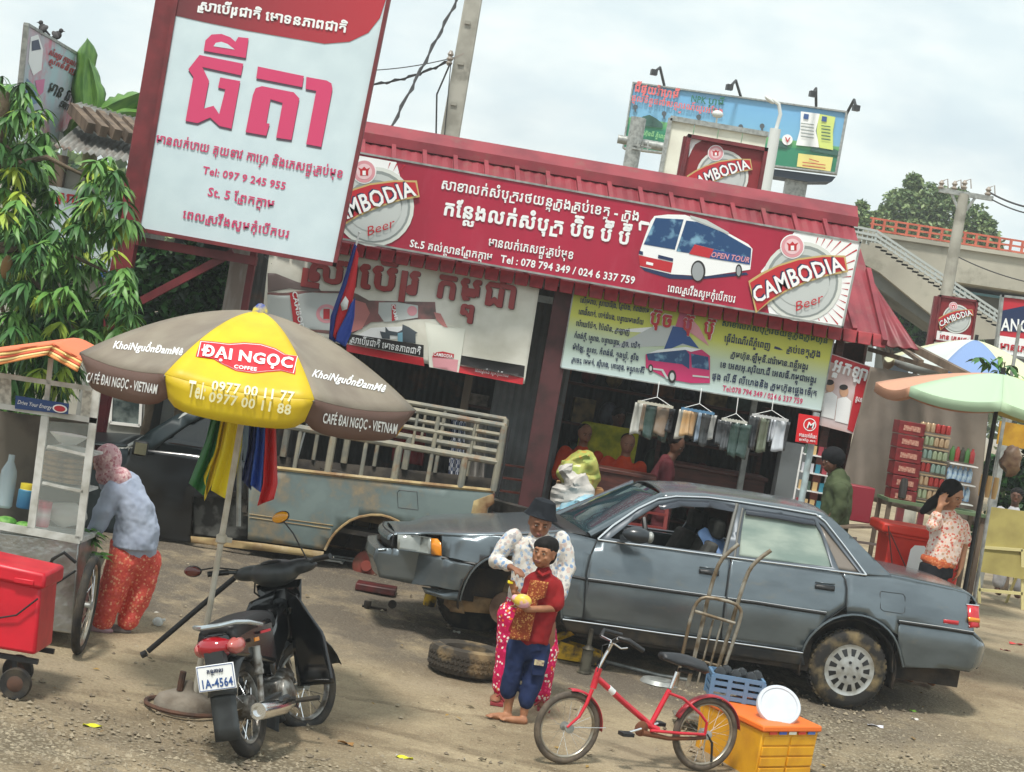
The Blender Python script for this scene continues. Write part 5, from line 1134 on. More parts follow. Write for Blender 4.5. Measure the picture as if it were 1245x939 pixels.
part('front_cover', BLK, lambda b: b.grid(lambda u, v: m(1.10-.05*u-.08*(abs(v-.5)*2)**2, (v-.5)*.30*(1-.3*u), .94-.38*u), 8, 8), solid=.01)
part('handlebar_cowl', DGP, lambda b: (b.ball(m(.98, 0, 1.0), (.13, .16, .085), 18, 10, mM), b.ball(m(.98, .15, 1.02), (.06, .13, .05), 14, 8, mM), b.ball(m(.98, -.15, 1.02), (.06, .13, .05), 14, 8, mM)), remesh=.012)
part('dial', BLACKP, lambda b: b.ball(m(.93, .0, 1.065), (.05, .075, .02), 14, 6, mM))
for sx in (1, -1):
    hb = part('handlebar', DGP, lambda b: b.tube([m(.98, .2*sx, 1.03), m(.92, .30*sx, 1.05)], .012, 8)); part('grip', BLACKP, lambda b: b.tube([m(.92, .28*sx, 1.048), m(.86, .40*sx, 1.055)], .018, 10), hb); part('lever', CHROME, lambda b: b.tube([m(.96, .25*sx, 1.04), m(.93, .40*sx, 1.045)], .005, 6), hb)
def mirror(pxy, c, nm, dy):
    q = P(pxy[0], pxy[1], m(.95, 0, 1.2).y+dy); s0 = m(.97, -.22 if pxy[0] > 300 else .22, 1.05)
    o = part('mirror', BLACKP, lambda b: (b.tube([s0, s0.lerp(q, .55)+V((0, 0, .02)), q], .005, 6), b.ball(q+mF*.01, (.02, .058, .036), 16, 8, Matrix.Rotation(R(-12) if pxy[0] > 300 else R(8), 3, mF)@mM)))
    part('mirror_face', mat(nm, sR(*c), .15, coat=.5), lambda b: b.ball(q-mF*.006, (.014, .054, .032), 16, 8, Matrix.Rotation(R(-12) if pxy[0] > 300 else R(8), 3, mF)@mM), o)
mirror((341, 629), (222, 152, 30), 'amber_reflection', -.05); mirror((234, 695), (96, 40, 34), 'red_reflection', 0)  # mirror faces carry what they reflect as flat colour
part('cable', BLACKP, lambda b: b.tube([m(.96, .12, 1.02), m(1.0, .16, .9), m(1.02, .06, .8)], .006, 6))

# ------------------------------------------------------------------ bicycle
bR, bF = G(857, 938), G(690, 930); an = math.atan2(-(bF.y-bR.y), -(bF.x-bR.x))
bk = Veh(bR, an, 0, lambda x, z: 0); BZ = lambda x, y: bk.xz(620+x/3.1125, 650+y/3.1125, 0)
BI = thing('red_bicycle', 'small red bicycle with red mudguards and a black saddle on the dirt', 'bicycle', V((bR.x, bR.y, bR.z)))
RED = mat('bicycle_red', sR(206, 24, 48), .3, c2=sR(180, 20, 40), scale=7, coat=.5); RED2 = mat('mudguard_red', sR(184, 34, 54), .4, c2=sR(150, 34, 44), scale=7)
def B3(x, y, w_=0): q = bk.xz(620+x/3.1125, 650+y/3.1125, w_); return bk.at(q[0], w_, q[1])
fw, rw = B3(216, 730), B3(738, 755)
rF_ = (fw-B3(216, 866)).length; rR_ = (rw-B3(738, 893)).length
RIMS = mat('dull_rim', sR(176, 172, 160), .35, .7, c2=sR(130, 116, 96), scale=10); TYB = mat('bicycle_tyre', sR(74, 66, 58), .85, c2=sR(104, 92, 78), scale=14)
spoke_wheel(fw, bk.N, rF_, .021, BI, 28, RIMS, tm=TYB, sw=.0012); spoke_wheel(rw, bk.N, rR_, .021, BI, 28, RIMS, tm=TYB, sw=.0012)
def bp_(nm, mt, L_, r, w_=0, n=10, par=None, **k): mb = MB(); mb.tube([B3(*p, w_) for p in L_], r, n); return mb.build(nm, mt, par or BI, **k)
bp_('head_tube', RED, [(338, 505), (314, 582)], .021); bp_('frame_tube', RED, [(322, 535), (430, 635), (532, 722)], .020); bp_('frame_tube', RED, [(604, 588), (570, 650), (532, 722)], .017)
for w_ in (.05, -.05):
    bp_('fork_blade', RED, [(312, 585), (290, 640), (262, 690), (216, 730)], [.013, .012, .010, .008], w_*.9); bp_('chain_stay', RED, [(532, 742), (640, 752), (738, 757)], .010, w_); bp_('seat_stay', RED, [(600, 600), (655, 620), (722, 680), (745, 712), (738, 755)], .010, w_)
bp_('frame_decal', PRINTW, [(372, 580), (392, 599)], .0213); bp_('bottom_bracket', RED, [(505, 712), (560, 740)], .022)
bp_('seat_post', CHROME, [(608, 582), (632, 520)], .012)
sd_ = MB(); a, b = B3(572, 466), B3(722, 498)
def sad(u, v):
    p = a.lerp(b, u); w_ = .022+.062*cl((u-.25)/.5)**1.3*(1-.3*cl((u-.9)/.1)); y = (v-.5)*2; return p+bk.N*w_*y+V((0, 0, .018*math.sin(u*3.1)-.04*abs(y)**2.5*cl(u*2+.3)))
sd_.grid(sad, 12, 10); sd_.build('saddle', mat('saddle_vinyl', sR(36, 38, 42), .5), BI, solid=.035); bp_('saddle_spring', DARKST, [(640, 512), (690, 520)], .014, .0)
bp_('handlebar_stem', CHROME, [(335, 505), (362, 455), (374, 436)], .011)
hbp = MB(); hbp.tube([B3(374, 436, -.02), B3(385, 405, -.10), B3(345, 385, -.26), B3(356, 362, -.28), B3(420, 380, -.30)], .009, 8); hbp.tube([B3(374, 436, .02), B3(392, 404, .12), B3(410, 394, .2)], .009, 8); hb = hbp.build('handlebar', CHROME, BI)
hbp = MB(); hbp.tube([B3(392, 404, .14), B3(415, 393, .2), B3(450, 402, .24), B3(505, 440, .26)], .015, 10); hbp.build('grip', BLACKP, hb)
hbp = MB(); hbp.tube([B3(345, 385, -.26), B3(356, 362, -.28), B3(422, 380, -.30)], .014, 10); hbp.build('grip', BLACKP, hb)
bp_('brake_lever', CHROME, [(392, 412), (420, 432), (445, 430)], .005, .17); bp_('brake_cable', BLACKP, [(392, 410), (350, 420), (345, 470), (330, 520)], .003, .05)
fvx, fvz = BZ(216, 730); rvx, rvz = BZ(738, 755)
def fend(c, rr, a0, a1, w_=.03):
    mb = MB(); Uv = V((0, 0, 1))
    mb.grid(lambda u, v: c+bk.F*(rr-.012*abs(2*v-1)**2)*math.cos(R(a0+(a1-a0)*u))+Uv*(rr-.012*abs(2*v-1)**2)*math.sin(R(a0+(a1-a0)*u))+bk.N*(2*v-1)*w_, 22, 5); return mb.build('mudguard', RED2, BI, solid=.003)
fend(fw, rF_+.016, 84, 182); fend(rw, rR_+.016, 22, 170)
bp_('mudguard_stay', CHROME, [(216, 730), (362, 732)], .003, .03)
mb = MB(); mb.lathe([(.045, -.004), (.05, 0), (.045, .004), (.0001, .006)], B3(497, 735, .035), bk.N, 20); mb.build('chainring', mat('rust_chain', sR(120, 74, 50), .7, .3, c2=sR(80, 54, 42), scale=12), BI)
bp_('crank', CHROME, [(497, 735), (440, 752)], .008, .06); bp_('crank', CHROME, [(497, 735), (560, 715)], .008, -.06)
mb = MB(); c = B3(440, 755, .10); mb.box(c, (.085, .07, .025), rz=an); mb.build('pedal', BLACKP, BI, bevel=.004); mb = MB(); c = B3(560, 715, -.10); mb.box(c, (.085, .07, .025), rz=an); mb.build('pedal', BLACKP, BI, bevel=.004)
bp_('chain_guard', MATS['rust_chain'], [(500, 750), (600, 772), (700, 772), (738, 765)], [.02, .014, .012, .018], .035); bp_('rear_hanger', DARKST, [(745, 755), (765, 790), (762, 860)], .008, .04)
bp_('stand', CHROME, [(740, 760), (728, 850)], .006, -.05)

# ------------------------------------------------------------------ hand truck, crates
HT = thing('hand_truck', 'bare steel pipe hand truck with two bent handles standing behind the bicycle', 'hand truck', P(850, 845, 14.1))
HTM = mat('worn_steel', sR(158, 154, 142), .45, .5, c2=sR(112, 96, 74), scale=9, lo=.4, hi=.6); YH = 14.1
def ht(nm, L_, r, dy=0): mb = MB(); mb.tube([P(620+x/3.1125, 650+y/3.1125, YH+dy) for x, y in L_], r, 10); return mb.build(nm, HTM, HT)
for L_ in ([(866, 36), (830, 65), (796, 100), (775, 150), (752, 230), (720, 370), (672, 575)], [(988, 60), (945, 90), (908, 128), (885, 185), (862, 258), (820, 400), (768, 562)]): ht('rail', smooth_poly(L_, 1), .015)
ht('hoop', smooth_poly([(628, 575), (660, 420), (690, 290), (715, 245), (750, 236), (850, 258), (876, 285), (874, 315), (840, 420), (798, 540)], 1), .013, -.05)
ht('crossbar', [(700, 290), (770, 312), (852, 336)], .012, -.05); ht('crossbar', [(650, 460), (730, 480), (800, 500)], .010)
for i in range(3): x = 738+i*32; ht('slat', [(x, 312+i*9), (x-62, 575-i*6)], .008, -.02)
mb = MB(); a = P(838, 836, YH-.1); mb.box((a.x+.07, YH-.14, gz(YH)+.05), (.30, .26, .012)); mb.build('toe_plate', HTM, HT)
YB = mat('yellow_box', sR(226, 164, 18), .5, c2=sR(206, 140, 14), scale=5, bump=.05); ORL = mat('orange_lid', sR(232, 110, 24), .5)
cA, cB, cC = P(998, 876, 13.1), P(927, 893, 12.72), P(850, 862, 13.5)
ex_ = (cA-cB); ex_.z = 0; ey_ = (cC-cB); ey_.z = 0; zt_ = P(960, 884, 12.9).z; zb_ = gz(12.9)-.01
BX = thing('yellow_crate', 'yellow insulated box with an orange lid at the lower right by the bicycle', 'box', V((cB.x+.2, cB.y+.2, zb_)))
b0 = V((cB.x, cB.y, 0)); tp = .02
mb = MB(); q = [b0, b0+ex_, b0+ex_+ey_, b0+ey_]; cc_ = b0+(ex_+ey_)/2
mb.hexa([V((p.x*.96+cc_.x*.04, p.y*.96+cc_.y*.04, zb_)) for p in q]+[V((p.x, p.y, zt_-.03)) for p in q]); mb.build('box_body', YB, BX, bevel=.012)
for k in range(4):
    for j in range(2):
        z = zb_+.03+k*(zt_-zb_-.08)/4; h_ = (zt_-zb_-.08)/4-.012; mb = MB(); n_ = ex_.cross(V((0, 0, 1))).normalized(); u0_, u1 = .04+j*.48, .48+j*.48
        mb.hexa([b0+ex_*u0_+V((0, 0, z))-n_*-.0+n_*.004, b0+ex_*u1+V((0, 0, z))+n_*.004, b0+ex_*u1+V((0, 0, z))-n_*.01, b0+ex_*u0_+V((0, 0, z))-n_*.01, b0+ex_*u0_+V((0, 0, z+h_))+n_*.004, b0+ex_*u1+V((0, 0, z+h_))+n_*.004, b0+ex_*u1+V((0, 0, z+h_))-n_*.01, b0+ex_*u0_+V((0, 0, z+h_))-n_*.01]); mb.build('box_rib', YB, BX, bevel=.003)
mb = MB(); g = lambda p, f: V((p.x+(p.x-cc_.x)*f, p.y+(p.y-cc_.y)*f, 0))
mb.hexa([g(p, .05)+V((0, 0, zt_-.03)) for p in q]+[g(p, .04)+V((0, 0, zt_+.01)) for p in q]); mb.build('lid', ORL, BX, bevel=.01)
for k, c in enumerate(((200, 60, 40), (60, 90, 170), (225, 225, 210), (210, 60, 40), (70, 110, 180))):
    a = b0+ex_*(.1+.17*k); n_ = ex_.cross(V((0, 0, 1))).normalized(); mb = MB(); mb.bar(a+V((0, 0, zt_-.032))+n_*.012, a+ex_*.13+V((0, 0, zt_-.032))+n_*.012, .03, .004, up=n_); mb.build('lid_tape', mat('tape_%d' % k, sR(*c), .5), BX)
mb = MB(); c = P(947, 858, 13.05); ax = V((.05, -.80, .60)).normalized(); rr = P(975, 858, 13.05).x-c.x; mb.lathe([(.0001, .0), (rr*.80, .002), (rr*.84, .010), (rr*.96, .010), (rr, 0), (rr, -.02), (rr*.95, -.012), (rr*.9, -.004), (.0001, -.006)], c+V((0, .0, .0)), ax, 44)
solo(mb, 'plastic_disc', mat('white_plastic', sR(196, 204, 212), .35, c2=sR(180, 188, 194), scale=6), 'round white plastic lid leaning on top of the yellow box', 'lid')
BC = thing('blue_crate', 'pale blue plastic crate of black bags on top of the yellow box', 'crate', V((P(893, 840, 13.6).x, 13.6, zt_)))
q0, q1 = P(862, 836, 13.6), P(922, 850, 13.6); zt2 = zt_+.17; zb2 = zt_+.012
mb = MB(); xm, wd = (q0.x+q1.x)/2+.0, (q1.x-q0.x)
for z in [zb2+.02+i*(zt2-zb2-.02)/3 for i in range(4)]:
    for y_ in (13.45, 13.75): mb.bar((xm-wd/2, y_, z), (xm+wd/2, y_, z), .02, .028)
    for x_ in (-1, 1): mb.bar((xm+x_*wd/2, 13.45, z), (xm+x_*wd/2, 13.75, z), .02, .028)
for x_ in (-1, -.33, .33, 1):
    for y_ in (13.45, 13.75): mb.bar((xm+x_*wd/2, y_, zb2), (xm+x_*wd/2, y_, zt2), .03, .025)
mb.build('crate_shell', mat('crate_blue', sR(92, 126, 158), .45), BC)
for i in range(6): mb = MB(); mb.ball((xm-wd/2+.05+i*wd/6.5, 13.53+.12*(i % 2), zt2-.03), (.055, .09, .09), 8, 6); mb.build('bag', mat('black_bag', sR(26, 28, 32), .25), BC)

# ------------------------------------------------------------------ loose tyre, jack, tools, litter
TY = thing('loose_tyre', 'muddy car tyre lying flat on the dirt behind the boy', 'tyre', G(566, 818)); tc_ = WP[TY.name]; Rt = .285
mb = MB(); mb.lathe([(Rt*.62, .02), (Rt*.8, .0), (Rt*.96, .015), (Rt, .05), (Rt, .15), (Rt*.96, .185), (Rt*.8, .20), (Rt*.62, .18), (Rt*.60, .16), (Rt*.60, .04), (Rt*.62, .02)], tc_, n=48); mb.build('tyre_body', mat('muddy_tyre', sR(58, 52, 44), .9, c2=sR(136, 116, 84), scale=5, lo=.5, hi=.66, bump=.4), TY)
for i in range(48):
    a = 2*math.pi*i/48; d = V((math.cos(a), math.sin(a), 0)); t_ = V((-d.y, d.x, 0)); mb = MB() if i == 0 else mb
    for z in (.055, .095, .135): mb.bar(tc_+d*(Rt+.001)+t_*-.012+V((0, 0, z)), tc_+d*(Rt+.001)+t_*.01+V((0, 0, z+.012)), .024, .010, up=d)
mb.build('tread_blocks', MATS['muddy_tyre'], TY, smooth=False, kind='stuff')
YJ = mat('jack_yellow', sR(214, 170, 30), .6, c2=sR(70, 60, 44), scale=9, lo=.45, hi=.6)
JK = thing('trolley_jack', 'dirty yellow trolley jack under the saloon sill', 'jack', G(690, 806)); j = WP[JK.name]
for dy in (0, .2): mb = MB(); mb.hexa([j+V(v) for v in ((-.22, dy, .02), (.30, dy, .02), (.30, dy+.012, .02), (-.22, dy+.012, .02), (-.22, dy, .17), (.26, dy, .11), (.26, dy+.012, .11), (-.22, dy+.012, .17))]); mb.build('side_plate', YJ, JK)
mb = MB(); mb.tube([j+V((-.18, .1, .12)), j+V((.12, .1, .30))], .03, 8); mb.lathe([(.05, 0), (.05, .02)], j+V((.12, .1, .30)), n=12); mb.build('lift_arm', YJ, JK)
for x in (-.18, .26):
    for y in (-.02, .22): mb = MB(); mb.lathe([(.04, 0), (.04, .03)], j+V((x, y, .035)), (0, 1, 0), 14); mb.build('castor', DARKST, JK)
mb = MB(); mb.lathe([(.06, 0), (.06, .03), (.042, .04), (.042, .20), (.05, .21), (.03, .23), (.018, .24), (.018, .36), (.0001, .37)], G(711, 829)+V((0, .25, 0)), n=18)
solo(mb, 'bottle_jack', mat('oily_steel', sR(98, 96, 84), .5, .5, c2=sR(52, 46, 40), scale=10), 'grey bottle jack standing on the ground behind the front bicycle wheel', 'jack')
mb = MB(); mb.lathe([(.0001, .02), (.06, .022), (.10, .035), (.13, .03), (.15, .0), (.14, .0)], G(801, 831), n=28); solo(mb, 'metal_dish', GREYST, 'shallow silver dish lying on the ground behind the bicycle', 'dish')
mb = MB(); mb.tube([G(730, 806)+V((0, 0, .02)), G(800, 824)+V((0, 0, .02)), G(838, 830)+V((0, 0, .02))], .014, 8); solo(mb, 'steel_pipe', GREYST, 'thin pale pipe lying under the saloon behind the bicycle saddle', 'pipe')
mb = MB(); mb.tube([P(700, 640, 14.8)*0+G(440, 738)+V((0, 0, .01)), G(470, 743)+V((0, 0, .01))], .01, 6); mb.lathe([(.035, 0), (.035, .025)], G(476, 741)+V((0, 0, .04)), (0, 1, 0), 12); mb.lathe([(.02, 0), (.03, .02), (.03, .06)], G(446, 740), n=10); solo(mb, 'castor_scrap', UNDER, 'small black castor lying in front of the saloon bumper', 'scrap')
mb = MB(); 
for k in range(2): c = G(392+k*24, 688+k*2)+V((0, .1*k, .05)); [mb.bar(c+V((-.16, dy, 0)), c+V((.16, dy, .01)), .02, .015) for dy in (0, .2)]; [mb.bar(c+V((dx, 0, 0)), c+V((dx, .2, 0)), .02, .015) for dx in (-.16, .16)]
solo(mb, 'scrap_pile', GREYST, 'silver metal frames lying under the pickup sill', 'scrap metal')
mb = MB(); c = G(440, 722); mb.box(c+V((.1, .2, .04)), (.34, .25, .06)); solo(mb, 'toolbox', mat('dark_red_metal', sR(84, 26, 26), .5, c2=sR(50, 24, 22), scale=7), 'flat dark red toolbox on the ground under the pickup', 'toolbox', bevel=.01)
mb = MB(); c = G(520, 742); mb.lathe([(.05, 0), (.055, .02), (.05, .14), (.0001, .15)], c+V((0, .25, 0)), n=14); solo(mb, 'oil_can', YJ, 'small dirty yellow can standing below the saloon bumper', 'can')
mb = MB(); c = G(191, 762); mb.ball(c+V((0, 0, .035)), (.04, .035, .035), 8, 6); mb.tube([c+V((.02, 0, .05)), c+V((.05, 0, .06))], .012, 6); solo(mb, 'crumpled_bottle', glass('clear_plastic', sR(206, 214, 214), .6, .15), 'crumpled clear plastic bottle on the dirt right of the bent woman', 'litter')
rnd = random.Random(11)
LITN = [('scrap of white paper on the gravel at the lower right', (600, 1064), (884), (206, 206, 210)), ]
for i, (x, y, c, lab, s) in enumerate([(1064, 884, (214, 214, 224), 'crumpled white paper scrap on the gravel at the lower right', .06), (1112, 876, (200, 196, 190), 'small pale litter scrap on the gravel right of the white one', .03), (112, 884, (206, 206, 40), 'thin yellow strip of litter on the bare dirt left of the motorbike', .055), (492, 923, (214, 214, 40), 'thin yellow strip of litter at the bottom edge below the boy', .05), (1235, 784, (200, 60, 60), 'red straw on the ground at the right edge', .07), (1222, 792, (120, 40, 40), 'dark red scrap on the ground behind the saloon bumper', .05), (420, 905, (150, 110, 60), 'dry brown leaf on the dirt right of the motorbike wheel', .05), (555, 770, (190, 190, 180), 'pale scrap on the dirt in front of the saloon bumper', .03), (1110, 866, (120, 170, 60), 'green leaf on the gravel right of the rear car wheel', .03), (586, 925, (90, 80, 60), 'dark pebble like scrap on the dirt near the bottom edge', .025)]):
    c3 = G(x, y); mb = MB(); a = rnd.uniform(-.4, .4)
    mb.grid(lambda u, v: c3+V((math.cos(a)*(u-.5)*s*2-math.sin(a)*(v-.5)*s*.5, math.sin(a)*(u-.5)*s*2+(v-.5)*s*.6, .012+.01*math.sin(u*5+i)*math.cos(v*4))), 5, 3)
    solo(mb, 'litter', mat('litter_%d' % i, sR(*c), .7), lab, 'litter', solid=.002)
# ------------------------------------------------------------------ people
SKIN = mat('skin_brown', sR(142, 96, 70), .55, c2=sR(122, 80, 58), scale=14); SKIN2 = mat('skin_tan', sR(168, 118, 86), .55, c2=sR(148, 100, 72), scale=14); SKIND = mat('skin_dark', sR(104, 70, 52), .55, c2=sR(86, 56, 42), scale=14)
HAIR = mat('black_hair', sR(12, 10, 10), .7, c2=sR(22, 18, 17), scale=60, stretch=(1, 1, .2), spec=.2); EYEW = mat('eye_white', sR(170, 158, 146), .4); EYED = mat('eye_dark', sR(22, 16, 14), .2); LIP = mat('lips', sR(120, 60, 54), .5)
def blob(mb, pts, rs, n=14, x0=None):
    mb.tube(pts, rs, n, x0=x0)
    for p, r in zip(pts, rs):
        rr = r if not isinstance(r, (tuple, list)) else min(r); mb.ball(p, rr*.985, 12, 8)
def frame(f, up=(0, 0, 1)):
    f = V(f).normalized(); u = V(up); u = (u-f*u.dot(f)).normalized(); r = f.cross(u); return r, f, u
def headm(mb, c, hh, f, up=(0, 0, 1)):
    r, f, u = frame(f, up); M = Matrix((r, f, u)).transposed(); B = lambda x, y, z, s: mb.ball(c+(r*x+f*y+u*z)*hh, V(s)*hh, 18, 12, M)
    B(0, -.04, .12, (.345, .40, .365)); B(0, .08, -.12, (.295, .275, .30)); B(0, .14, -.33, (.15, .13, .11)); B(0, .10, .02, (.29, .27, .20))
    B(0, .40, -.08, (.050, .07, .06)); B(0, .37, 0, (.03, .05, .10)); B(0, .355, -.235, (.095, .045, .035)); B(0, .345, -.27, (.085, .04, .035))
    for s in (1, -1): B(.17*s, .26, -.10, (.085, .07, .07)); B(.325*s, -.02, -.02, (.035, .07, .10)); B(.13*s, .325, .095, (.10, .05, .03))
    B(0, .32, .13, (.20, .06, .08))
def face(par, c, hh, f, up=(0, 0, 1), brow=True):
    r, f, u = frame(f, up); M = Matrix((r, f, u)).transposed(); pt = lambda x, y, z: c+(r*x+f*y+u*z)*hh
    for s in (1, -1):
        mb = MB(); mb.ball(pt(.125*s, .335, .015), V((.050, .045, .017))*hh, 12, 8, M); e = mb.build('eye', EYEW, par)
        mb = MB(); mb.ball(pt(.125*s, .366, .013), V((.032, .022, .019))*hh, 10, 6, M); mb.build('iris', EYED, e)
        mb = MB(); mb.tube([pt(.05*s, .375, .075), pt(.13*s, .375, .10), pt(.205*s, .325, .08)], .009*hh, 6); mb.build('eyebrow', HAIR, par)
    mb = MB(); mb.ball(pt(0, .385, -.235), V((.085, .03, .020))*hh, 12, 6, M); mb.ball(pt(0, .375, -.272), V((.07, .03, .022))*hh, 12, 6, M); mb.build('lips', LIP, par)
def hand(mb, wr, d, pn, L_=.17, curl=.5, thumb=1):
    d = V(d).normalized(); pn = V(pn); pn = (pn-d*pn.dot(d)).normalized(); s = d.cross(pn); k = L_/.17
    M = Matrix((s, d, pn)).transposed(); mb.ball(wr+d*.045*k, V((.038, .052, .016))*k, 12, 8, M); mb.ball(wr+d*.005*k, V((.026, .03, .019))*k, 10, 8, M)
    for i, (ln, o) in enumerate(((.062, .078), (.072, .084), (.066, .080), (.050, .070))):
        p = wr+d*o*k+s*(i-1.5)*.020*k*thumb; dd = d+s*(i-1.5)*.06*thumb; dd.normalize(); pts = [p-dd*.02*k, p]
        for j in range(3):
            a = curl*(.6+.5*j)*(1+.12*(i-1)); q = dd*math.cos(a)-pn*math.sin(a); p = p+q*ln*k*(.42, .33, .25)[j]; pts.append(p)
        mb.tube(pts, [.0092*k, .0092*k, .0085*k, .008*k, .0068*k], 8); mb.ball(pts[-1], .0068*k, 8, 6)
    t0 = wr+d*.02*k-s*.03*k*thumb; t1 = t0+(d*.6-s*.7*thumb-pn*.3).normalized()*.035*k; t2 = t1+(d*.9-s*.2*thumb-pn*.5).normalized()*.03*k
    mb.tube([wr+d*.015*k, t0, t1, t2], [.014*k, .012*k, .0105*k, .008*k], 8); mb.ball(t2, .008*k, 8, 6)
def person(label, base, group=None):
    return thing('person', label, 'person', base, group)
def cmat(nm, c, c2, scale=6, bump=.45, bs=9, rough=.85): return mat(nm, c, rough, c2=c2, scale=scale, bump=bump, bscale=bs, spec=.2)
def jf(Y0): return lambda x, y, dy=0: P(x, y, Y0+dy)
VS = .0085

# woman in the bucket hat
J = jf(13.75); g0 = G(634, 862)
A = person('woman in a dark bucket hat and floral blouse standing behind the boy', V((g0.x, 13.75, gz(13.75))))
hc, hf_ = J(656.5, 636, -.02), V((.10, -1, -.22))
b = MB(); headm(b, hc, .235, hf_); blob(b, [hc+V((0, .03, -.08)), J(655, 660, .02)], [.05, .055])
eR, wR = J(603, 682, -.02), J(621, 690, -.16); eL, wL = J(691, 690, .02), J(679, 731, -.06)
blob(b, [J(624, 653, .02), eR, wR], [.045, .038, .026]); blob(b, [J(682, 656, .03), eL, wL], [.045, .038, .026])
hand(b, wR, wR-eR+V((.03, -.02, .0)), (.2, -.3, 1), .165, .7, 1); hand(b, wL, (J(674, 748, -.08)-wL), (1, -.4, 0), .165, .35, 1)
blob(b, [J(655, 655, .02), J(652, 690, .02), J(650, 735, .02)], [(.11, .07), (.13, .09), (.12, .09)])
for q in ([(618, 760), (612, 810, .02), (606, 848, .0)], [(664, 760), (664, 812, .05), (657, 858, .08)]): blob(b, [J(*p) for p in q], [.07, .05, .035])
for x, y, dx in ((607, 851, -.03), (658, 861, .01)):
    c = J(x, y, -.03 if x < 630 else .05); c.z = gz(13.7)+.03; b.ball(c+V((dx, -.05, -.005)), (.04, .105, .028), 12, 8)
bd = b.build('body', SKIN, A, remesh=.0075, smit=3); face(A, hc, .235, hf_)
FLO = floral('floral_blouse', sR(208, 206, 200), [sR(130, 156, 190), sR(206, 200, 190), sR(164, 182, 202), sR(200, 182, 174), sR(214, 212, 206), sR(168, 166, 168)], 38, .55)
b = MB(); blob(b, [J(655, 655, .02), J(653, 668, .02), J(650, 695, .02), J(647, 722, .02), J(645, 740, .02)], [(.10, .08), (.17, .105), (.165, .115), (.165, .12), (.18, .125)])
blob(b, [J(624, 652, .02), J(611, 668, 0), eR, eR.lerp(wR, .78)], [.062, .060, .056, .046]); blob(b, [J(682, 656, .03), J(688, 672, .03), eL, eL.lerp(wL, .82)], [.060, .058, .052, .045])
b.build('blouse', FLO, A, remesh=VS, smit=4, folds=0.026)
b = MB(); blob(b, [J(644, 658, -.085), J(653, 674, -.115), J(663, 657, -.085)], [.014, .012, .014], 8); blob(b, [J(648, 652, .03), J(663, 652, .04)], [.035, .035], 8); b.build('collar', FLO, A, remesh=.007)
b = MB(); b.prism([J(650, 660, -.11), J(662, 659, -.11), J(655.5, 676, -.13)], V((0, .02, 0))); b.build('inner_shirt', PRINTW, A)
PAT = floral('patterned_trousers', sR(196, 24, 84), [sR(236, 226, 218), sR(206, 34, 92), sR(232, 120, 30), sR(222, 60, 120), sR(236, 226, 218), sR(196, 24, 84)], 48, .45)
b = MB(); blob(b, [J(641, 727, .02), J(640, 750, .02)], [(.155, .11), (.16, .11)]); blob(b, [J(621, 745, .0), J(618, 790, .0), J(613, 820, .0), J(611, 836, 0)], [.092, .084, .076, .074]); blob(b, [J(659, 745, .04), J(664, 790, .05), J(660, 825, .06), J(656, 843, .07)], [.092, .084, .076, .076])
b.build('trousers', PAT, A, remesh=VS, smit=3, folds=0.026)
HATM = cmat('hat_navy', sR(22, 26, 32), sR(32, 36, 42), 20, .3, 30); hu = V((.12, -.05, 1)).normalized()
b = MB(); b.lathe([(.0001, .112), (.045, .110), (.076, .097), (.092, .05), (.098, .022), (.124, -.016), (.122, -.019), (.094, .014), (.088, .016), (.0001, .02)], hc+V((0, .016, .060)), hu, 32); b.build('bucket_hat', HATM, A)
for x, y, dy, c in ((607, 856, -.03, 0), (658, 864, .05, 0)): cc = J(x, y, dy); b = MB(); b.box(V((cc.x-(.02 if x < 630 else -.01), cc.y-.04, gz(13.7)+.008)), (.09, .25, .018)); b.tube([V((cc.x-.055, cc.y-.08, gz(13.7)+.02)), V((cc.x-.01, cc.y-.09, gz(13.7)+.07)), V((cc.x+.035, cc.y-.08, gz(13.7)+.02))], .009, 6); b.build('sandal', mat('sandal_red', sR(140, 50, 56), .6), A)

# boy
J = jf(13.2); g0 = G(625, 874)
A = person('boy in a rust red shirt and navy trousers holding a bag of yellow snacks', V((g0.x, 13.2, gz(13.2))))
hc, hf_ = J(661.5, 673, 0), V((-.42, -1, .05)); hu_ = V((.12, 0, 1))
b = MB(); headm(b, hc, .225, hf_, hu_); blob(b, [hc+V((.01, .03, -.06)), J(662, 702, .01)], [.038, .045])
eR, wR = J(634, 728, -.02), J(625, 720, -.12); eL, wL = J(675, 740, .0), J(640, 741, -.16)
blob(b, [J(646, 706, 0), eR, wR], [.036, .03, .022]); blob(b, [J(675, 708, .02), eL, wL], [.038, .032, .022])
hand(b, wR, V((-.03, -.02, .08)), (.4, .9, .1), .12, .6, 1); hand(b, wL, V((-.09, -.01, .02)), (0, -.2, -1), .13, -.45, -1)
blob(b, [J(660, 702, .01), J(652, 740, .02), J(645, 775, .02)], [(.09, .06), (.10, .07), (.10, .07)])
for q in ([(632, 780, .0), (625, 820, .02), (618, 858, .04), (617, 868, .04)], [(655, 782, .06), (648, 822, .04), (638, 860, .0), (637, 868, 0)]): blob(b, [J(*p) for p in q], [.055, .045, .030, .028])
for c, d in ((J(617, 870, .03), V((-.9, -.5, 0))), (J(636, 871, -.02), V((-.95, -.3, 0)))):
    c.z = gz(13.2)+.028; d.normalize(); s = V((-d.y, d.x, 0)); blob(b, [c-d*.01, c+d*.07, c+d*.125], [.030, .026, .018])
    for i in range(5): t0 = c+d*.125+s*(i-2)*.012; b.tube([t0, t0+d*(.035-.004*abs(i-1))+V((0, 0, -.008))], .0075, 6)
b.build('body', SKIN2, A, remesh=.007, smit=3); face(A, hc, .225, hf_, hu_)
r, f, u = frame(hf_, hu_); M = Matrix((r, f, u)).transposed()
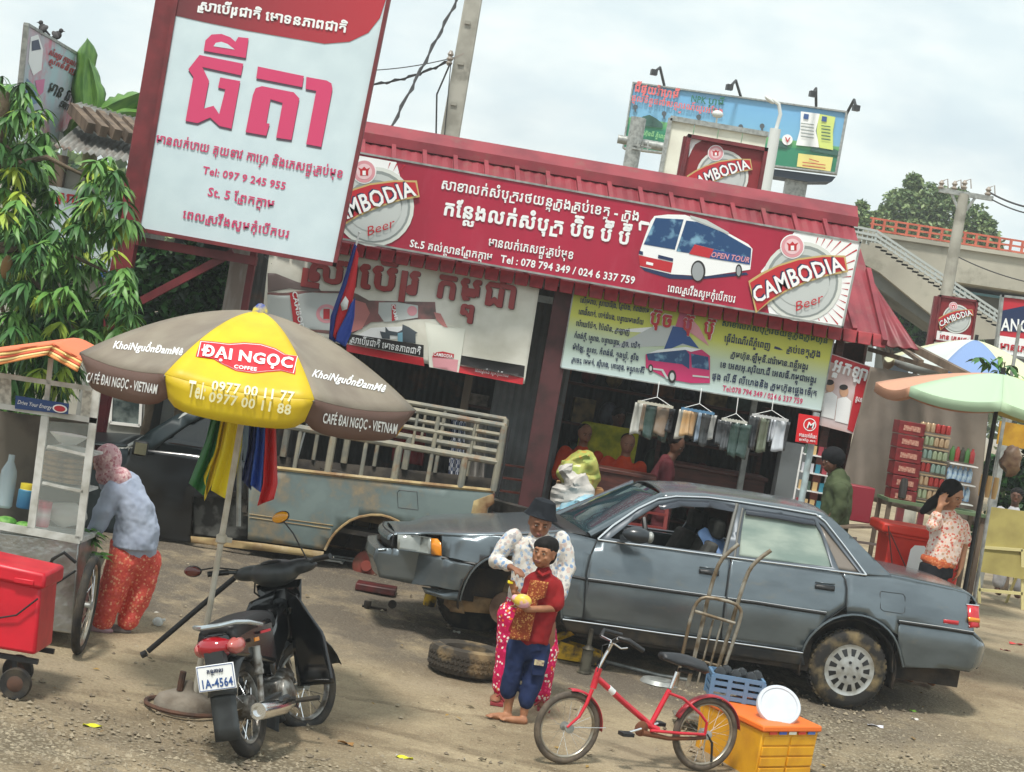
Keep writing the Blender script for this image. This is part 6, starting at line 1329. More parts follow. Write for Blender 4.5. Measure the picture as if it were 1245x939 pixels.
b = MB(); b.ball(hc+(f*-.045+u*.225)*.225, V((.36, .41, .32))*.225, 18, 12, M); b.ball(hc+(f*-.20-u*.02)*.225, V((.315, .25, .30))*.225, 16, 10, M); b.build('hair', HAIR, A, remesh=.007, smit=2, folds=.03)
RSH = cmat('rust_shirt', sR(142, 34, 36), sR(124, 26, 30), 8)
b = MB(); blob(b, [J(661, 698, .01), J(660, 706, .01), J(655, 735, .02), J(648, 760, .02), J(642, 776, .02)], [(.075, .06), (.125, .075), (.13, .085), (.135, .09), (.145, .095)]); blob(b, [J(648, 708, 0), J(642, 720, -.02)], [.05, .048]); blob(b, [J(674, 710, .02), J(677, 722, .02), J(676, 733, .0)], [.052, .056, .058])
b.build('shirt', RSH, A, remesh=VS, smit=3, folds=0.026)
b = MB(); b.tube([J(654, 695, -.06), J(659, 700, -.07), J(667, 697, -.05), J(668, 694, .04)], .014, 6); b.build('collar', RSH, A)
EMB = floral('embroidery', sR(134, 60, 36), [sR(176, 118, 66), sR(150, 84, 48), sR(190, 140, 84), sR(134, 60, 36)], 90, .5)
b = MB(); 
def emb(uu, v): x = 648+(8 if v < .3 else 0)-17*v+(uu-.5)*(22 if v < .45 else 24); y = 705+v*72+uu*3; return J(x, y, -.088-.03*v-.012*math.sin(uu*3.14))
b.grid(emb, 8, 20); b.build('shirt_panel', EMB, A, solid=.004)
DEN = cmat('navy_trousers', sR(28, 40, 74), sR(38, 52, 90), 12)
b = MB(); blob(b, [J(642, 776, .02), J(641, 790, .02)], [(.125, .085), (.125, .085)]); blob(b, [J(629, 785, .0), J(623, 818, .01), J(618, 840, .03)], [.073, .066, .06]); blob(b, [J(656, 787, .05), J(649, 822, .03), J(640, 852, .0)], [.076, .068, .06]); b.build('trousers', DEN, A, remesh=VS, smit=3, folds=0.026)
b = MB(); b.box(J(654.5, 812, -.06), (.085, .03, .11), rz=.2); pk_ = b.build('pocket', DEN, A, bevel=.008); b = MB(); b.box(J(655.5, 806, -.085), (.065, .01, .035), rz=.2); b.build('patch', mat('patch_cream', sR(200, 190, 150), .7, c2=sR(120, 90, 90), scale=40), pk_)
b = MB(); b.ball(J(635.5, 731, -.20), (.062, .045, .048), 14, 10); b.ball(J(627, 728, -.19), (.032, .03, .03), 10, 8); sn = solo(b, 'snack_bag', mat('snack_yellow', sR(220, 188, 70), .35, c2=sR(222, 170, 190), scale=18, lo=.45, hi=.6), 'small clear bag of yellow and pink snacks held by the boy', 'bag', remesh=.006)
b = MB(); b.box(J(620.5, 708, -.15), (.035, .02, .02), rz=.3); solo(b, 'snack_piece', mat('snack_bright', sR(236, 214, 30), .5), 'bright yellow snack piece in the boy raised hand', 'snack', bevel=.004)

# bending woman at the food cart
J = jf(13.75); g0 = G(138, 772)
A = person('woman in a pale blue shirt, pink headscarf and orange trousers bending over by the cart', V((g0.x, 13.75, gz(13.75))))
hc, hf_ = J(128, 561, .0), V((-.9, -.15, -.55))
b = MB(); headm(b, hc, .215, hf_, (0, 0, 1)); blob(b, [hc+V((.04, 0, -.05)), J(143, 590, 0)], [.05, .06])
blob(b, [J(136, 598, -.08), J(121, 632, -.12), J(106, 655, -.10)], [.045, .04, .028]); hand(b, J(104, 657, -.1), V((-.08, 0, -.05)), (0, -1, 0), .165, .6, 1)
for q in ([(150, 682, -.04), (132, 720, -.04), (120, 765, -.04)], [(175, 665, .1), (163, 715, .08), (150, 768, .06)]): blob(b, [J(*p) for p in q], [.08, .055, .035])
b.build('body', SKIN, A, remesh=.008)
SCARF = floral('pink_scarf', sR(200, 164, 168), [sR(176, 120, 128), sR(216, 190, 188), sR(188, 140, 146)], 50, .5)
b = MB(); b.ball(hc+V((.015, 0, .012)), (.10, .105, .118), 18, 12); b.ball(hc+V((.05, -.0, -.09)), (.075, .09, .08), 14, 10); blob(b, [hc+V((.02, -.02, -.10)), J(146, 582, -.06)], [.07, .085]); b.build('headscarf', SCARF, A, remesh=.009)
LBL = cmat('pale_blue_shirt', sR(166, 176, 194), sR(152, 162, 182), 5, .4, 8)
b = MB(); blob(b, [J(136, 586, 0), J(150, 592, 0), J(163, 618, 0), J(166, 645, .02), J(164, 664, .03)], [(.11, .09), (.155, .12), (.165, .135), (.175, .15), (.195, .165)], x0=(.2, 1, 0))
blob(b, [J(138, 596, -.10), J(127, 622, -.13), J(118, 640, -.12), J(112, 648, -.11)], [.075, .072, .062, .05]); blob(b, [J(138, 594, .10), J(122, 630, .12), J(112, 650, .1)], [.07, .06, .05])
b.build('shirt', LBL, A, remesh=.010, smit=4, folds=0.035)
ORP = floral('orange_trousers', sR(204, 84, 72), [sR(216, 110, 84), sR(222, 156, 124), sR(196, 70, 64), sR(210, 98, 92), sR(200, 78, 70)], 60, .5)
b = MB(); blob(b, [J(163, 660, .03), J(160, 680, .03)], [(.165, .15), (.165, .15)]); blob(b, [J(150, 680, -.04), J(134, 725, -.04), J(125, 754, -.03)], [.115, .100, .084]); blob(b, [J(178, 682, .09), J(168, 725, .09), J(155, 755, .07)], [.114, .094, .078]); b.build('trousers', ORP, A, remesh=.009, folds=0.026)
for x, y, dy in ((116, 772, -.04), (138, 774, .05)): c = J(x, y, dy); c.z = gz(13.7)+.03; b = MB(); b.ball(c, (.12, .05, .035), 14, 8); b.build('shoe', mat('mauve_shoe', sR(150, 122, 130), .6) if x < 120 else mat('grey_shoe', sR(96, 88, 84), .6), A)

# woman on the phone
J = jf(16.6)
A = person('woman in a floral blouse and black trousers holding a phone to her ear', V((P(1150, 700, 16.6).x, 16.6, gz(16.6))))
hc, hf_ = J(1158.5, 604, 0), V((.62, -.8, -.22))
zb_ = gz(16.6); b = MB(); headm(b, hc, .225, hf_); blob(b, [hc+V((-.02, .03, -.07)), J(1153, 631, .02)], [.048, .055])
eR, wR = J(1134, 640, -.12), J(1143, 616, -.12); eL, wL = J(1172, 665, .08), J(1168, 690, .04)
blob(b, [J(1137, 630, 0), eR, wR], [.045, .038, .026]); hand(b, wR, J(1147, 602, -.10)-wR, (-.5, -.8, .1), .16, .5, -1); blob(b, [J(1172, 638, .05), eL, wL], [.04, .035, .025]); hand(b, wL, V((-.02, 0, -.1)), (1, 0, 0), .16, .4)
blob(b, [J(1153, 632, .02), J(1146, 690, .02)], [(.11, .07), (.11, .08)])
hx = J(1140, 700, 0).x
for s in (-.09, .09): blob(b, [V((hx+s, 16.62, .85)), V((hx+s, 16.6, .50)), V((hx+s, 16.62, zb_+.08))], [.08, .05, .035]); b.ball(V((hx+s, 16.55, zb_+.035)), (.04, .11, .035), 10, 6)
b.build('body', SKIN2, A, remesh=.0085); face(A, hc, .225, hf_)
PKB = floral('pink_blouse', sR(218, 196, 184), [sR(200, 96, 86), sR(222, 170, 150), sR(206, 120, 100), sR(226, 210, 196), sR(190, 150, 120)], 44, .5)
b = MB(); blob(b, [J(1153, 627, .02), J(1154, 638, .02), J(1150, 660, .02), J(1143, 682, .02)], [(.09, .07), (.16, .10), (.145, .11), (.15, .12)]); blob(b, [J(1140, 633, 0), eR, eR.lerp(wR, .5)], [.062, .058, .05]); blob(b, [J(1170, 640, .05), J(1173, 655, .07)], [.06, .055]); b.build('blouse', PKB, A, remesh=.009, folds=0.026)
b = MB(); blob(b, [J(1141, 679, .02), J(1139, 686, .02)], [(.148, .12), (.150, .122)]); b.build('sash', floral('sash_orange', sR(190, 100, 60), [sR(206, 130, 90), sR(180, 80, 60)], 60, .5), A, remesh=.01)
BTR = cmat('black_trousers', sR(24, 24, 28), sR(34, 34, 38), 10)
b = MB(); blob(b, [J(1139, 686, .02), J(1137, 700, .02)], [(.145, .115), (.15, .115)])
for s in (-.085, .085): blob(b, [V((hx+s, 16.62, .88)), V((hx+s, 16.6, .50)), V((hx+s, 16.62, zb_+.10))], [.095, .075, .065])
b.build('trousers', BTR, A, remesh=.010)
b = MB(); b.ball(hc+V((-.018, .020, .052)), (.100, .108, .098), 16, 10); blob(b, [hc+V((-.06, .06, .0)), J(1143, 608, .08), J(1132, 613, .10), J(1122, 622, .11)], [.075, .065, .05, .03]); b.build('hair', HAIR, A, remesh=.009)
b = MB(); b.box(J(1146.5, 606, -.06), (.02, .05, .10), rz=.5); solo(b, 'phone', BLACKP, 'small dark phone held at the ear of the woman in floral blouse', 'phone', bevel=.004)

# man in the green jacket
J = jf(18.4); hc, hf_ = J(1011, 562, 0), V((-.95, -.45, -.05)); zb_ = gz(18.4)
A = person('man in an olive jacket and black knit cap seen from the side', V((J(1015, 620).x, 18.4, zb_)))
b = MB(); headm(b, hc, .225, hf_); blob(b, [hc+V((.03, .02, -.08)), J(1018, 590, 0)], [.055, .06]); bx = J(1013, 630, 0).x
for s in (-.08, .08): blob(b, [V((bx+s, 18.4, 1.0)), V((bx+s, 18.4, .6)), V((bx+s, 18.4, zb_+.08))], [.09, .06, .04]); b.ball(V((bx+s-.04, 18.38, zb_+.035)), (.12, .05, .035), 10, 6)
wL = J(1000, 648, -.16); blob(b, [J(1014, 625, -.17), wL], [.04, .03]); hand(b, wL, V((-.08, -.02, -.07)), (0, -.5, 1), .17, .5)
b.build('body', SKIND, A, remesh=.010); face(A, hc, .225, hf_)
b = MB(); b.ball(hc+V((.012, .012, .05)), (.115, .11, .10), 16, 10); b.build('cap', cmat('black_cap', sR(20, 21, 24), sR(30, 31, 35), 30), A)
OLV = cmat('olive_jacket', sR(78, 88, 62), sR(62, 72, 50), 6, .7, 8)
b = MB(); blob(b, [J(1018, 580, 0), J(1019, 590, 0), J(1017, 615, 0), J(1011, 645, 0), J(1009, 656, 0)], [(.09, .10), (.13, .19), (.145, .205), (.15, .2), (.155, .2)]); blob(b, [J(1021, 595, -.17), J(1022, 618, -.20), J(1012, 638, -.19)], [.075, .07, .055]); blob(b, [J(1018, 595, .17), J(1010, 625, .18)], [.075, .06]); b.tube([J(1012, 580, -.08), J(1022, 578, 0), J(1013, 578, .08)], .022, 8); b.build('jacket', OLV, A, remesh=.011, folds=0.035)
b = MB(); [blob(b, [V((bx+s, 18.4, 1.0)), V((bx+s, 18.4, .6)), V((bx+s, 18.4, zb_+.10))], [.11, .085, .07]) for s in (-.08, .08)]; b.build('trousers', BTR, A, remesh=.012)

# people sitting inside the shop
ORO = cmat('orange_robe', sR(190, 64, 24), sR(166, 48, 18), 6, .6, 8); MAR = cmat('maroon_shirt', sR(96, 44, 50), sR(80, 34, 40), 6, .6, 8)
def sitter(label, px, py, Y0, cl_, f, skin=SKIND, lean=(0, 0), hair=True, hh=.22):
    J = jf(Y0); hc = J(px, py, 0); A = person(label, V((hc.x, Y0, .345)))
    b = MB(); headm(b, hc, hh, f); sh = hc+V((-lean[0]*.4, -lean[1]*.3, -.22)); hip = hc+V((-lean[0], -lean[1], -.66)); kn = hip+V((0, -.38, -.04))
    blob(b, [hc+V((0, .02, -.08)), sh], [.05, .055])
    d = V((1, 0, 0)) if abs(f[0]) < abs(f[1]) else V((0, 1, 0))
    el = [sh+d*.22*s+V((0, -.08, -.24)) for s in (1, -1)]; wr = [e+V((-.10*s if d.x else -.16, -.20, .05)) for e, s in zip(el, (1, -1))]
    for s, e, w_ in zip((1, -1), el, wr): blob(b, [sh+d*.17*s, e, w_], [.05, .04, .028]); hand(b, w_, w_-e, (0, -.2, 1), .165, .6)
    for s in (1, -1): blob(b, [hip+V((.10*s, 0, 0)), kn+V((.12*s, 0, 0)), V((kn.x+.12*s, kn.y+.05, .42))], [.08, .06, .04]); b.ball(V((kn.x+.12*s, kn.y-.02, .385)), (.04, .11, .035), 10, 6)
    b.build('body', skin, A, remesh=.012)
    face(A, hc, hh, f); b = MB(); blob(b, [sh+V((0, 0, .03)), sh+V((0, 0, -.08)), hip], [(.11, .08), (.19, .12), (.18, .15)], x0=d)
    for s, e, w_ in zip((1, -1), el, wr): blob(b, [sh+d*.17*s, e, e.lerp(w_, .6)], [.075, .062, .05])
    for s in (1, -1): blob(b, [hip+V((.10*s, 0, 0)), kn+V((.12*s, 0, 0)), V((kn.x+.12*s, kn.y+.05, .5))], [.11, .09, .08])
    b.build('clothes', cl_, A, remesh=.013, folds=0.026)
    b = MB(); b.ball(hc+V((0, 0, .19*hh)) - V(f).normalized()*.07*hh*(1 if hair else 1.6), V((.375, .42, .34))*hh*(1 if hair else .9), 14, 10); b.build('hair', HAIR, A)
    return A
sitter('shaven headed monk in an orange robe, leftmost of the two beside the yellow cloth', 711, 528, 20.6, ORO, (.35, -1, -.1), SKIN, hair=False); sitter('monk in an orange robe sitting behind the wooden table', 763, 540, 20.3, ORO, (.1, -1, -.15), SKIN, hair=False)
sitter('person in a maroon shirt leaning over the table inside the shop', 822, 541, 19.9, MAR, (.9, -.5, -.5), lean=(.18, 0)); sitter('person in dark clothes at the back of the shop behind the hanging bags', 752, 508, 22.0, cmat('dark_cloth', sR(52, 48, 52), sR(40, 36, 40)), (.3, -1, 0))
b = MB(); b.box(P(735, 560, 20.75), (.62, .12, .75)); solo(b, 'yellow_cloth', cmat('yellow_green_cloth', sR(176, 172, 40), sR(120, 130, 30), 9), 'yellow green cloth draped between the two monks', 'cloth', bevel=.05)
def furn_table(px, py, Y, w_, d_, top, m, label, nm='table', cat='table'):
    c = P(px, py, Y); t = thing(nm, label, cat, V((c.x, Y, .345))); mb = MB(); mb.box((c.x, Y, top), (w_, d_, .04)); mb.build('table_top', m, t, bevel=.006)
    mb = MB(); mb.box((c.x, Y-d_/2+.03, top-.22), (w_-.06, .02, .40)); mb.build('front_panel', m, t)
    for sx in (-1, 1):
        for sy in (-1, 1): mb = MB(); mb.box((c.x+sx*(w_/2-.05), Y+sy*(d_/2-.05), (top+.345)/2), (.05, .05, top-.345)); mb.build('leg', m, t)
    return t
furn_table(756, 590, 19.65, .62, .5, P(756, 574, 19.6).z, WOODD, 'dark red wooden table with a front panel before the monks')
furn_table(870, 585, 20.6, 1.0, .6, P(870, 572, 20.6).z, WOODD, 'dark wooden table deep in the shop under the hanging bags')
def chair(px, py, Y, m, label, rz=0, nm='chair', z0=None, s=1.0, grp=None):
    c = P(px, py, Y); z0 = gz(Y)+(.065 if Y > 19.8 else 0) if z0 is None else z0; t = thing(nm, label, 'chair', V((c.x, Y, z0)), grp); q = Matrix.Rotation(rz, 3, 'Z'); o = V((c.x, Y, z0)); g = lambda x, y, z: o+q@V((x, y, z))*s
    mb = MB(); mb.box(g(0, 0, .44), (.42*s, .42*s, .03), M=q); mb.build('seat', m, t, bevel=.01)
    for sx in (-1, 1):
        mb = MB(); mb.bar(g(sx*.19, -.19, 0), g(sx*.18, -.18, .44), .035, .035); mb.build('leg', m, t); mb = MB(); mb.bar(g(sx*.20, .22, 0), g(sx*.18, .18, .46), .035, .035); mb.build('leg', m, t)
        mb = MB(); mb.bar(g(sx*.18, .19, .44), g(sx*.18, .26, .92), .035, .03); mb.build('back_post', m, t)
    for z in (.62, .75, .88): mb = MB(); mb.bar(g(-.18, .215+(z-.44)*.1, z), g(.18, .215+(z-.44)*.1, z), .05, .02, up=(0, 0, 1)); mb.build('back_slat', m, t)
    return t
chair(632, 600, 19.5, WOODD, 'dark wooden chair beside the maroon column behind the boy', .5); chair(925, 590, 20.0, WOODD, 'dark wooden chair behind the hanging bags', 2.6); chair(800, 625, 18.6, mat('red_plastic', sR(120, 44, 40), .5), 'red plastic chair seen through the saloon window', .3, z0=gz(18.6))

# sacks, hanging goods
def sack(pts_r, Y, nm, m, label, ry=.16, ph=0):
    pr_ = []
    for a, b in zip(pts_r, pts_r[1:]): pr_ += [tuple(a[q]+(b[q]-a[q])*i/6 for q in range(3)) for i in range(6)]
    pr_.append(pts_r[-1]); mb = MB(); mb.tube([P(x, y, Y) for x, y, _ in pr_], [(r, ry*min(1, r/.12)) for _, _, r in pr_], 36)
    def wrk(v): p = v*7+V((ph, 0, 0)); a = abs(noise.noise(V((p.x*1.2, p.y, p.z*2.6)))); b = abs(noise.noise(v*19)); return v+V((noise.noise(p)*.05, noise.noise(p+V((0, 5, 0)))*.04+a*.05+b*.02, b*.02))
    mb.v = [wrk(v) for v in mb.v]
    return solo(mb, nm, m, label, 'sack')
SK = mat('woven_sack', sR(196, 192, 186), .7, c2=sR(168, 164, 158), scale=9, bump=.6, bscale=22)
zs_ = gz(18.4)
sk0 = sack([(694, 640, .05), (694, 638, .18), (696, 622, .20), (697, 604, .20), (698, 594, .19), (698, 588, .15), (694, 583, .07), (690, 576, .05), (687, 569, .075), (686, 567, .02)], 18.4, 'white_sack', SK, 'bulging white woven sack behind the bucket hat woman')
zb_ = sk0.location.z; mb = MB(); mb.box((sk0.location.x, 18.4, (zb_+gz(18.4))/2), (.5, .4, zb_-gz(18.4))); solo(mb, 'sack_crate', WOOD, 'low wooden crate under the white sack', 'crate')
sack([(703, 600, .02), (703, 598, .14), (703, 582, .18), (704, 566, .18), (702, 556, .15), (700, 551, .05)], 18.75, 'yellow_bag', mat('yellow_plastic_bag', sR(192, 190, 104), .3, c2=sR(140, 160, 80), scale=9, c3=sR(200, 150, 70), s3=12, lo3=.55, hi3=.62), 'yellow and green plastic bag on top of the goods behind the white sack', ph=3)
mb = MB(); mb.box(P(703, 606, 18.8)+V((0, .1, -.15)), (.45, .3, .55)); solo(mb, 'cardboard_box', mat('cardboard', sR(150, 110, 70), .8, c2=sR(128, 92, 58), scale=5), 'brown cardboard box behind the white sack', 'box', bevel=.01)
sack([(700, 634, .05), (701, 630, .22), (702, 620, .23), (700, 612, .18), (698, 608, .1)], 18.2, 'blue_bag', mat('pale_cyan_bag', sR(130, 180, 200), .4, c2=sR(180, 200, 206), scale=7), 'pale blue plastic bag under the white sack', ph=8)
BAGC = [(190, 190, 182), (34, 36, 40), (96, 104, 84), (132, 112, 92), (60, 64, 68), (206, 212, 220), (36, 62, 56), (84, 78, 70)]
bagname = lambda c: 'black' if max(c) < 60 else 'dark' if max(c) < 100 else 'white' if min(c) > 190 else 'green' if c[1] > c[0] else 'tan' if c[0] > c[2]+30 else 'grey blue'
HZ = 19.25; rb = random.Random(5); HG = 'clip hangers of bagged goods under the yellow sign'
for hi_, (x0, x1, y, colr, lab) in enumerate([(776, 818, 492, (190, 186, 170), 'cream clip hanger, leftmost of four, hung with bagged clothes'), (829, 868, 500, (84, 126, 160), 'blue clip hanger with tan and grey bags, second from the left'), (878, 908, 512, (186, 186, 176), 'white clip hanger of dark bags, third from the left'), (915, 958, 508, (190, 190, 190), 'white clip hanger of pale bags, rightmost beside the red sign')]):
    xm = (x0+x1)/2; ys = lambda x: y+(x-xm)*.17
    t = thing('clip_hanger', lab, 'hanger', P(xm, y+4, HZ), HG); cm = mat('hanger_%d' % hi_, sR(*colr), .5)
    mb = MB(); q = [P(x0, ys(x0), HZ-.1), P(x1, ys(x1), HZ-.1), P(x1, ys(x1), HZ+.12), P(x0, ys(x0), HZ+.12)]
    for a, b in zip(q, q[1:]+q[:1]): mb.bar(a, b, .012, .025)
    mb.build('hanger_frame', cm, t); mb = MB(); tp_ = P(xm+4, y-24, HZ); ap = P(xm+2, y-9, HZ)
    for a in q: mb.tube([a, ap], .003, 4)
    mb.tube([ap, tp_, tp_+V((0, .02, .03))], .004, 5); mb.build('hook', WHITE, t)
    n = 9 if hi_ in (0, 3) else 8
    for k in range(n):
        f = (k+.5)/n; xx = x0+(x1-x0)*f; yy = HZ+rb.uniform(-.12, .12); c = P(xx, ys(xx), yy); wd = .075+rb.uniform(0, .04); ln = .27+rb.uniform(-.06, .07)
        bc = BAGC[rb.randrange(8)] if hi_ != 1 else [(206, 206, 196), (200, 160, 110), (190, 150, 104), (60, 66, 66), (74, 78, 78), (150, 170, 190), (40, 44, 46), (190, 190, 186)][k]
        mb = MB(); ww = rb.uniform(0, 6)
        mb.grid(lambda u, v: c+V(((u-.5)*wd*(1+.1*math.sin(v*3+ww)), .012*math.sin(u*6+ww)+.02*math.sin(v*3), -.01-ln*v+.012*math.sin(u*4+ww)*v)), 6, 8)
        bgm = mat('bag_%d_%d_%d' % bc, sR(*bc), .25, c2=sR(*[min(255, int(q_*.7+50)) for q_ in bc]), scale=9, coat=.6)
        solo(mb, 'hanging_bag', bgm, bagname(bc)+' plastic bag, '+('first', 'second', 'third', 'fourth', 'fifth', 'sixth', 'seventh', 'eighth', 'ninth')[k]+' from the left on the '+('cream leftmost', 'blue', 'third', 'rightmost')[hi_]+' clip hanger', 'bag', group='bags on the %s clip hanger' % ('first', 'second', 'third', 'fourth')[hi_], solid=.02)
        mb = MB(); mb.box(c+V((0, 0, 0)), (.012, .02, .035)); mb.build('clip', cm, t)
# flag
FL = thing('flag', 'red and blue flag hanging limp on a thin pole before the cloth banner', 'flag', V((P(330, 640, 18.9).x, 18.9, gz(18.9))))
p0, p1 = P(437, 283, 18.9), P(398, 425, 18.9); d = (p1-p0); pb = p0+d*((p0.z-gz(18.9))/(p0.z-p1.z)); mb = MB(); mb.tube([pb, p0], .009, 8); mb.ball(p0, .014, 8, 6); mb.build('pole', WHITE, FL)
for L_, R_, c, ph in (([(431, 296), (416, 345), (402, 385), (400, 412)], [(434, 300), (424, 345), (410, 385), (408, 417)], (30, 50, 130), 0), ([(433, 298), (420, 345), (409, 385), (405, 408)], [(436, 312), (432, 350), (424, 385), (410, 417)], (196, 28, 40), 1), ([(426, 370), (420, 385), (410, 405), (408, 415)], [(432, 362), (431, 385), (427, 405), (420, 422)], (40, 70, 160), 2)):
    cloth(L_, R_, 18.87-.01*ph, 'flag_cloth', mat('flag_%d' % ph, sR(*c), .7), FL, amp=.012, fr=7, ph=ph)
mb = MB(); mb.poly([P(*q, 18.84) for q in ((414, 370), (420, 360), (424, 366), (422, 376), (416, 378))]); mb.build('temple_mark', WHITE, FL, solid=.002)

# goods and clothes inside the shop
SKF = thing('stock_shelf', 'dark wooden stock shelf along the back wall of the shop', 'shelf', V((1.3, 22.5, .345)))
for z in (.7, 1.15, 1.6, 2.05): mb = MB(); mb.box((1.2, 22.5, z), (3.4, .35, .03)); mb.build('shelf_board', WOODD, SKF)
for x in (-.5, .6, 1.75, 2.9): mb = MB(); mb.box((x, 22.5, 1.25), (.05, .35, 1.8)); mb.build('upright', WOODD, SKF)
rs_ = random.Random(14); NM = ('lowest', 'second', 'third', 'top')
for zi, z in enumerate((.7, 1.15, 1.6, 2.05)):
    for j in range(11):
        x = -.36+j*.29+(.04 if j > 3 else 0); hh = rs_.uniform(.12, .34); cc = [(110, 40, 44), (90, 96, 110), (130, 110, 70), (60, 80, 70), (150, 140, 130), (50, 46, 60), (120, 70, 40)][rs_.randrange(7)]
        mb = MB()
        if rs_.random() < .5: mb.box((x, 22.42, z+.02+hh/2), (rs_.uniform(.14, .25), .2, hh), rz=rs_.uniform(-.2, .2)); nm, kd = 'stock_box', 'box'
        else: mb.ball((x, 22.42, z+.02+hh/2), (rs_.uniform(.07, .12), .1, hh/2), 9, 7); nm, kd = 'stock_bag', 'bag'
        solo(mb, nm, mat('stock_%d' % cc[0], sR(*cc), .6, c2=sR(*[q_//2 for q_ in cc]), scale=9), '%s %s, %s from the left on the %s shelf deep in the shop' % ({110: 'red', 90: 'slate', 130: 'tan', 60: 'green', 150: 'pale', 50: 'purple', 120: 'orange brown'}[cc[0]], kd, 'first second third fourth fifth sixth seventh eighth ninth tenth eleventh'.split()[j], NM[zi]), kd)
def hung(x0, x1, y0, y1, Y, m_, lab, nm='hung_cloth', fr=16):
    mb = MB(); mb.grid(lambda u, v: P(x0+(x1-x0)*u-4*v, y0+(y1-y0)*v+(x1-x0)*u*.17, Y+.04*math.sin(u*fr+v*2)), 18, 10); solo(mb, nm, m_, lab, 'cloth', solid=.006)
CHK = mat('check_cloth', sR(44, 60, 100), .8); nt_ = CHK.node_tree; ck = nt_.nodes.new('ShaderNodeTexChecker'); ck.inputs['Scale'].default_value = 26; ck.inputs['Color1'].default_value = sR(40, 54, 92); ck.inputs['Color2'].default_value = sR(180, 184, 190); tc_n = nt_.nodes.new('ShaderNodeTexCoord'); nt_.links.new(tc_n.outputs['Object'], ck.inputs[0]); nt_.links.new(ck.outputs[0], nt_.nodes['Principled BSDF'].inputs['Base Color'])
hung(549, 566, 508, 590, 20.0, CHK, 'blue and white checked cloth hanging behind the pickup rack'); hung(566, 592, 508, 585, 20.1, cmat('grey_white_cloth', sR(150, 146, 140), sR(120, 116, 112)), 'greyish white cloth hanging beside the checked one'); hung(480, 518, 520, 560, 20.2, cmat('dark_red_cloth', sR(110, 34, 38), sR(80, 26, 30)), 'dark red cloth hanging behind the pickup rack'); hung(520, 548, 495, 545, 20.3, cmat('dim_cloth', sR(90, 92, 90), sR(60, 62, 62)), 'dim grey cloth hanging left of the checked one')
# ------------------------------------------------------------------ food cart
YC = 13.05; W = plY(YC).W
CTR = thing('food_cart', 'food cart with a glass case, quilted metal body and striped orange awning', 'cart', V((P(40, 740, YC+.3).x, YC+.35, gz(YC))))
WF = mat('cart_white_frame', sR(196, 198, 194), .5, c2=sR(160, 160, 152), scale=9)
ALU = mat('quilted_aluminium', sR(168, 170, 168), .32, .8, c2=sR(132, 132, 128), scale=5, bump=.8, bscale=16)
DEP = V((0, .62, 0))
def cb(nm, a, b, w_=.03, mt=WF, dy=0): mb = MB(); mb.bar(P(*a, YC+dy), P(*b, YC+dy), w_, .025, up=(0, 1, 0)); return mb.build(nm, mt, CTR)
for dy in (0, .62):
    cb('rail', (-30, 452), (112, 473), .032, dy=dy); cb('rail', (-30, 489), (118, 512), .036, dy=dy); cb('rail', (-30, 634), (98, 657), .05, dy=dy)
    cb('post', (118, 474), (96, 657), .05, dy=dy); cb('post', (62, 436), (55, 503), .03, dy=dy); cb('post', (-14, 450), (-26, 640), .04, dy=dy)
cb('door_frame', (55, 506), (38, 642), .05); cb('shelf', (58, 543), (107, 554), .018); cb('shelf', (52, 587), (101, 598), .018)
for a in ((118, 474), (97, 657), (112, 473)): mb = MB(); mb.bar(P(*a, YC), P(*a, YC)+DEP, .03, .03); mb.build('side_rail', WF, CTR)
flat([(57, 512), (115, 516), (98, 653), (41, 643)], W, 'glass_pane', glass('case_glass', sR(190, 200, 196), .28, .08), CTR, .01)
for q in ([(-12, 455), (14, 459), (14, 493), (-12, 489)], [(101, 473), (122, 477), (117, 511), (98, 507)]): flat(q, W, 'notice_sheet', mat('paper_sheet', sR(196, 194, 184), .8, c2=sR(150, 148, 140), scale=30), CTR, .006)
mb = MB(); mb.prism([P(*q, YC) for q in ((-60, 641), (96, 659), (87, 771), (-70, 748))], DEP); mb.build('cart_body', ALU, CTR, bevel=.008)
mb = MB(); mb.prism([P(*q, YC+.03) for q in ((-30, 640), (97, 655), (96, 661), (-30, 646))], DEP*.95); mb.build('counter', WF, CTR)
mb = MB(); mb.prism([P(*q, YC+.55) for q in ((-30, 496), (112, 514), (97, 650), (-40, 632))], (0, .01, 0)); mb.build('case_back', mat('case_back', sR(96, 90, 80), .7, c2=sR(60, 56, 50), scale=4), CTR)
for q, z in (((50, 587), 0), ((56, 543), 1)): mb = MB(); mb.prism([P(q[0], q[1], YC+.02), P(q[0]+50, q[1]+11, YC+.02), P(q[0]+50, q[1]+14, YC+.02), P(q[0], q[1]+3, YC+.02)], (0, .5, 0)); mb.build('case_shelf', WF, CTR)
flat([(19, 481), (84, 491), (83, 504), (18, 497)], plY(YC-.03).W, 'blue_label', mat('label_blue', sR(30, 64, 120), .5), CTR, .0, ); letters('Drive Your Energy', (21, 491), (62, 498), 5, plY(YC-.03).W, 'lettering', PRINTW, CTR, .0, .006, italic=.2)
flat(ell(73, 497, 9, 5, 8), plY(YC-.03).W, 'blue_label', PRINTW, CTR, .006); flat(ell(73, 497, 7, 3.6, 8), plY(YC-.03).W, 'blue_label', PRED, CTR, .009)
SC4 = [(222, 120, 84), (236, 200, 130), (216, 104, 76), (238, 214, 150), (228, 150, 90)]
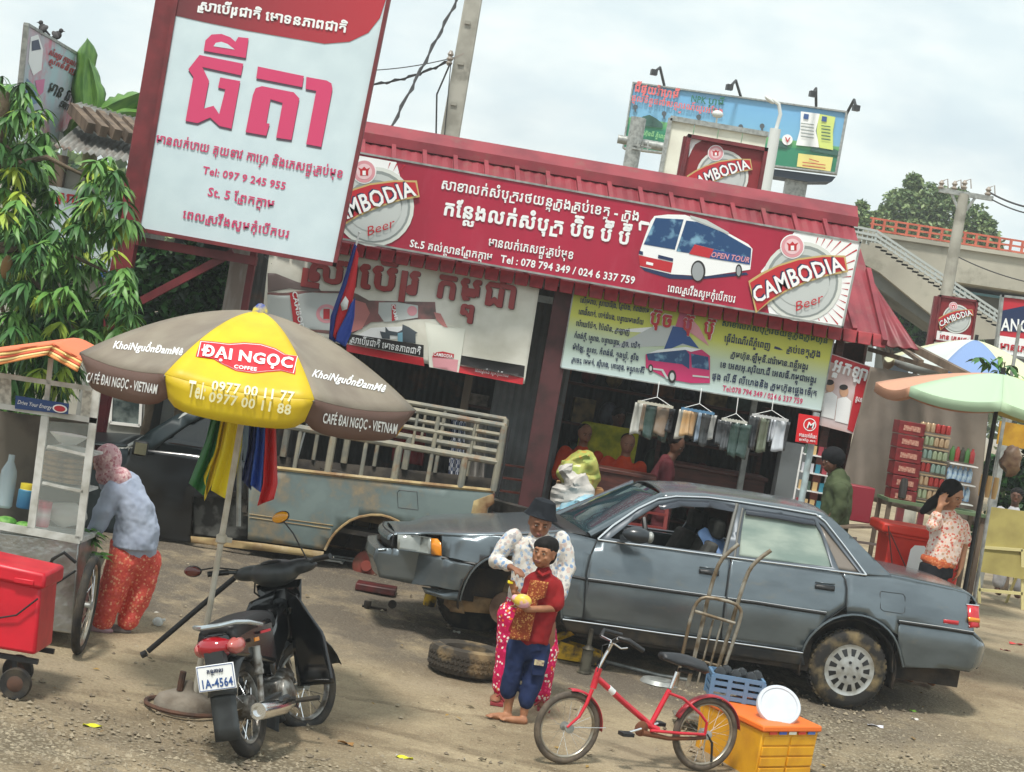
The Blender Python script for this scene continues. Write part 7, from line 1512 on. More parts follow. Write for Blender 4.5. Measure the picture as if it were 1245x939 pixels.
for k in range(5):
    for (a, b, c, d) in (((-40, 431), (65, 417.5), (57, 432), (-40, 452)), ((65, 417.5), (101, 437), (94, 452.5), (57, 432))):
        L_ = lambda p, q, t: (p[0]+(q[0]-p[0])*t, p[1]+(q[1]-p[1])*t); t0, t1 = k/5, (k+1)/5-.0
        mb = MB(); A_, B_, C_, D_ = L_(a, d, t0), L_(b, c, t0), L_(b, c, t1), L_(a, d, t1)
        mb.grid(lambda u, v: P(*(V(A_).lerp(V(B_), u)).lerp(V(D_).lerp(V(C_), u), v), YC-.25+.012*math.sin(u*11+k*.3)), 10, 1); mb.build('awning_stripe', mat('stripe_%d' % k, sR(*SC4[k]), .8), CTR, solid=.004)
for a, b in (((-40, 431), (65, 417.5)), ((65, 417.5), (101, 437))):
    mb = MB(); mb.grid(lambda u, v: P(*V(a).lerp(V(b), u), YC-.25)+V((0, 1.1*v, .04*math.sin(v*3))), 10, 6); mb.build('awning_top', mat('stripe_0', sR(*SC4[0])), CTR, solid=.004)
wc = P(101, 757, YC-.05); spoke_wheel(V((wc.x, wc.y, gz(YC)+.33)), (1, .06, 0), .33, .03, CTR, 24, RIMS, sw=.002)
mb = MB(); mb.tube([P(52, 705, YC-.04), P(64, 680, YC-.12), P(78, 672, YC-.14), P(92, 684, YC-.1)], .012, 8); mb.build('push_handle', BLACKP, CTR)
mb = MB(); mb.tube([P(30, 735, YC-.03), P(92, 694, YC-.04)], .008, 6); mb.build('strap', BLACKP, CTR)
# goods on the cart
def lathe_thing(nm, prof, px, py, Y, m, lab, cat, n=16, grp=None, z=None):
    c = P(px, py, Y); c.z = c.z if z is None else z; mb = MB(); mb.lathe(prof, c, n=n); return solo(mb, nm, m, lab, cat, loc=c, group=grp)
BR = mat('bread_brown', sR(150, 120, 84), .8, c2=sR(104, 78, 52), scale=12)
for i in range(5):
    mb = MB(); c = P(78, 585-i*6.5, YC+.28); mb.lathe([(.001, 0), (.15+.01*(i % 2), 0), (.16, .02), (.14, .035), (.001, .04)], c, n=20); solo(mb, 'flat_bread', BR, ('lowest', 'second', 'third', 'fourth', 'topmost')[i]+' round flat bread of the stack on the glass case shelf', 'bread', group='flat breads stacked in the glass case')
mb = MB(); c = P(82, 541, YC+.28); mb.lathe([(.001, 0), (.06, .01), (.12, .06), (.13, .07)], c, n=20); solo(mb, 'bowl', WHITE, 'pale bowl on the top shelf inside the glass case', 'bowl')
bot = [(.03, 0), (.038, .01), (.038, .14), (.034, .17), (.015, .21), (.014, .24), (.001, .24)]
lathe_thing('water_bottle', [(a*1.5, b*1.5) for a, b in bot], 4, 617, YC+.2, glass('bottle_plastic', sR(186, 206, 214), .6, .1), 'large clear water bottle on the cart counter at the left edge', 'bottle')
lathe_thing('jar', [(.055, 0), (.06, .01), (.06, .12), (.05, .13), (.052, .135), (.052, .165), (.001, .17)], 30, 618, YC+.15, gradz('jar_mat', [(0, sR(40, 96, 140)), (.74, sR(60, 120, 150)), (.76, sR(220, 200, 60))], 0, .17), 'blue jar with a yellow lid on the cart counter', 'jar')
lathe_thing('tub', [(.05, 0), (.055, .01), (.055, .17), (.001, .175)], 49, 640, YC+.12, gradz('tub_mat', [(0, sR(190, 60, 90)), (.5, sR(216, 206, 210)), (.8, sR(190, 60, 90))], 0, .17), 'pink and white striped tub by the glass case door', 'tub')
mb = MB(); c = P(80, 625, YC+.25); mb.ball(c, (.15, .1, .08), 14, 8); mb.v = [v+V((0, 0, noise.noise(v*14)*.03)) for v in mb.v]; solo(mb, 'noodle_bag', glass('bag_film', sR(206, 206, 200), .8, .2), 'full clear plastic bag on the lowest shelf of the glass case', 'bag')
mb = MB(); c = P(8, 634, YC+.1); mb.ball(c, (.07, .07, .035), 12, 8); mb.ball(c+V((.12, 0, -.01)), (.06, .06, .03), 12, 8); solo(mb, 'green_veg', mat('lettuce', sR(70, 130, 50), .6, c2=sR(120, 170, 80), scale=20), 'green vegetables on the cart counter beside the bottle', 'vegetables')
# leaves and flowers by the cart
def leafmesh(L_, w_, n=5, droop=.35, fold=.25):
    vs, fs = [], []
    for i in range(n+1):
        t = i/n; x = L_*t; z = -droop*L_*t*t; h = w_/2*math.sin(min(1, t*1.08+.04)*math.pi)**.75 if t < 1 else 0
        vs += [(x, -h, z+fold*h), (x, 0, z), (x, h, z+fold*h)]
    for i in range(n): a = i*3; fs += [(a, a+3, a+4, a+1), (a+1, a+4, a+5, a+2)]
    return [V(v) for v in vs], fs
def rotm(d, roll=0):
    d = V(d).normalized(); z = V((0, 0, 1)) if abs(d.z) < .93 else V((0, 1, 0)); y = z.cross(d).normalized(); z = d.cross(y); q = Matrix((d, y, z)).transposed(); return q @ Matrix.Rotation(roll, 3, 'X')
def leaves(par, nm, whorls, mats, maxobj, L_=.24, w_=.055, per=12, rnd=None, droop=.35, spread=.9, kind_name='foliage'):
    """whorls = [(centre, direction)]; the first maxobj leaves are objects, the others one mesh"""
    rnd = rnd or random.Random(1); me = []
    for i, mt in enumerate(mats):
        v, f = leafmesh(L_, w_, droop=droop); m_ = bpy.data.meshes.new('leaf'); m_.from_pydata(v, [], f); m_.materials.append(mt); m_.shade_smooth(); me.append(m_)
    v0, f0 = leafmesh(L_, w_, droop=droop); rest = [MB() for _ in mats]; k = 0; base = WP[par.name]
    for c, d in whorls:
        mi = rnd.choices(range(len(mats)), [5, 3, 1][:len(mats)])[0]
        for j in range(per):
            a = 2*math.pi*j/per+rnd.uniform(-.3, .3); e = V((math.cos(a), math.sin(a), 0))*spread+V(d)*rnd.uniform(.2, 1.0)+V((0, 0, rnd.uniform(-.75, .15))); q = rotm(e, rnd.uniform(-.5, .5)); s = rnd.uniform(.7, 1.15); p = c+V((rnd.uniform(-.02, .02),)*3)
            if k < maxobj:
                o = bpy.data.objects.new('leaf', me[mi]); COL.objects.link(o); o.parent = par; o.matrix_local = Matrix.Translation(p-base) @ (q*s).to_4x4()
            else: rest[mi].add([p+q@(v*s) for v in v0], f0)
            k += 1
    for r_, mt in zip(rest, mats):
        if r_.v: r_.build(kind_name, mt, par, kind='stuff', smooth=True)
def leafmat(nm, a, b): 
    m = mat(nm, sR(*a), .45, c2=sR(*b), scale=3, spec=.4); return m
LG = leafmat('leaf_green', (64, 108, 52), (48, 88, 44)); LG2 = leafmat('leaf_mid_green', (98, 142, 64), (74, 118, 54)); LY = leafmat('leaf_lime', (160, 178, 66), (124, 156, 56)); LD = leafmat('leaf_dark', (36, 62, 40), (26, 48, 32))
FP = thing('potted_flowers', 'green leafy plant with a coral flower standing between the cart and the bent woman', 'plant', V((P(112, 690, 13.5).x, 13.5, P(110, 690, 13.5).z)))
mb = MB(); mb.lathe([(.06, 0), (.085, .10), (.075, .10), (.001, .09)], WP[FP.name], n=14); mb.build('pot', mat('pot_plastic', sR(130, 140, 130), .5, c2=sR(90, 90, 86), scale=9), FP)
rnd = random.Random(4); leaves(FP, 'leaf', [(P(104+rnd.random()*16, 645+rnd.random()*38, 13.5), V((0, 0, .4))) for _ in range(9)], [LG, LG2], 60, .11, .04, 7, rnd)
mb = MB(); [mb.ball(P(114, 644, 13.7)+V((math.cos(a)*.025, -.01, math.sin(a)*.025)), (.02, .01, .02), 8, 6) for a in range(6)]; mb.build('flower', mat('coral', sR(216, 90, 80), .6), FP)

# red cool box on wheels
YK = G(18, 852).y
CB_ = thing('cool_box', 'red cool box on small wheels at the left edge beside the food cart', 'cool box', V((P(10, 830, YK).x, YK+.2, gz(YK)))); CBR = mat('cooler_red', sR(206, 22, 44), .4, c2=sR(180, 18, 38), scale=4)
mb = MB(); mb.prism([P(*q, YK) for q in ((-40, 694), (50, 714), (43, 797), (-46, 782))], (0, .42, 0)); mb.build('box_body', CBR, CB_, bevel=.02)
mb = MB(); mb.prism([P(*q, YK-.03) for q in ((-44, 676), (56, 698), (54, 718), (-46, 697))], (0, .48, 0)); mb.build('lid', CBR, CB_, bevel=.02)
mb = MB(); mb.prism([P(*q, YK-.025) for q in ((18, 702), (42, 706), (41, 712), (17, 708))], (0, -.015, 0)); mb.build('latch', CBR, CB_, bevel=.004)
for dy in (0, .4):
    c = P(18, 832, YK+.02+dy); c.z = gz(YK)+.092; mb = MB(); mb.lathe([(.05, 0), (.088, -.006), (.094, .01), (.094, .035), (.088, .05), (.05, .045)], c, (0, 1, 0), 24); t = mb.build('wheel', RUBBER, CB_); mb = MB(); mb.lathe([(.0001, -.01), (.03, -.01), (.052, .002), (.052, .04)], c, (0, 1, 0), 18); mb.build('rim', MATS['rust_iron'], t)
mb = MB(); c = P(18, 800, YK+.05); mb.bar(c+V((-.5, 0, 0)), c+V((.14, 0, 0)), .03, .03); mb.bar(c+V((-.5, .4, 0)), c+V((.14, .4, 0)), .03, .03); mb.bar(P(18, 800, YK+.07), P(18, 832, YK+.07), .03, .03); mb.bar(P(18, 800, YK+.43), P(18, 832, YK+.43), .03, .03); mb.build('trolley_frame', DARKST, CB_)
mb = MB(); mb.tube([P(-5, 752, YK-.02), P(20, 748, YK-.03), P(46, 728, YK-.03)], .006, 6); mb.build('cord', DARKST, CB_)

# ------------------------------------------------------------------ mango tree at the left
rnd = random.Random(21)
MT = thing('mango_tree', 'mango tree with long drooping leaves at the left edge', 'tree', V((P(-120, 700, 16.6).x, 16.6, gz(16.6))))
BARK = mat('bark', sR(104, 90, 74), .95, c2=sR(70, 60, 48), scale=9, bump=.6)
tb = WP[MT.name]; mb = MB(); mb.tube([tb, tb+V((.05, 0, 1.2)), tb+V((.12, 0, 2.6)), tb+V((.2, 0, 3.6))], [.16, .13, .10, .05], 12); mb.build('trunk', BARK, MT)
whs = []
def region(n, cx, cy, rx, ry, y0=16.0, y1=17.2):
    for _ in range(n):
        a, r_ = rnd.uniform(0, 6.28), rnd.random()**.5; whs.append((P(cx+rx*r_*math.cos(a), cy+ry*r_*math.sin(a), rnd.uniform(y0, y1)), V((.1, -.25, -.25))))
region(26, 18, 200, 26, 95); region(34, 22, 330, 42, 80); region(20, 70, 340, 30, 60); region(10, 118, 215, 26, 26); region(14, 135, 262, 32, 40); region(9, 148, 350, 16, 42); region(24, 25, 440, 30, 80, 16.3, 17.2); region(14, 60, 410, 40, 25, 16.4, 17); region(12, -5, 120, 30, 30); region(26, 60, 400, 80, 40, 17.2, 17.7); region(16, 20, 250, 50, 90, 17.2, 17.7); region(12, 100, 400, 50, 22, 16.6, 17.3); region(8, 25, 520, 22, 40, 14.9, 15.3)
region(30, 10, 250, 40, 150, 16.8, 17.6); region(30, 60, 330, 60, 70, 16.8, 17.6); region(14, 125, 250, 40, 50, 16.4, 17); region(26, 30, 470, 50, 70, 16.6, 17.4); region(10, 20, 130, 30, 30); region(10, 148, 370, 26, 30)
region(46, 25, 240, 45, 130, 17.2, 17.8); region(40, 70, 330, 70, 70, 17.2, 17.8); region(24, 40, 440, 60, 60, 17.0, 17.6)
whs.sort(key=lambda w_: w_[0].y)
for c in ((125, 225), (150, 340), (30, 200), (60, 330), (90, 400), (20, 440)):
    e = P(*c, 16.7); s0 = tb+V((.12, 0, 2.2 if e.z < 3 else 2.9)); mb = MB(); mb.tube([s0, s0.lerp(e, .5)+V((0, 0, .18)), e], [.035, .022, .008], 8); mb.build('branch', BARK, MT)
leaves(MT, 'leaf', whs, [LG2, LG, LY], 290, .20, .045, 15, rnd, droop=.45)
mb = MB(); mb.ball(P(8, 325, 16.2), (.05, .05, .1), 10, 8); mb.build('dry_leaves', mat('dry_leaf', sR(120, 90, 50), .8), MT)

# generic leafy crown
def crown(par, blobs, n, size, mt, rnd, nm='crown'):
    for mi, m_ in enumerate(mt):
        mb = MB()
        for _ in range(n//len(mt)):
            c, r = blobs[rnd.randrange(len(blobs))]; d = V((rnd.gauss(0, 1), rnd.gauss(0, 1), rnd.gauss(0, 1))).normalized(); p = V(c)+V((d.x*r[0], d.y*r[1], d.z*r[2]))*rnd.uniform(.55, 1.05)
            if (mi == 0) == (noise.noise(p*(1.4/max(r))) > .12): p = p+V((0, 0, -.05*r[2]))
            q = rotm(V((rnd.gauss(0, 1), rnd.gauss(0, 1), rnd.gauss(-.2, .7))), rnd.uniform(0, 3)); s = size*rnd.uniform(.6, 1.3); mb.add([p+q@V(v)*s for v in ((0, 0, 0), (.5, -.3, .05), (1, 0, -.05), (.5, .3, .05))], [(0, 1, 2, 3)])
        mb.build(nm, m_, par, smooth=False, kind='stuff')
def tree(nm, lab, x, y, h, tr, blobs, n, size, mt, seed, grp=None, cat='tree'):
    rnd = random.Random(seed); t = thing(nm, lab, cat, V((x, y, .28)), grp); mb = MB(); mb.tube([V((x, y, .2)), V((x+tr, y, h*.5)), V((x, y, h*.85))], [tr, tr*.75, tr*.3], 10)
    for c, r in blobs[:5]: mb.tube([V((x+tr*.5, y, h*.45)), (V((x, y, h*.6))+V(c))/2, V(c)], [tr*.4, tr*.25, tr*.1], 6)
    mb.build('trunk', BARK, t); crown(t, blobs, n, size, mt, rnd); return t
def pblob(px, py, Y, rpx, f=1.0): s = Y/FPX; return (P(px, py, Y), (rpx*s, rpx*s*.8, rpx*s*f))
TL1 = leafmat('far_leaf', (104, 126, 84), (78, 104, 66)); TL2 = leafmat('far_leaf_light', (138, 156, 104), (112, 134, 88))
def ptree(nm, lab, bl, Y, seed, n=12000, size=.2, tr=.25, grp=None, mt=None):
    bs = [pblob(a, b, Y, r) for a, b, r in bl]; rq = random.Random(seed); bs += [pblob(a+rq.uniform(-1, 1)*r, b+rq.uniform(-1.05, .6)*r, Y, r*.38) for a, b, r in bl for _ in range(3)]; c0 = sum((b[0] for b in bs), V((0, 0, 0)))/len(bs); return tree(nm, lab, c0.x, Y, c0.z*1.02, tr, bs, n, size, mt or [TL1, TL2], seed, grp)
ptree('roadside_tree', 'tall rounded tree, largest above the bridge railing', [(1095, 250, 22), (1130, 245, 24), (1110, 270, 24), (1150, 262, 22), (1080, 275, 16), (1140, 285, 22)], 78, 1, 20000)
ptree('roadside_tree', 'tree with a drooping right side above the bridge railing', [(1180, 265, 20), (1195, 285, 18), (1170, 290, 20), (1205, 300, 14)], 74, 2)
ptree('roadside_tree', 'small tree just right of the shop roof ridge', [(1045, 262, 12), (1055, 275, 13), (1040, 285, 14), (1068, 285, 10)], 70, 3, 5000)
ptree('roadside_tree', 'dark tree under the stair of the bridge', [(1085, 395, 20), (1110, 410, 22), (1065, 385, 16), (1140, 425, 20)], 50, 4, 3500, .3, mt=[LD, LG])
for i, (bl, Y, lab) in enumerate([([(185, 325, 24), (205, 350, 30), (190, 385, 30), (230, 330, 24)], 19.0, 'dark shrub behind the red brace, left part'), ([(240, 350, 28), (258, 345, 20), (240, 385, 30)], 19.1, 'dark shrub behind the red brace, right part'), ([(150, 420, 40), (110, 400, 40), (180, 430, 36)], 24.5, 'dark bush behind the pickup cab'), ([(40, 260, 60), (20, 380, 70), (90, 330, 50)], 26, 'dense dark bush filling the left background'), ([(-60, 300, 80), (-90, 420, 90)], 26, 'dense dark bush beyond the left edge'), ([(250, 430, 50), (300, 400, 40)], 24.6, 'dark bush low behind the weathered post')]):
    ptree('shrub', lab, bl, Y, 30+i, 4200, .13, .05, 'dark shrubs behind the signs', [LD, LG])
for i, (px, Y) in enumerate([(-300, 60), (-150, 64), (0, 62), (150, 66), (300, 64), (1230, 90), (1350, 84), (1480, 88)]):
    ptree('far_tree', 'far tree beyond the shops, number %s along the road from the left' % ('one two three four five six seven eight'.split()[i]), [(px, 330+abs(px-622)*0+(px-622)*.17, 46), (px+40, 350+(px-622)*.17, 46), (px-40, 352+(px-622)*.17, 44), (px, 390+(px-622)*.17, 50)], Y, 60+i, 4200, .6, .3, 'trees far behind the shops')
# ------------------------------------------------------------------ banana plant
BP = thing('banana_plant', 'banana plant with tall upright leaves behind the shack roof', 'plant', V((P(110, 400, 22.5).x, 22.5, .28)))
BL_ = mat('banana_leaf', sR(98, 138, 62), .45, c2=sR(66, 106, 50), scale=5, stretch=(1, 6, 1))
mb = MB(); mb.tube([WP[BP.name], P(112, 150, 22.5)], [.14, .08], 10); mb.build('trunk', mat('banana_stem', sR(130, 128, 84), .7), BP)
for pts, wd in (([(108, 150), (100, 120), (102, 80), (106, 46)], .16), ([(110, 145), (120, 125), (116, 100), (108, 70)], .10), ([(112, 145), (125, 130), (132, 130), (140, 150)], .12), ([(112, 140), (132, 128), (150, 120), (172, 112)], .15), ([(112, 145), (135, 140), (155, 135), (176, 138)], .16), ([(110, 150), (122, 148), (135, 155), (140, 175)], .12), ([(108, 150), (98, 140), (88, 150), (82, 170)], .12)):
    sp = smooth_poly(pts, 2); k = len(sp)-1; mb = MB(); rnd = random.Random(len(sp)+int(pts[-1][0])); tear = [rnd.uniform(.7, 1) for _ in range(k+1)]
    def fn(u, v):
        i = min(int(u*k), k); p = P(*sp[i], 22.4); q = P(*sp[min(i+1, k)], 22.4)-P(*sp[max(i-1, 0)], 22.4); s = q.cross(V((0, 1, 0))).normalized(); y = (v-.5)*2; ww = wd*math.sin(min(.97, .08+u*.9)*math.pi)**.5*tear[i]; return p+s*y*ww+V((0, .10*abs(y), -.05*abs(y)))
    mb.grid(fn, k, 6); mb.build('leaf', BL_, BP, solid=.003)

# ------------------------------------------------------------------ shack and boards at the left
SH = thing('tin_shack', 'grey concrete shack with a rusty tin and timber roof at the left', 'shack', V((P(60, 400, 22).x, 22.6, .28)))
mb = MB(); q = P(150, 215, 21.6); xl_, xr_ = P(-60, 300, 21.6).x, P(166, 300, 21.6).x; mb.box(((xl_+xr_)/2, 22.4, (q.z+.28)/2), (xr_-xl_, 1.5, q.z-.28)); mb.build('wall', CONC, SH)
TIN = mat('old_tin', sR(138, 140, 136), .6, .3, c2=sR(104, 100, 94), scale=3, c3=sR(96, 70, 52), s3=2.5)
a, b_ = P(64, 178, 21.2), P(205, 206, 21.2); dz = V((0, 1.2, .42)); mb = MB(); k = 70; mb.grid(lambda u, v: a.lerp(b_, u)+dz*v+V((0, 0, .018*math.sin(u*k/4*2*math.pi))), k*1, 1); mb.build('tin_roof', TIN, SH, solid=.006)
for i in range(6): p = P(88+i*16, 132+i*4, 21.9); mb = MB(); mb.bar(p, p+V((.35, -.5, -.22)), .09, .12); mb.build('rafter', WOOD, SH)
mb = MB(); mb.grid(lambda u, v: P(86, 128, 22).lerp(P(172, 152, 22), u)+V((0, .9*v, .18*v+.012*math.sin(u*90))), 90, 1); mb.build('upper_roof', TIN, SH, solid=.006)
mb = MB(); mb.box(P(52, 205, 21.6), (.5, .1, .35)); mb.build('beam', WOOD, SH)
Wp = plY(21.5).W; s7 = thing('paper_poster', 'white poster with red script fixed to the shack wall', 'poster', P(95, 335, 21.5))
board('poster_sheet', [(58, 225), (168, 246), (160, 345), (48, 325)], Wp, mat('poster_white', sR(190, 202, 206), .6, c2=sR(166, 180, 186), scale=3), s7, .02); letters('ស្រាបៀរ', (66, 244), (118, 252), 12, Wp, 'lettering', PRED, s7, .04); letters('ភេសជ្ជៈ', (62, 300), (110, 308), 11, Wp, 'lettering', PBLUE, s7, .022); flat([(56, 315), (158, 334), (158, 343), (54, 324)], Wp, 'poster_print', PBLUE, s7)
cTL = P(34, 30, 20.6); 
def solveY(px, py, z):
    lo, hi = 5, 200
    f = lambda Y: P(px, py, Y).z-z
    up = f(hi) > f(lo)
    for _ in range(60):
        m_ = (lo+hi)/2
        if (f(m_) < 0) == up: lo = m_
        else: hi = m_
    return lo
YR = solveY(98, 68, cTL.z); cTR = P(98, 68, YR); nn = (cTR-cTL).cross(V((0, 0, -1))).normalized(); nn = nn if nn.y < 0 else -nn; LB = Pl(cTL, nn); Wl = LB.W
s8 = thing('faded_billboard', 'faded pink and blue billboard on the shack roof with birds on its top edge', 'billboard', LB.W(60, 165)+V((0, .05, 0)))
board('sign_board', [(34, 30), (98, 68), (86, 181), (22, 148)], Wl, mat('faded_print', sR(170, 196, 202), .6, c2=sR(196, 176, 186), scale=1.6, c3=sR(206, 120, 140), s3=2.2, lo3=.5, hi3=.65), s8, .05, GREYST, .03)
flat([(37, 45), (46, 42), (52, 60), (50, 85), (40, 92), (34, 75)], Wl, 'picture', PRINTW, s8, .004); flat([(38, 50), (46, 48), (49, 60), (38, 62)], Wl, 'picture', PNAVY, s8, .008); flat([(32, 95), (42, 105), (46, 125), (30, 130)], Wl, 'picture', mat('faded_blue', sR(110, 140, 170), .6), s8, .006); flat([(42, 98), (54, 96), (52, 112), (46, 118)], Wl, 'picture', mat('faded_pink', sR(206, 120, 160), .6), s8, .006)
for s, A_, B_, h, m_ in (('សំណួរ ការលក់', (58, 66), (92, 82), 7, PRED), ('ស្តុកទំនិញ', (58, 76), (90, 90), 6, PRED), ('មាន ឆ្នាំ', (56, 112), (86, 125), 15, PBLACK), ('១៣', (70, 128), (80, 134), 9, PBLACK)): letters(s, A_, B_, h, Wl, 'lettering', m_, s8, .022)
flat([(72, 160), (84, 166), (82, 180), (70, 174)], Wl, 'label', PRINTW, s8, .006); letters('រដូវ', (72, 172), (82, 177), 6, Wl, 'lettering', PRED, s8, .022, .01)
for i in range(3): p = Wl(34+i*22, 150+i*12); mb = MB(); mb.bar(p+V((0, .1, 0)), p+V((0, .12, -.9)), .05, .05); mb.build('support', GREYST, s8)
def bird(px, py, lab, flip=1, Y=None, W_=None):
    c = W_(px, py) if W_ else P(px, py, Y); k = 1; t = thing('bird', lab, 'bird', c+V((0, .03, -.07)), None); mb = MB(); mb.ball(c, (.045, .03, .05), 10, 8, Matrix.Rotation(.5*flip, 3, 'Y')); mb.ball(c+V((.03*flip, 0, .055)), (.026, .024, .026), 10, 6); mb.tube([c+V((.05*flip, 0, .055)), c+V((.075*flip, 0, .05))], [.008, .002], 5); mb.tube([c, c+V((-.09*flip, 0, -.06))], [.022, .008], 6); mb.tube([c+V((0, 0, -.03)), c+V((0, 0, -.08))], .004, 4); mb.build('body', mat('bird_dark', sR(52, 50, 52), .8), t); mb = MB(); mb.ball(c+V((-.02*flip, -.022, .0)), (.05, .012, .03), 8, 6, Matrix.Rotation(.6*flip, 3, 'Y')); mb.build('wing', mat('bird_wing', sR(80, 78, 80), .8), t)
bird(52, 34.5, 'dark bird on the faded billboard edge, left of the two', -1, W_=Wl); bird(70, 43, 'dark bird on the faded billboard edge, right of the two', 1, W_=Wl)
PT2 = thing('weathered_post', 'weathered post in peeling white and red paint below the big white sign', 'post', V((P(286, 500, 18.6).x, 18.6, .24))); mb = MB(); xx = P(288, 342, 18.6).x; mb.box((xx, 18.6, 1.9), (.17, .12, 3.3)); mb.build('post_body', mat('peeling_white', sR(186, 182, 176), .8, c2=sR(130, 116, 108), scale=7, stretch=(1, 1, .2)), PT2); mb = MB(); mb.box((xx+.115, 18.6, 1.9), (.06, .10, 3.3)); mb.build('red_edge', STEELR, PT2)
mb = MB(); mb.box((P(150, 515, 20.5).x, 20.5, .95), (1.0, .05, 1.3)); cw = thing('glass_cabinet', 'white slatted cabinet with a glass window behind the pickup cab', 'cabinet', V((P(150, 515, 20.5).x, 20.5, .28))); mb.build('panel', mat('cabinet_white', sR(150, 152, 148), .6, c2=sR(120, 122, 118), scale=4), cw)
flat([(136, 474), (172, 480), (170, 518), (134, 514)], plY(20.46).W, 'window', mat('cabinet_glass', sR(46, 58, 60), .15, c2=sR(110, 120, 118), scale=9), cw, .0)
mb = MB(); [mb.bar(plY(20.45).W(*a), plY(20.45).W(*b), .03, .02, up=(0, 1, 0)) for a, b in (((136, 474), (172, 480)), ((172, 480), (170, 518)), ((170, 518), (134, 514)), ((134, 514), (136, 474)))]; mb.build('window_frame', WHITE, cw)
for i in range(9): mb = MB(); p = P(134+i*5, 545, 20.46); mb.bar(p, p+V((0, 0, -.3)), .022, .02); mb.build('slat', WHITE, cw)

# ------------------------------------------------------------------ poles and wires
def cpole(nm, lab, top, bot, Y, r0, r1, notch=True, cat='pole'):
    a, b = P(*top, Y), P(*bot, Y); x = (a.x+b.x)/2; z1 = a.z; t = thing(nm, lab, cat, V((x, Y, .28))); mb = MB()
    mb.hexa([V((x+sx*r0, Y+sy*r0*.8, .2)) for sx, sy in ((-1, -1), (1, -1), (1, 1), (-1, 1))]+[V((x+sx*r1, Y+sy*r1*.8, z1)) for sx, sy in ((-1, -1), (1, -1), (1, 1), (-1, 1))]); mb.build('shaft', CONC, t, bevel=.02)
    return t, x, z1
t, x, z1 = cpole('concrete_pole', 'square concrete power pole rising behind the shop roof beside the big sign', (582, -60), (552, 160), 30, .17, .125)
for i in range(9):
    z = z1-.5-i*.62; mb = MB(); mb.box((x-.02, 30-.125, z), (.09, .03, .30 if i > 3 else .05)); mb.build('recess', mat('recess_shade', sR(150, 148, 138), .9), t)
ins = P(547, 72, 29.9); mb = MB(); mb.lathe([(.03, -.1), (.05, -.06), (.03, -.03), (.055, 0), (.03, .04), (.05, .07), (.02, .13)], ins, n=12); mb.bar(ins+V((0, 0, -.02)), V((x, 29.9, ins.z+.12)), .02, .02); mb.build('insulator', mat('porcelain', sR(150, 140, 130), .3), t)
def wire(lab, pts, r, Y, sag=0, tw=False):
    w_ = []; n = 18
    for (a, ya), (b, yb) in zip(pts, pts[1:]):
        A_, B_ = P(*a, ya), P(*b, yb)
        for i in range(n+1): u = i/n; w_.append(A_.lerp(B_, u)+V((0, 0, -sag*4*u*(1-u))))
    mb = MB(); mb.tube(w_, r, 5)
    if tw: mb.tube([p+V((r*1.8*math.cos(i*1.9), 0, r*1.8*math.sin(i*1.9))) for i, p in enumerate(w_)], r, 5)
    solo(mb, 'cable', mat('cable_black', sR(40, 40, 42), .6), lab, 'cable')
wire('thick twisted black cable slanting down across the sky to the roof', [((566, -20), 30.2), ((472, 162), 27)], .016, 30, .0, True)
wire('black cable from the pole insulator leftward to behind the big sign', [((547, 74), 30), ((440, 104), 30)], .014, 30, .08, True)
wire('thin pale cable from the pole top leftward above the thicker one', [((560, 68), 30), ((440, 86), 30)], .008, 30, .05)
wire('looped black cable dropping from the insulator to the roof', [((547, 78), 29.8), ((531, 115), 29.8), ((530, 168), 29.8)], .014, 30, 0)
wire('thin cable dropping straight from the insulator to the roof', [((548, 78), 29.85), ((540, 168), 29.85)], .007, 30, 0)
wire('thin cable from the top edge to the pole', [((564, -10), 30.4), ((573, 14), 30)], .007, 30, 0)
UP = thing('utility_pole', 'round concrete power pole with a crossarm before the bridge stair', 'pole', V((P(1150, 362, 38).x, 38, .28)))
pt_, pb_ = P(1172, 236, 38), P(1150, 362, 38); xu = (pt_.x+pb_.x)/2; mb = MB(); mb.tube([V((xu, 38, .2)), V((xu, 38, pt_.z))], [.17, .10], 14); mb.build('shaft', CONC, UP)
mb = MB(); mb.bar(P(1142, 231, 38), P(1207, 242, 38), .09, .09); mb.bar(P(1168, 262, 38), P(1157, 236, 38), .05, .05); mb.bar(P(1170, 262, 38), P(1186, 240, 38), .05, .05); mb.build('crossarm', GREYST, UP)
for a, b in ((1144, 228), (1160, 229), (1172, 228), (1201, 236)): c = P(a, b, 38); mb = MB(); mb.lathe([(.03, -.05), (.07, 0), (.03, .04), (.06, .08), (.02, .14)], c, n=10); mb.tube([c+V((.0, 0, .12)), c+V((.1, 0, .18)), c+V((.14, 0, .0))], .012, 5); mb.build('insulator', MATS['porcelain'], UP)
wire('upper power cable from the utility pole to the right edge', [((1203, 234), 38), ((1290, 256), 37)], .018, 38, .1); wire('lower power cable from the utility pole to the right edge', [((1203, 241), 38), ((1290, 264), 37)], .014, 38, .1)
wire('thin cable slanting in front of the bridge girder', [((1160, 310), 38), ((1290, 350), 37)], .012, 38, .1)

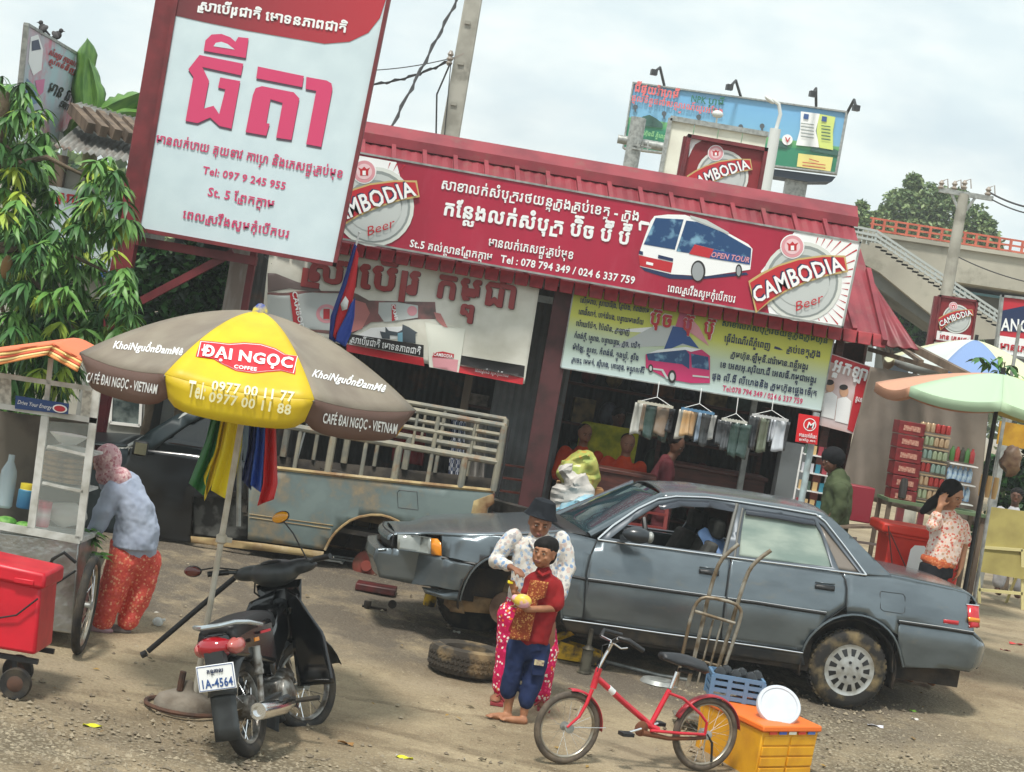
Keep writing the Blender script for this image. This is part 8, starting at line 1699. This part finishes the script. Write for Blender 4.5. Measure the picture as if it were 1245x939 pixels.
# ------------------------------------------------------------------ bridge with stair
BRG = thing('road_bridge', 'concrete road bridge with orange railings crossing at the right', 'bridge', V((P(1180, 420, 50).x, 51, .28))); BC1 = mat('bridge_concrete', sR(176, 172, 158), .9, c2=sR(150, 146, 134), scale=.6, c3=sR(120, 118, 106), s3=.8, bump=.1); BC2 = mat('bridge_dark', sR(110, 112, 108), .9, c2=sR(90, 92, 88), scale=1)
def pr(nm, pts, Y, d, m_, par): mb = MB(); mb.prism([P(*q, Y) for q in pts], (0, d, 0)); return mb.build(nm, m_, par, smooth=False)
pr('deck', [(1050, 284), (1290, 320), (1290, 362), (1050, 326)], 48, 7, BC1, BRG); pr('parapet', [(1050, 280), (1290, 316), (1290, 321), (1050, 285)], 47.9, .4, BC1, BRG)
pr('girder', [(1050, 335), (1290, 371), (1290, 392), (1050, 356)], 49.2, 4.5, BC2, BRG); pr('water_pipe', [(1130, 348), (1290, 370), (1290, 373), (1130, 351)], 48.8, .15, mat('pipe_blue', sR(90, 140, 160), .5), BRG)
pr('pier', [(1096, 340), (1116, 343), (1104, 455), (1084, 452)], 50, 2.5, BC2, BRG); pr('pier', [(1232, 372), (1262, 376), (1250, 470), (1220, 466)], 50, 2.5, BC2, BRG)
ORR = mat('orange_railing', sR(196, 104, 80), .6, c2=sR(170, 80, 60), scale=4)
for Yr_ in (48.1, 54.6):
    for dy in (0, 7, 14): mb = MB(); mb.bar(P(1058, 265+dy, Yr_), P(1290, 301+dy, Yr_), .045, .045); mb.build('railing_rail', ORR, BRG)
    for i in range(17): x_ = 1062+i*14; mb = MB(); mb.bar(P(x_, 265.5+i*2.1, Yr_), P(x_-2.5, 281+i*2.1, Yr_), .06, .06); mb.build('railing_post', ORR, BRG)
STR = thing('bridge_stair', 'concrete stair with pale steel railings descending beside the bridge', 'stair', V((P(1130, 420, 45).x, 45, .28)))
pr('stair_flight', [(1036, 292), (1044, 295), (1062, 300), (1216, 402), (1216, 412), (1170, 414), (1070, 332), (1036, 313)], 44.5, 1.8, BC1, STR); pr('stair_soffit', [(1036, 313), (1070, 332), (1160, 405), (1140, 402), (1060, 345), (1036, 325)], 44.7, 1.6, BC2, STR); pr('stair_pier', [(1060, 330), (1072, 332), (1060, 440), (1048, 438)], 45, 1, BC2, STR)
SG = mat('pale_railing', sR(176, 182, 180), .5, .3)
for Yr_ in (44.6, 46.2):
    for k_ in (0, 6, 12): mb = MB(); mb.bar(P(1036, 275+k_, Yr_), P(1066, 281+k_, Yr_), .05, .05); mb.bar(P(1066, 281+k_, Yr_), P(1222, 385+k_, Yr_), .05, .05); mb.build('stair_rail', SG, STR)
    for i in range(26): x_ = 1066+i*6; y_ = 281+i*4; mb = MB(); mb.bar(P(x_, y_, Yr_), P(x_-2.8, y_+19, Yr_), .05 if i % 6 == 0 else .02, .03); mb.build('baluster', SG, STR)
    for i in range(5): mb = MB(); mb.bar(P(1038+i*6, 275.5+i, Yr_), P(1035+i*6, 294+i, Yr_), .02, .03); mb.build('baluster', SG, STR)
mb = MB()
for i in range(24): p = P(1062+i*6.4, 299+i*4.3, 44.5); mb.box(p+V((.06, .9, .02)), (.28, 1.7, .10))
mb.build('stair_treads', BC1, STR, kind='stuff')

# ------------------------------------------------------------------ billboards behind the roof
zt_n = P(770.5, 101, 66).z; YR = solveY(1029.5, 136.6, zt_n); a, b_ = P(770.5, 101, 66), P(1029.5, 136.6, YR); nn = (b_-a).cross(V((0, 0, -1))).normalized(); nn = nn if nn.y < 0 else -nn; Wn = Pl(a, nn).W
s9 = thing('large_billboard', 'wide blue and green billboard with two sacks and floodlights behind the shop roof', 'billboard', V(((a.x+b_.x)/2, 66, .28)))
zt2_, zb2_ = a.z, Wn(1017.5, 211).z
board('sign_board', [(770.5, 101), (1029.5, 136.6), (1016, 211), (758, 180)], Wn, gradz('billboard_sky', [(0, sR(30, 124, 92)), (.30, sR(34, 130, 96)), (.315, sR(60, 150, 96)), (.42, sR(110, 176, 110)), (.44, sR(120, 180, 214)), (1, sR(110, 172, 220))], zb2_-.28, zt2_-.28), s9, .4, GREYST, .05)
for q in ([(776, 148), (782, 142), (790, 140), (799, 145), (806, 151), (806, 156), (775, 153)], [(988, 178), (1000, 176), (1010, 180), (1020, 184), (1019, 190), (985, 184)], [(935, 172), (948, 171), (958, 176), (957, 181), (934, 177)]): flat(q, Wn, 'picture_trees', mat('print_tree', sR(44, 90, 80), .6), s9, .05)
flat([(974, 136), (997, 139), (992, 160), (997, 180), (968, 177), (973, 158)], Wn, 'picture_sack', PRINTW, s9, .08); flat([(996, 139), (1016, 143), (1013, 160), (1013, 183), (996, 180), (993, 160)], Wn, 'picture_sack', mat('print_lime', sR(206, 220, 120), .5), s9, .08)
for x_, y_ in ((981, 142), (1003, 145)): flat([(x_-3, y_-3), (x_+3, y_-2), (x_+2, y_+4), (x_-4, y_+3)], Wn, 'picture_mark', PBLUE, s9, .12)
for k_ in range(5): flat([(974, 150+k_*4), (990, 152+k_*4), (990, 153.2+k_*4), (974, 151.2+k_*4)], Wn, 'picture_text', DGREY, s9, .12); flat([(999, 153+k_*4), (1010, 154.5+k_*4), (1010, 155.7+k_*4), (999, 154.2+k_*4)], Wn, 'picture_text', MATS['print_tree'], s9, .12)
flat([(971, 187), (1013, 192), (1010, 209), (969, 203)], Wn, 'picture_panel', mat('print_sand', sR(226, 214, 130), .5), s9, .08); letters('Tel: 012 345', (985, 195), (1002, 197.5), 3, Wn, 'lettering', PRED, s9, 0, .12) if 0 else None
for k_ in range(3): flat([(976+2*(k_ == 0)*4, 193.5+k_*4), (1004-2*(k_ == 0)*4, 197+k_*4), (1004-8*(k_ == 0), 198+k_*4), (976+8*(k_ == 0), 194.5+k_*4)], Wn, 'picture_text', PRED, s9, .12)
flat(ell(957.5, 170.5, 6.5, 6.5), Wn, 'picture_mark', PRINTW, s9, .08); letters('V', (954.5, 173.5), (960.5, 174), 6, Wn, 'lettering', PRED, s9, .022, .12)
letters('ជីផុយរ៉ាហ្វូមី', (771.5, 111.5), (825, 121.5), 10, Wn, 'lettering', mat('print_coral', sR(226, 110, 110), .5), s9, .04, .10); letters('ផ្តល់ទិន្នផលសណ្តូរណ៍យូរអង្វែង', (768, 123), (879, 140.5), 7.5, Wn, 'lettering', MATS['print_coral'], s9, .022, .10)
letters('NPK', (840, 124), (858, 127), 8, Wn, 'lettering', mat('print_teal_green', sR(30, 110, 90), .5), s9, .022, .10); letters('ហ្វូមី', (861, 127), (880, 130), 8.5, Wn, 'lettering', MATS['print_teal_green'], s9, .022, .10)
letters('ក្រុមហ៊ុនជី ភ្នំពេញ', (774, 163), (812, 170), 5, Wn, 'lettering', mat('print_pale_green', sR(150, 206, 140), .5), s9, .022, .10)
for x_, y_ in ((773, 131), (808, 139), (850, 143), (901, 155), (927, 154)): flat(ell(x_, y_, 3, 3.2, 0, 12), Wn, 'picture_balloon', MATS['print_slate'], s9, .10); flat([(x_-1.5, y_+3), (x_+1.5, y_+3), (x_+.6, y_+6), (x_-.6, y_+6)], Wn, 'picture_balloon', MATS['print_slate'], s9, .10)
mb = MB(); mb.prism([Wn(*q, -.45) for q in ((935, 203), (1015, 213), (1010, 219), (985, 219), (940, 212))], (0, 1.2, 0)); mb.build('underside', mat('dark_blue_steel', sR(44, 62, 90), .7), s9)
mb = MB(); p = Wn(965, 214, -1); mb.box((p.x, p.y, (p.z+.3)/2), (.7, .5, p.z-.3)); p = Wn(820, 190, -1); mb.box((p.x, p.y, (p.z+.3)/2), (.7, .5, p.z-.3)); mb.build('support', GREYST, s9)
for i, (bx_, by_, hx_, hy_, ax_) in enumerate([(807, 104, 800.5, 94, 787), (900, 117, 891, 112, 893), (992, 129, 991, 120, 992), (1029, 138, 1043, 137, 1034)]):
    mb = MB(); a = Wn(bx_, by_, -.1); h_ = Wn(hx_, hy_, .9); mb.tube([a, a.lerp(h_, .6)+V((0, 0, .35)), h_], .05, 5); mb.box(h_, (.2, .22, .18), rz=.2); mb.build('floodlight', DARKST, s9)
GP = thing('gantry_pole', 'thick grey steel pole with a side arm above the shop roof', 'pole', V((P(766, 205, 44).x, 44, .28))); z_ = P(768, 142, 44).z; mb = MB(); mb.tube([V((WP[GP.name].x, 44, .2)), V((WP[GP.name].x, 44, z_))], .17, 16); mb.build('shaft', GREYST, GP)
mb = MB(); mb.tube([P(751, 169, 44.2), P(835, 184, 44.2)], .10, 10); mb.tube([P(823, 184, 44.2), P(815, 220, 44.2)], .09, 10); mb.build('arm', GREYST, GP); mb = MB(); [mb.bar(P(768+k_, 176, 43.8), P(790+k_, 180, 43.8), .04, .04) for k_ in (0, 2)]; mb.bar(P(768, 180, 43.8), P(790, 184, 43.8), .04, .04); [mb.bar(P(770+i*6, 169+i, 43.8), P(769+i*6, 180+i, 43.8), .03, .03) for i in range(4)]; mb.build('walkway', GREYST, GP)
WB = thing('blank_hoarding', 'blank white hoarding with visible seams behind the small beer sign', 'hoarding', V((P(870, 240, 40).x, 40, .28))); W4 = plY(40).W
for i in range(4):
    u0_, u1 = i/4+.004, (i+1)/4-.004; f = lambda a, b, u: (a[0]+(b[0]-a[0])*u, a[1]+(b[1]-a[1])*u); tl_, tr_, br_, bl_ = (816, 145), (933, 165), (914, 262), (797, 242)
    mb = MB(); mb.prism([W4(*f(tl_, tr_, u0_)), W4(*f(tl_, tr_, u1)), W4(*f(bl_, br_, u1)), W4(*f(bl_, br_, u0_))], (0, .1, 0)); mb.build('panel', mat('hoarding_white', sR(226, 226, 212), .6, c2=sR(206, 204, 190), scale=2), WB)
mb = MB(); mb.bar(W4(815, 144, .02), W4(934, 164, .02), .1, .12, up=(0, 1, 0)); mb.bar(W4(815, 144, .02), W4(797, 242, .02), .08, .12, up=(0, 1, 0)); mb.build('frame', GREYST, WB); mb = MB(); p = W4(855, 240); mb.box((p.x, 40.1, 3), (.3, .2, 5.5)); mb.build('leg', GREYST, WB)
s10 = thing('roof_sign', 'small dark red beer sign standing just behind the shop roof ridge', 'sign', V((P(875, 240, 27).x, 27, .28))); W5 = plY(27).W
board('sign_board', [(838, 166), (931, 182.5), (921, 240), (826, 224)], W5, mat('dark_red_print', sR(140, 30, 38), .5, c2=sR(118, 24, 32), scale=2), s10, .3, STEELR, .05); flat([(839.5, 168), (854, 170.5), (845, 176), (841, 183), (837, 192)], W5, 'sign_corner', PRINTW, s10)
logo(W5, s10, .66, (878, 214.5), burst=False); mb = MB(); p = W5(826, 224); mb.box((p.x+.02, 27.1, (p.z+.66)/2), (.14, .14, p.z+.66)); p = W5(915, 240); mb.box((p.x, 27.1, p.z/2), (.12, .12, p.z)); mb.build('post', STEELR, s10)
LPO = thing('street_lamp', 'white street lamp with a curved neck beside the small beer sign', 'street lamp', V((P(935, 234, 36).x, 36, .28))); xx = (P(943, 160, 36).x+P(929, 234, 36).x)/2; mb = MB(); mb.tube([V((xx, 36, .2)), V((xx, 36, P(943, 157, 36).z))], [.13, .10], 12); mb.build('pole', mat('lamp_white', sR(206, 210, 208), .5), LPO)
zl_ = P(943, 157, 36).z; mb = MB(); mb.tube([V((xx, 36, zl_-.1)), V((xx+.04, 36, zl_+.28)), V((xx-.02, 36, zl_+.45)), V((xx-.16, 36, zl_+.52))], .035, 8); mb.ball(V((xx-.2, 36, zl_+.5)), (.11, .06, .04), 12, 8, Matrix.Rotation(.5, 3, 'Y')); mb.build('lamp_head', MATS['lamp_white'], LPO)
mb = MB(); mb.ball(P(872.5, 139, 41), (.12, .1, .08), 12, 8); mb.tube([P(872, 141, 41), P(869, 165, 41.1)], .02, 6); solo(mb, 'small_lamp', MATS['lamp_white'], 'small round lamp above the blank hoarding', 'lamp')
# two shop signs at the right
s11 = thing('post_sign', 'small dark red beer sign on a post before the bridge, white lower half', 'sign', V((P(1160, 430, 28).x, 28, .28))); W6 = plY(28).W
board('sign_board', [(1143, 360), (1188, 366.5), (1180, 421), (1136, 414)], W6, MATS['dark_red_print'], s11, .12, STEELR, .03); flat([(1138.5, 402), (1182, 408.5), (1180, 420), (1137, 413.5)], W6, 'sign_lower', PRINTW, s11, .005); logo(W6, s11, .36, (1163, 388), burst=False, script=False); letters('អាន ភេសជ្ជៈ', (1142, 411.5), (1176, 416.5), 5.5, W6, 'lettering', PRED, s11, .04, .01)
mb = MB(); p = W6(1137, 400); mb.box((p.x-.03, 28.05, (p.z+.46)/2), (.1, .1, p.z+.46)); p = W6(1158, 420); mb.box((p.x, 28.1, p.z/2), (.08, .08, p.z)); mb.build('post', STEELR, s11)
s12 = thing('edge_sign', 'red, navy and white beer sign cut by the right edge of the view', 'sign', V((P(1240, 440, 25).x, 25, .28))); W7 = plY(25).W
board('sign_board', [(1219, 360), (1290, 368), (1284, 442), (1211, 430)], W7, mat('edge_red', sR(190, 40, 56), .5), s12, .1, GREYST, .03); flat([(1217, 378), (1246, 372), (1290, 384), (1288, 408), (1214, 402)], W7, 'sign_band', PNAVY, s12, .006); letters('ANGKOR', (1217, 402), (1282, 406), 15, W7, 'lettering', PRINTW, s12, .022, .012); flat([(1214, 408), (1287, 418), (1284, 440), (1211, 429)], W7, 'sign_lower', PRINTW, s12, .006); letters('មានភេសជ្ជៈ', (1215, 424), (1270, 432), 8, W7, 'lettering', PRED, s12, .04, .012)
mb = MB(); p = W7(1240, 436); mb.box((p.x, 25.1, p.z/2), (.1, .1, p.z)); mb.build('post', GREYST, s12)

# ------------------------------------------------------------------ stall at the right
TP = cmat('grey_tarp', sR(132, 122, 112), sR(108, 100, 92), 2, .5, 6)
mb = MB(); tq = [V((1058, 446)), V((1205, 470)), V((1188, 640)), V((1020, 600))]
def tf(u, v): q = tq[0].lerp(tq[1], u).lerp(tq[3].lerp(tq[2], u), v); return P(q.x, q.y, 19.55-.5*(1-abs(2*u-1))*-.3+.05*math.sin(u*13+v*3)+.04*math.sin(u*29-v*6)*(.3+v))
mb.grid(tf, 60, 24); solo(mb, 'tarpaulin', TP, 'wrinkled grey brown tarpaulin hung as the back of the drinks stall', 'tarpaulin', solid=.004)
def parasol(lab, cpx, apx, Y, Rr, cols, n=8, a0=0, val=.08, prect=None):
    c = P(*cpx, Y); za, zr = P(*apx, Y).z, c.z; t = thing('market_parasol', lab, 'parasol', V((c.x, Y, gz(Y)))); 
    rm = lambda a, r, z: V((c.x+Rr*r*math.cos(R(a)), Y+Rr*r*math.sin(R(a)), z))
    for i in range(n):
        aa, ab = a0+360*i/n, a0+360*(i+1)/n; mb = MB()
        def fn(u, v):
            z = zr+(za-zr)*(1-min(1, v)**1.5); p = rm(aa, min(v, 1), z).lerp(rm(ab, min(v, 1), z), u); p.z -= .05*4*u*(1-u)*min(v, 1)
            if v > 1: p.z -= (v-1)*val*10
            return p
        mb.grid(lambda u, v: fn(u, v*1.1), 8, 11); mb.build('canopy_panel', mat('cloth_%d_%d_%d' % cols[i % len(cols)], sR(*cols[i % len(cols)]), .6, bump=.1, bscale=12), t, solid=.003)
        mb = MB(); mb.tube([rm(aa, v, zr+(za-zr)*(1-v**1.5)-.012) for v in (0, .3, .6, .85, 1)], .006, 5); mb.build('rib', GREYST, t)
    mb = MB(); mb.tube([V((c.x, Y, gz(Y))), V((c.x, Y, za+.06))], .02, 10); mb.build('pole', DARKST, t); return t
parasol('mint, yellow and salmon market parasol over the drinks stall', (1213, 490), (1222, 456), 16.9, 1.04, [(204, 200, 112), (206, 200, 120), (190, 138, 112), (192, 140, 114), (198, 146, 118), (170, 194, 164), (172, 196, 162), (206, 202, 122)], 8, -12)
parasol('pale blue and cream market parasol behind the mint one', (1180, 452), (1187, 414), 21.5, .95, [(120, 146, 190), (206, 206, 170), (196, 204, 200)], 9, 0)
# drinks
CTN = mat('red_carton', sR(128, 30, 34), .6, c2=sR(100, 26, 30), scale=9)
DY = 18.9; dG = 'red drink cartons stacked at the back of the stall'
for i in range(6):
    a = P(1079+i*2.1, 600-i*16.4, DY); w_ = .25; mb = MB(); mb.box((a.x+w_/2, DY, a.z), (w_, .3, .122)); o = solo(mb, 'drink_carton', CTN, ('lowest', 'second', 'third', 'fourth', 'fifth', 'topmost')[i]+' red drinks carton of the stack beside the cans', 'carton', group=dG, bevel=.004)
    WP[o.name] = o.location.copy(); mb = MB(); mb.box((a.x+w_/2, DY-.152, a.z), (.16, .004, .05)); mb.build('carton_label', mat('carton_label', sR(190, 150, 130), .6, c2=sR(150, 60, 56), scale=40), o)
canM = [mat('can_%d' % i, sR(*c), .3, .6) for i, c in enumerate([(150, 160, 130), (176, 150, 120), (160, 60, 56), (130, 150, 140)])]
cm_ = MB(); cm_.lathe([(.022, 0), (.027, .006), (.027, .078), (.022, .086), (.0001, .084)], (0, 0, 0), n=10)
for lay in range(6):
    for k_ in range(6):
        p = P(1110+lay*2.2+k_*6.2, 604-lay*16.0+k_*1.05, DY-.08)
        if lay == 0 and k_ == 0: f0 = None
        mtc = canM[(lay+k_//3) % 4]; key = 'c%d' % ((lay+k_//3) % 4)
        if key not in KIDS: mb = MB(); mb.v = [v.copy() for v in cm_.v]; mb.f = list(cm_.f); o = mb.build('drink_can', mtc, None); KIDS[key] = o
        else: o = KIDS[key].copy(); COL.objects.link(o)
        o.location = p; tag(o, '%s drinks can from the left in the %s row of the stall' % (('first', 'second', 'third', 'fourth', 'fifth', 'sixth')[k_], ('lowest', 'second', 'third', 'fourth', 'fifth', 'topmost')[lay]), 'can', 'cans stacked in rows in the stall')
    a = P(1108+lay*2.2, 606-lay*16, DY); mb = MB(); mb.box((a.x+.13, DY, a.z-.005), (.28, .22, .012)); solo(mb, 'can_tray', mat('tray_card', sR(160, 140, 110), .7), ('lowest', 'second', 'third', 'fourth', 'fifth', 'topmost')[lay]+' card tray under a row of cans in the stall', 'tray')
KB = {}
for lay in range(3):
    for k_ in range(5):
        p = P(1150+lay*3.2+k_*6, 606-lay*23+k_*1, DY-.05); key = 'w' if lay < 2 else 'g%d' % (k_ % 3)
        if key not in KB:
            mb = MB(); mb.lathe([(.024, 0), (.027, .01), (.027, .10), (.012, .125), (.012, .14), (.0001, .142)], (0, 0, 0), n=10); c = {'w': (176, 196, 206), 'g0': (70, 110, 60), 'g1': (150, 50, 50), 'g2': (60, 60, 50)}[key]
            o = mb.build('drink_bottle', mat('bottle_'+key, sR(*c), .2, c2=sR(90, 130, 180) if key == 'w' else None, scale=30), None); KB[key] = o
        else: o = KB[key].copy(); COL.objects.link(o)
        o.location = p; tag(o, ('white and blue water' if lay < 2 else 'dark soft drink')+' bottle, %s from the left on the %s shelf of the stall' % (('first', 'second', 'third', 'fourth', 'fifth')[k_], ('lowest', 'middle', 'upper')[lay]), 'bottle', 'water bottles in the stall' if lay < 2 else 'soft drink bottles in the stall')
    a = P(1148+lay*3.2, 608-lay*23, DY); mb = MB(); mb.box((a.x+.12, DY, a.z-.005), (.27, .22, .012)); solo(mb, 'bottle_shelf', WHITE, ('lowest', 'middle', 'upper')[lay]+' white shelf under the bottles in the stall', 'shelf')
ST = thing('stall_table', 'low stall table under a green cloth carrying the drinks', 'table', V((P(1120, 640, 19).x, 19, gz(19)))); c = WP[ST.name]; zt3 = P(1120, 614, 18.8).z; mb = MB(); mb.box((c.x+.05, 18.95, zt3), (.95, .6, .03)); mb.build('table_top', mat('green_cloth', sR(96, 116, 84), .8), ST)
for sx in (-.4, .5):
    for sy in (-.25, .25): mb = MB(); mb.box((c.x+sx, 18.95+sy, (zt3+c.z)/2), (.04, .04, zt3-c.z)); mb.build('leg', WOOD, ST)
chair(1082, 640, 18.0, mat('pale_plastic', sR(170, 160, 156), .5), 'pale plastic chair between the drinks stall and the red cool box', .4, z0=gz(18))
lathe_thing('flask', [(.03, 0), (.04, .01), (.04, .15), (.03, .19), (.001, .2)], 1096, 606, 18.75, mat('flask_steel', sR(70, 66, 64), .3, .5), 'dark steel flask on the stall table before the cartons', 'flask')
# big red cool box
RB_ = thing('stall_cooler', 'large orange red cool box with a white sticker behind the sedan boot', 'cool box', V((P(1125, 700, 17.4).x, 17.45, gz(17.3)))); CR2 = mat('cooler_orange_red', sR(214, 52, 34), .4, c2=sR(196, 40, 30), scale=4)
W8 = plY(17.15).W; A_ = W8(1082, 648); B_ = W8(1170, 663); zt4 = (A_.z+B_.z)/2; xl4, xr4 = A_.x, B_.x+.02; zb4 = gz(17.2)
mb = MB(); mb.hexa([V((xl4+.03, 17.18, zb4)), V((xr4-.03, 17.18, zb4)), V((xr4-.03, 17.65, zb4)), V((xl4+.03, 17.65, zb4)), V((xl4, 17.15, zt4)), V((xr4, 17.15, zt4)), V((xr4, 17.7, zt4)), V((xl4, 17.7, zt4))]); mb.build('box_body', CR2, RB_, bevel=.02)
mb = MB(); mb.box(((xl4+xr4)/2, 17.43, zt4+.04), (xr4-xl4+.16, .64, .085)); mb.build('lid', CR2, RB_, bevel=.02); mb = MB(); mb.box(((xl4+xr4)/2, 17.43, zt4-.01), (xr4-xl4+.06, .60, .03)); mb.build('lid_lip', CR2, RB_, bevel=.006)
flat([(1107, 668), (1112, 663), (1124, 664), (1128, 670), (1122, 702), (1115, 704), (1104, 700), (1101, 693)], plY(17.12).W, 'sticker', PRINTW, RB_, .004)
mb = MB(); a = P(1083, 640, 17.06); mb.tube([a+V((-.02, 0, .0)), P(1085, 690, 17.06)], .006, 6); mb.tube([P(1082, 647, 17.06), P(1106, 700, 17.06)], .006, 6); mb.build('strap', WOODD, RB_)
mb = MB(); mb.box(P(1043, 612, 18.9), (.24, .25, .34)); solo(mb, 'crimson_crate', mat('crimson_box', sR(140, 36, 52), .5), 'crimson box behind the man in the olive jacket', 'box', bevel=.01)
# shelf rack by the red sign post
SR = thing('goods_rack', 'white wire rack of small goods between the sign post and the man', 'rack', V((P(985, 620, 18.9).x, 18.9, gz(18.9)))); c = P(985, 580, 18.9)
for k_ in range(4): mb = MB(); mb.box((c.x+.02, 18.9, P(985, 553+k_*22, 18.9).z), (.26, .2, .012)); mb.build('shelf', WHITE, SR)
for sx in (-.12, .15): mb = MB(); mb.box((c.x+sx, 18.9, (P(985, 545, 18.9).z+gz(18.9))/2), (.015, .015, P(985, 545, 18.9).z-gz(18.9))); mb.build('upright', WHITE, SR)
rg = random.Random(9)
for k_ in range(4):
    for j in range(4):
        cc = [(60, 130, 150), (190, 190, 196), (150, 60, 70), (70, 90, 80), (200, 170, 120)][rg.randrange(5)]; mb = MB(); mb.box((c.x-.08+j*.065, 18.86, P(985, 553+k_*22, 18.9).z+.05), (.045, .05, .085)); solo(mb, 'goods_packet', mat('pkt_%d_%d_%d' % cc, sR(*cc), .4), ('first', 'second', 'third', 'fourth')[j]+' packet from the left on the '+('top', 'second', 'third', 'lowest')[k_]+' shelf of the white rack', 'packet')
mb = MB(); mb.box(P(962, 575, 19.9)+V((0, 0, -.15)), (.30, .3, .9)); solo(mb, 'steel_locker', GALV, 'grey ribbed steel locker inside the shop left of the sign post', 'locker')
# easel and hanging things
gE = G(1216, 737); EA = thing('easel_board', 'olive yellow board leaning on a cream folding easel at the right edge', 'easel', gE); YE = gE.y; CRM = mat('cream_wood', sR(206, 196, 140), .6)
for a, b in (((1188, 664), (1191, 738)), ((1243, 668), (1243, 744)), ((1188, 665), (1243, 669)), ((1190, 717), (1243, 722))): mb = MB(); mb.bar(P(*a, YE), P(*b, YE), .035, .03, up=(0, 1, 0)); mb.build('frame_bar', CRM, EA)
for a, b in (((1240, 690), (1222, 736)),): mb = MB(); mb.bar(P(*a, YE), P(*b, YE+.5), .03, .03, up=(0, 1, 0)); mb.build('rear_leg', CRM, EA)
mb = MB(); mb.prism([P(1201, 616, YE+.1), P(1262, 624, YE+.1), P(1252, 706, YE-.04), P(1184, 694, YE-.04)], (0, .03, 0)); mb.build('board', mat('olive_board', sR(160, 148, 84), .7, c2=sR(140, 128, 70), scale=4), EA)
mb = MB(); mb.prism([P(1216, 512, 19), P(1262, 520, 19), P(1256, 548, 19), P(1212, 540, 19)], (0, .03, 0)); solo(mb, 'hanging_notice', mat('amber_panel', sR(196, 150, 40), .6, c2=sR(170, 120, 30), scale=8), 'amber panel hanging under the mint parasol at the right edge', 'panel')
mb = MB(); mb.ball(P(1229, 560, 18.6), (.10, .07, .15), 16, 12); mb.v = [v+V((noise.noise(v*13), 0, noise.noise(v*16)))*.05 for v in mb.v]; solo(mb, 'snack_sack', mat('brown_bag', sR(120, 96, 72), .5, c2=sR(90, 62, 46), scale=18), 'brown bag of snacks hanging at the right edge', 'bag')
for i in range(3): c = P(1194+i*8, 590+i*2, 18.0); mb = MB(); mb.tube([c+V((0, 0, .10)), c, c+V((.0, 0, -.10))], [.022, .028, .02], 8); solo(mb, 'bread_stick', mat('bread_stick', sR(200, 168, 116), .7), ('left', 'middle', 'right')[i]+' bread roll of the three hanging beside the parasol pole', 'bread', group='bread rolls on the parasol pole')
GB = thing('stall_bush', 'green bush behind the easel at the right edge', 'bush', V((P(1235, 640, 26).x, 26, .28))); crown(GB, [pblob(1215, 575, 26, 20), pblob(1240, 575, 26, 22), pblob(1232, 620, 26.5, 26), pblob(1262, 600, 26, 30), pblob(1205, 650, 26.5, 28), pblob(1245, 660, 26.5, 30)], 3600, .13, [LD, LG], random.Random(8)); mb = MB(); mb.tube([WP[GB.name], P(1235, 610, 26)], [.05, .02], 8); mb.build('stem', BARK, GB)
sitter('person with black hair sitting behind the easel at the right edge', 1236, 604, 24.6, cmat('white_cloth', sR(180, 180, 184), sR(150, 150, 156)), (-.3, -1, 0))
SPL = thing('sapling', 'young leafy sapling rising beside the mint parasol', 'sapling', V((P(1221, 470, 18.2).x, 18.2, gz(18.2)))); mb = MB(); mb.tube([WP[SPL.name], P(1222, 440, 18.2)], [.02, .006], 6); mb.build('stem', BARK, SPL); rnd = random.Random(6); leaves(SPL, 'leaf', [(P(x, y, 18.2), V((0, 0, .1))) for x, y in ((1190, 436), (1204, 440), (1216, 436), (1228, 446), (1212, 452), (1235, 458))], [LG2, LG], 40, .13, .05, 7, rnd)
mb = MB(); mb.tube([P(1240, 395, 18.6), V((P(1222, 520, 18.6).x, 18.6, gz(18.6)))], .018, 8); solo(mb, 'thin_pole', GREYST, 'thin grey pole rising beside the sapling at the right', 'pole')
mb = MB(); mb.bar(P(1010, 640, 18.2), P(1085, 640, 18.2), .25, .02); mb.bar(P(1012, 640, 18.1), P(1012, 700, 18.1), .04, .04); solo(mb, 'plank_bench', WOOD, 'rough plank bench behind the man in the olive jacket', 'bench')

# ------------------------------------------------------------------ thin haze
hm = bpy.data.materials.new('haze'); hm.use_nodes = True; hn = hm.node_tree; hn.nodes.clear(); ho = hn.nodes.new('ShaderNodeOutputMaterial'); hv_ = hn.nodes.new('ShaderNodeVolumePrincipled'); hv_.inputs['Color'].default_value = (.9, .94, .95, 1); hv_.inputs['Density'].default_value = .0014; hn.links.new(hv_.outputs[0], ho.inputs['Volume'])
mb = MB(); mb.box((0, 330, 12), (840, 830, 27)); hz = mb.build('haze', hm, None, smooth=False, kind='stuff')
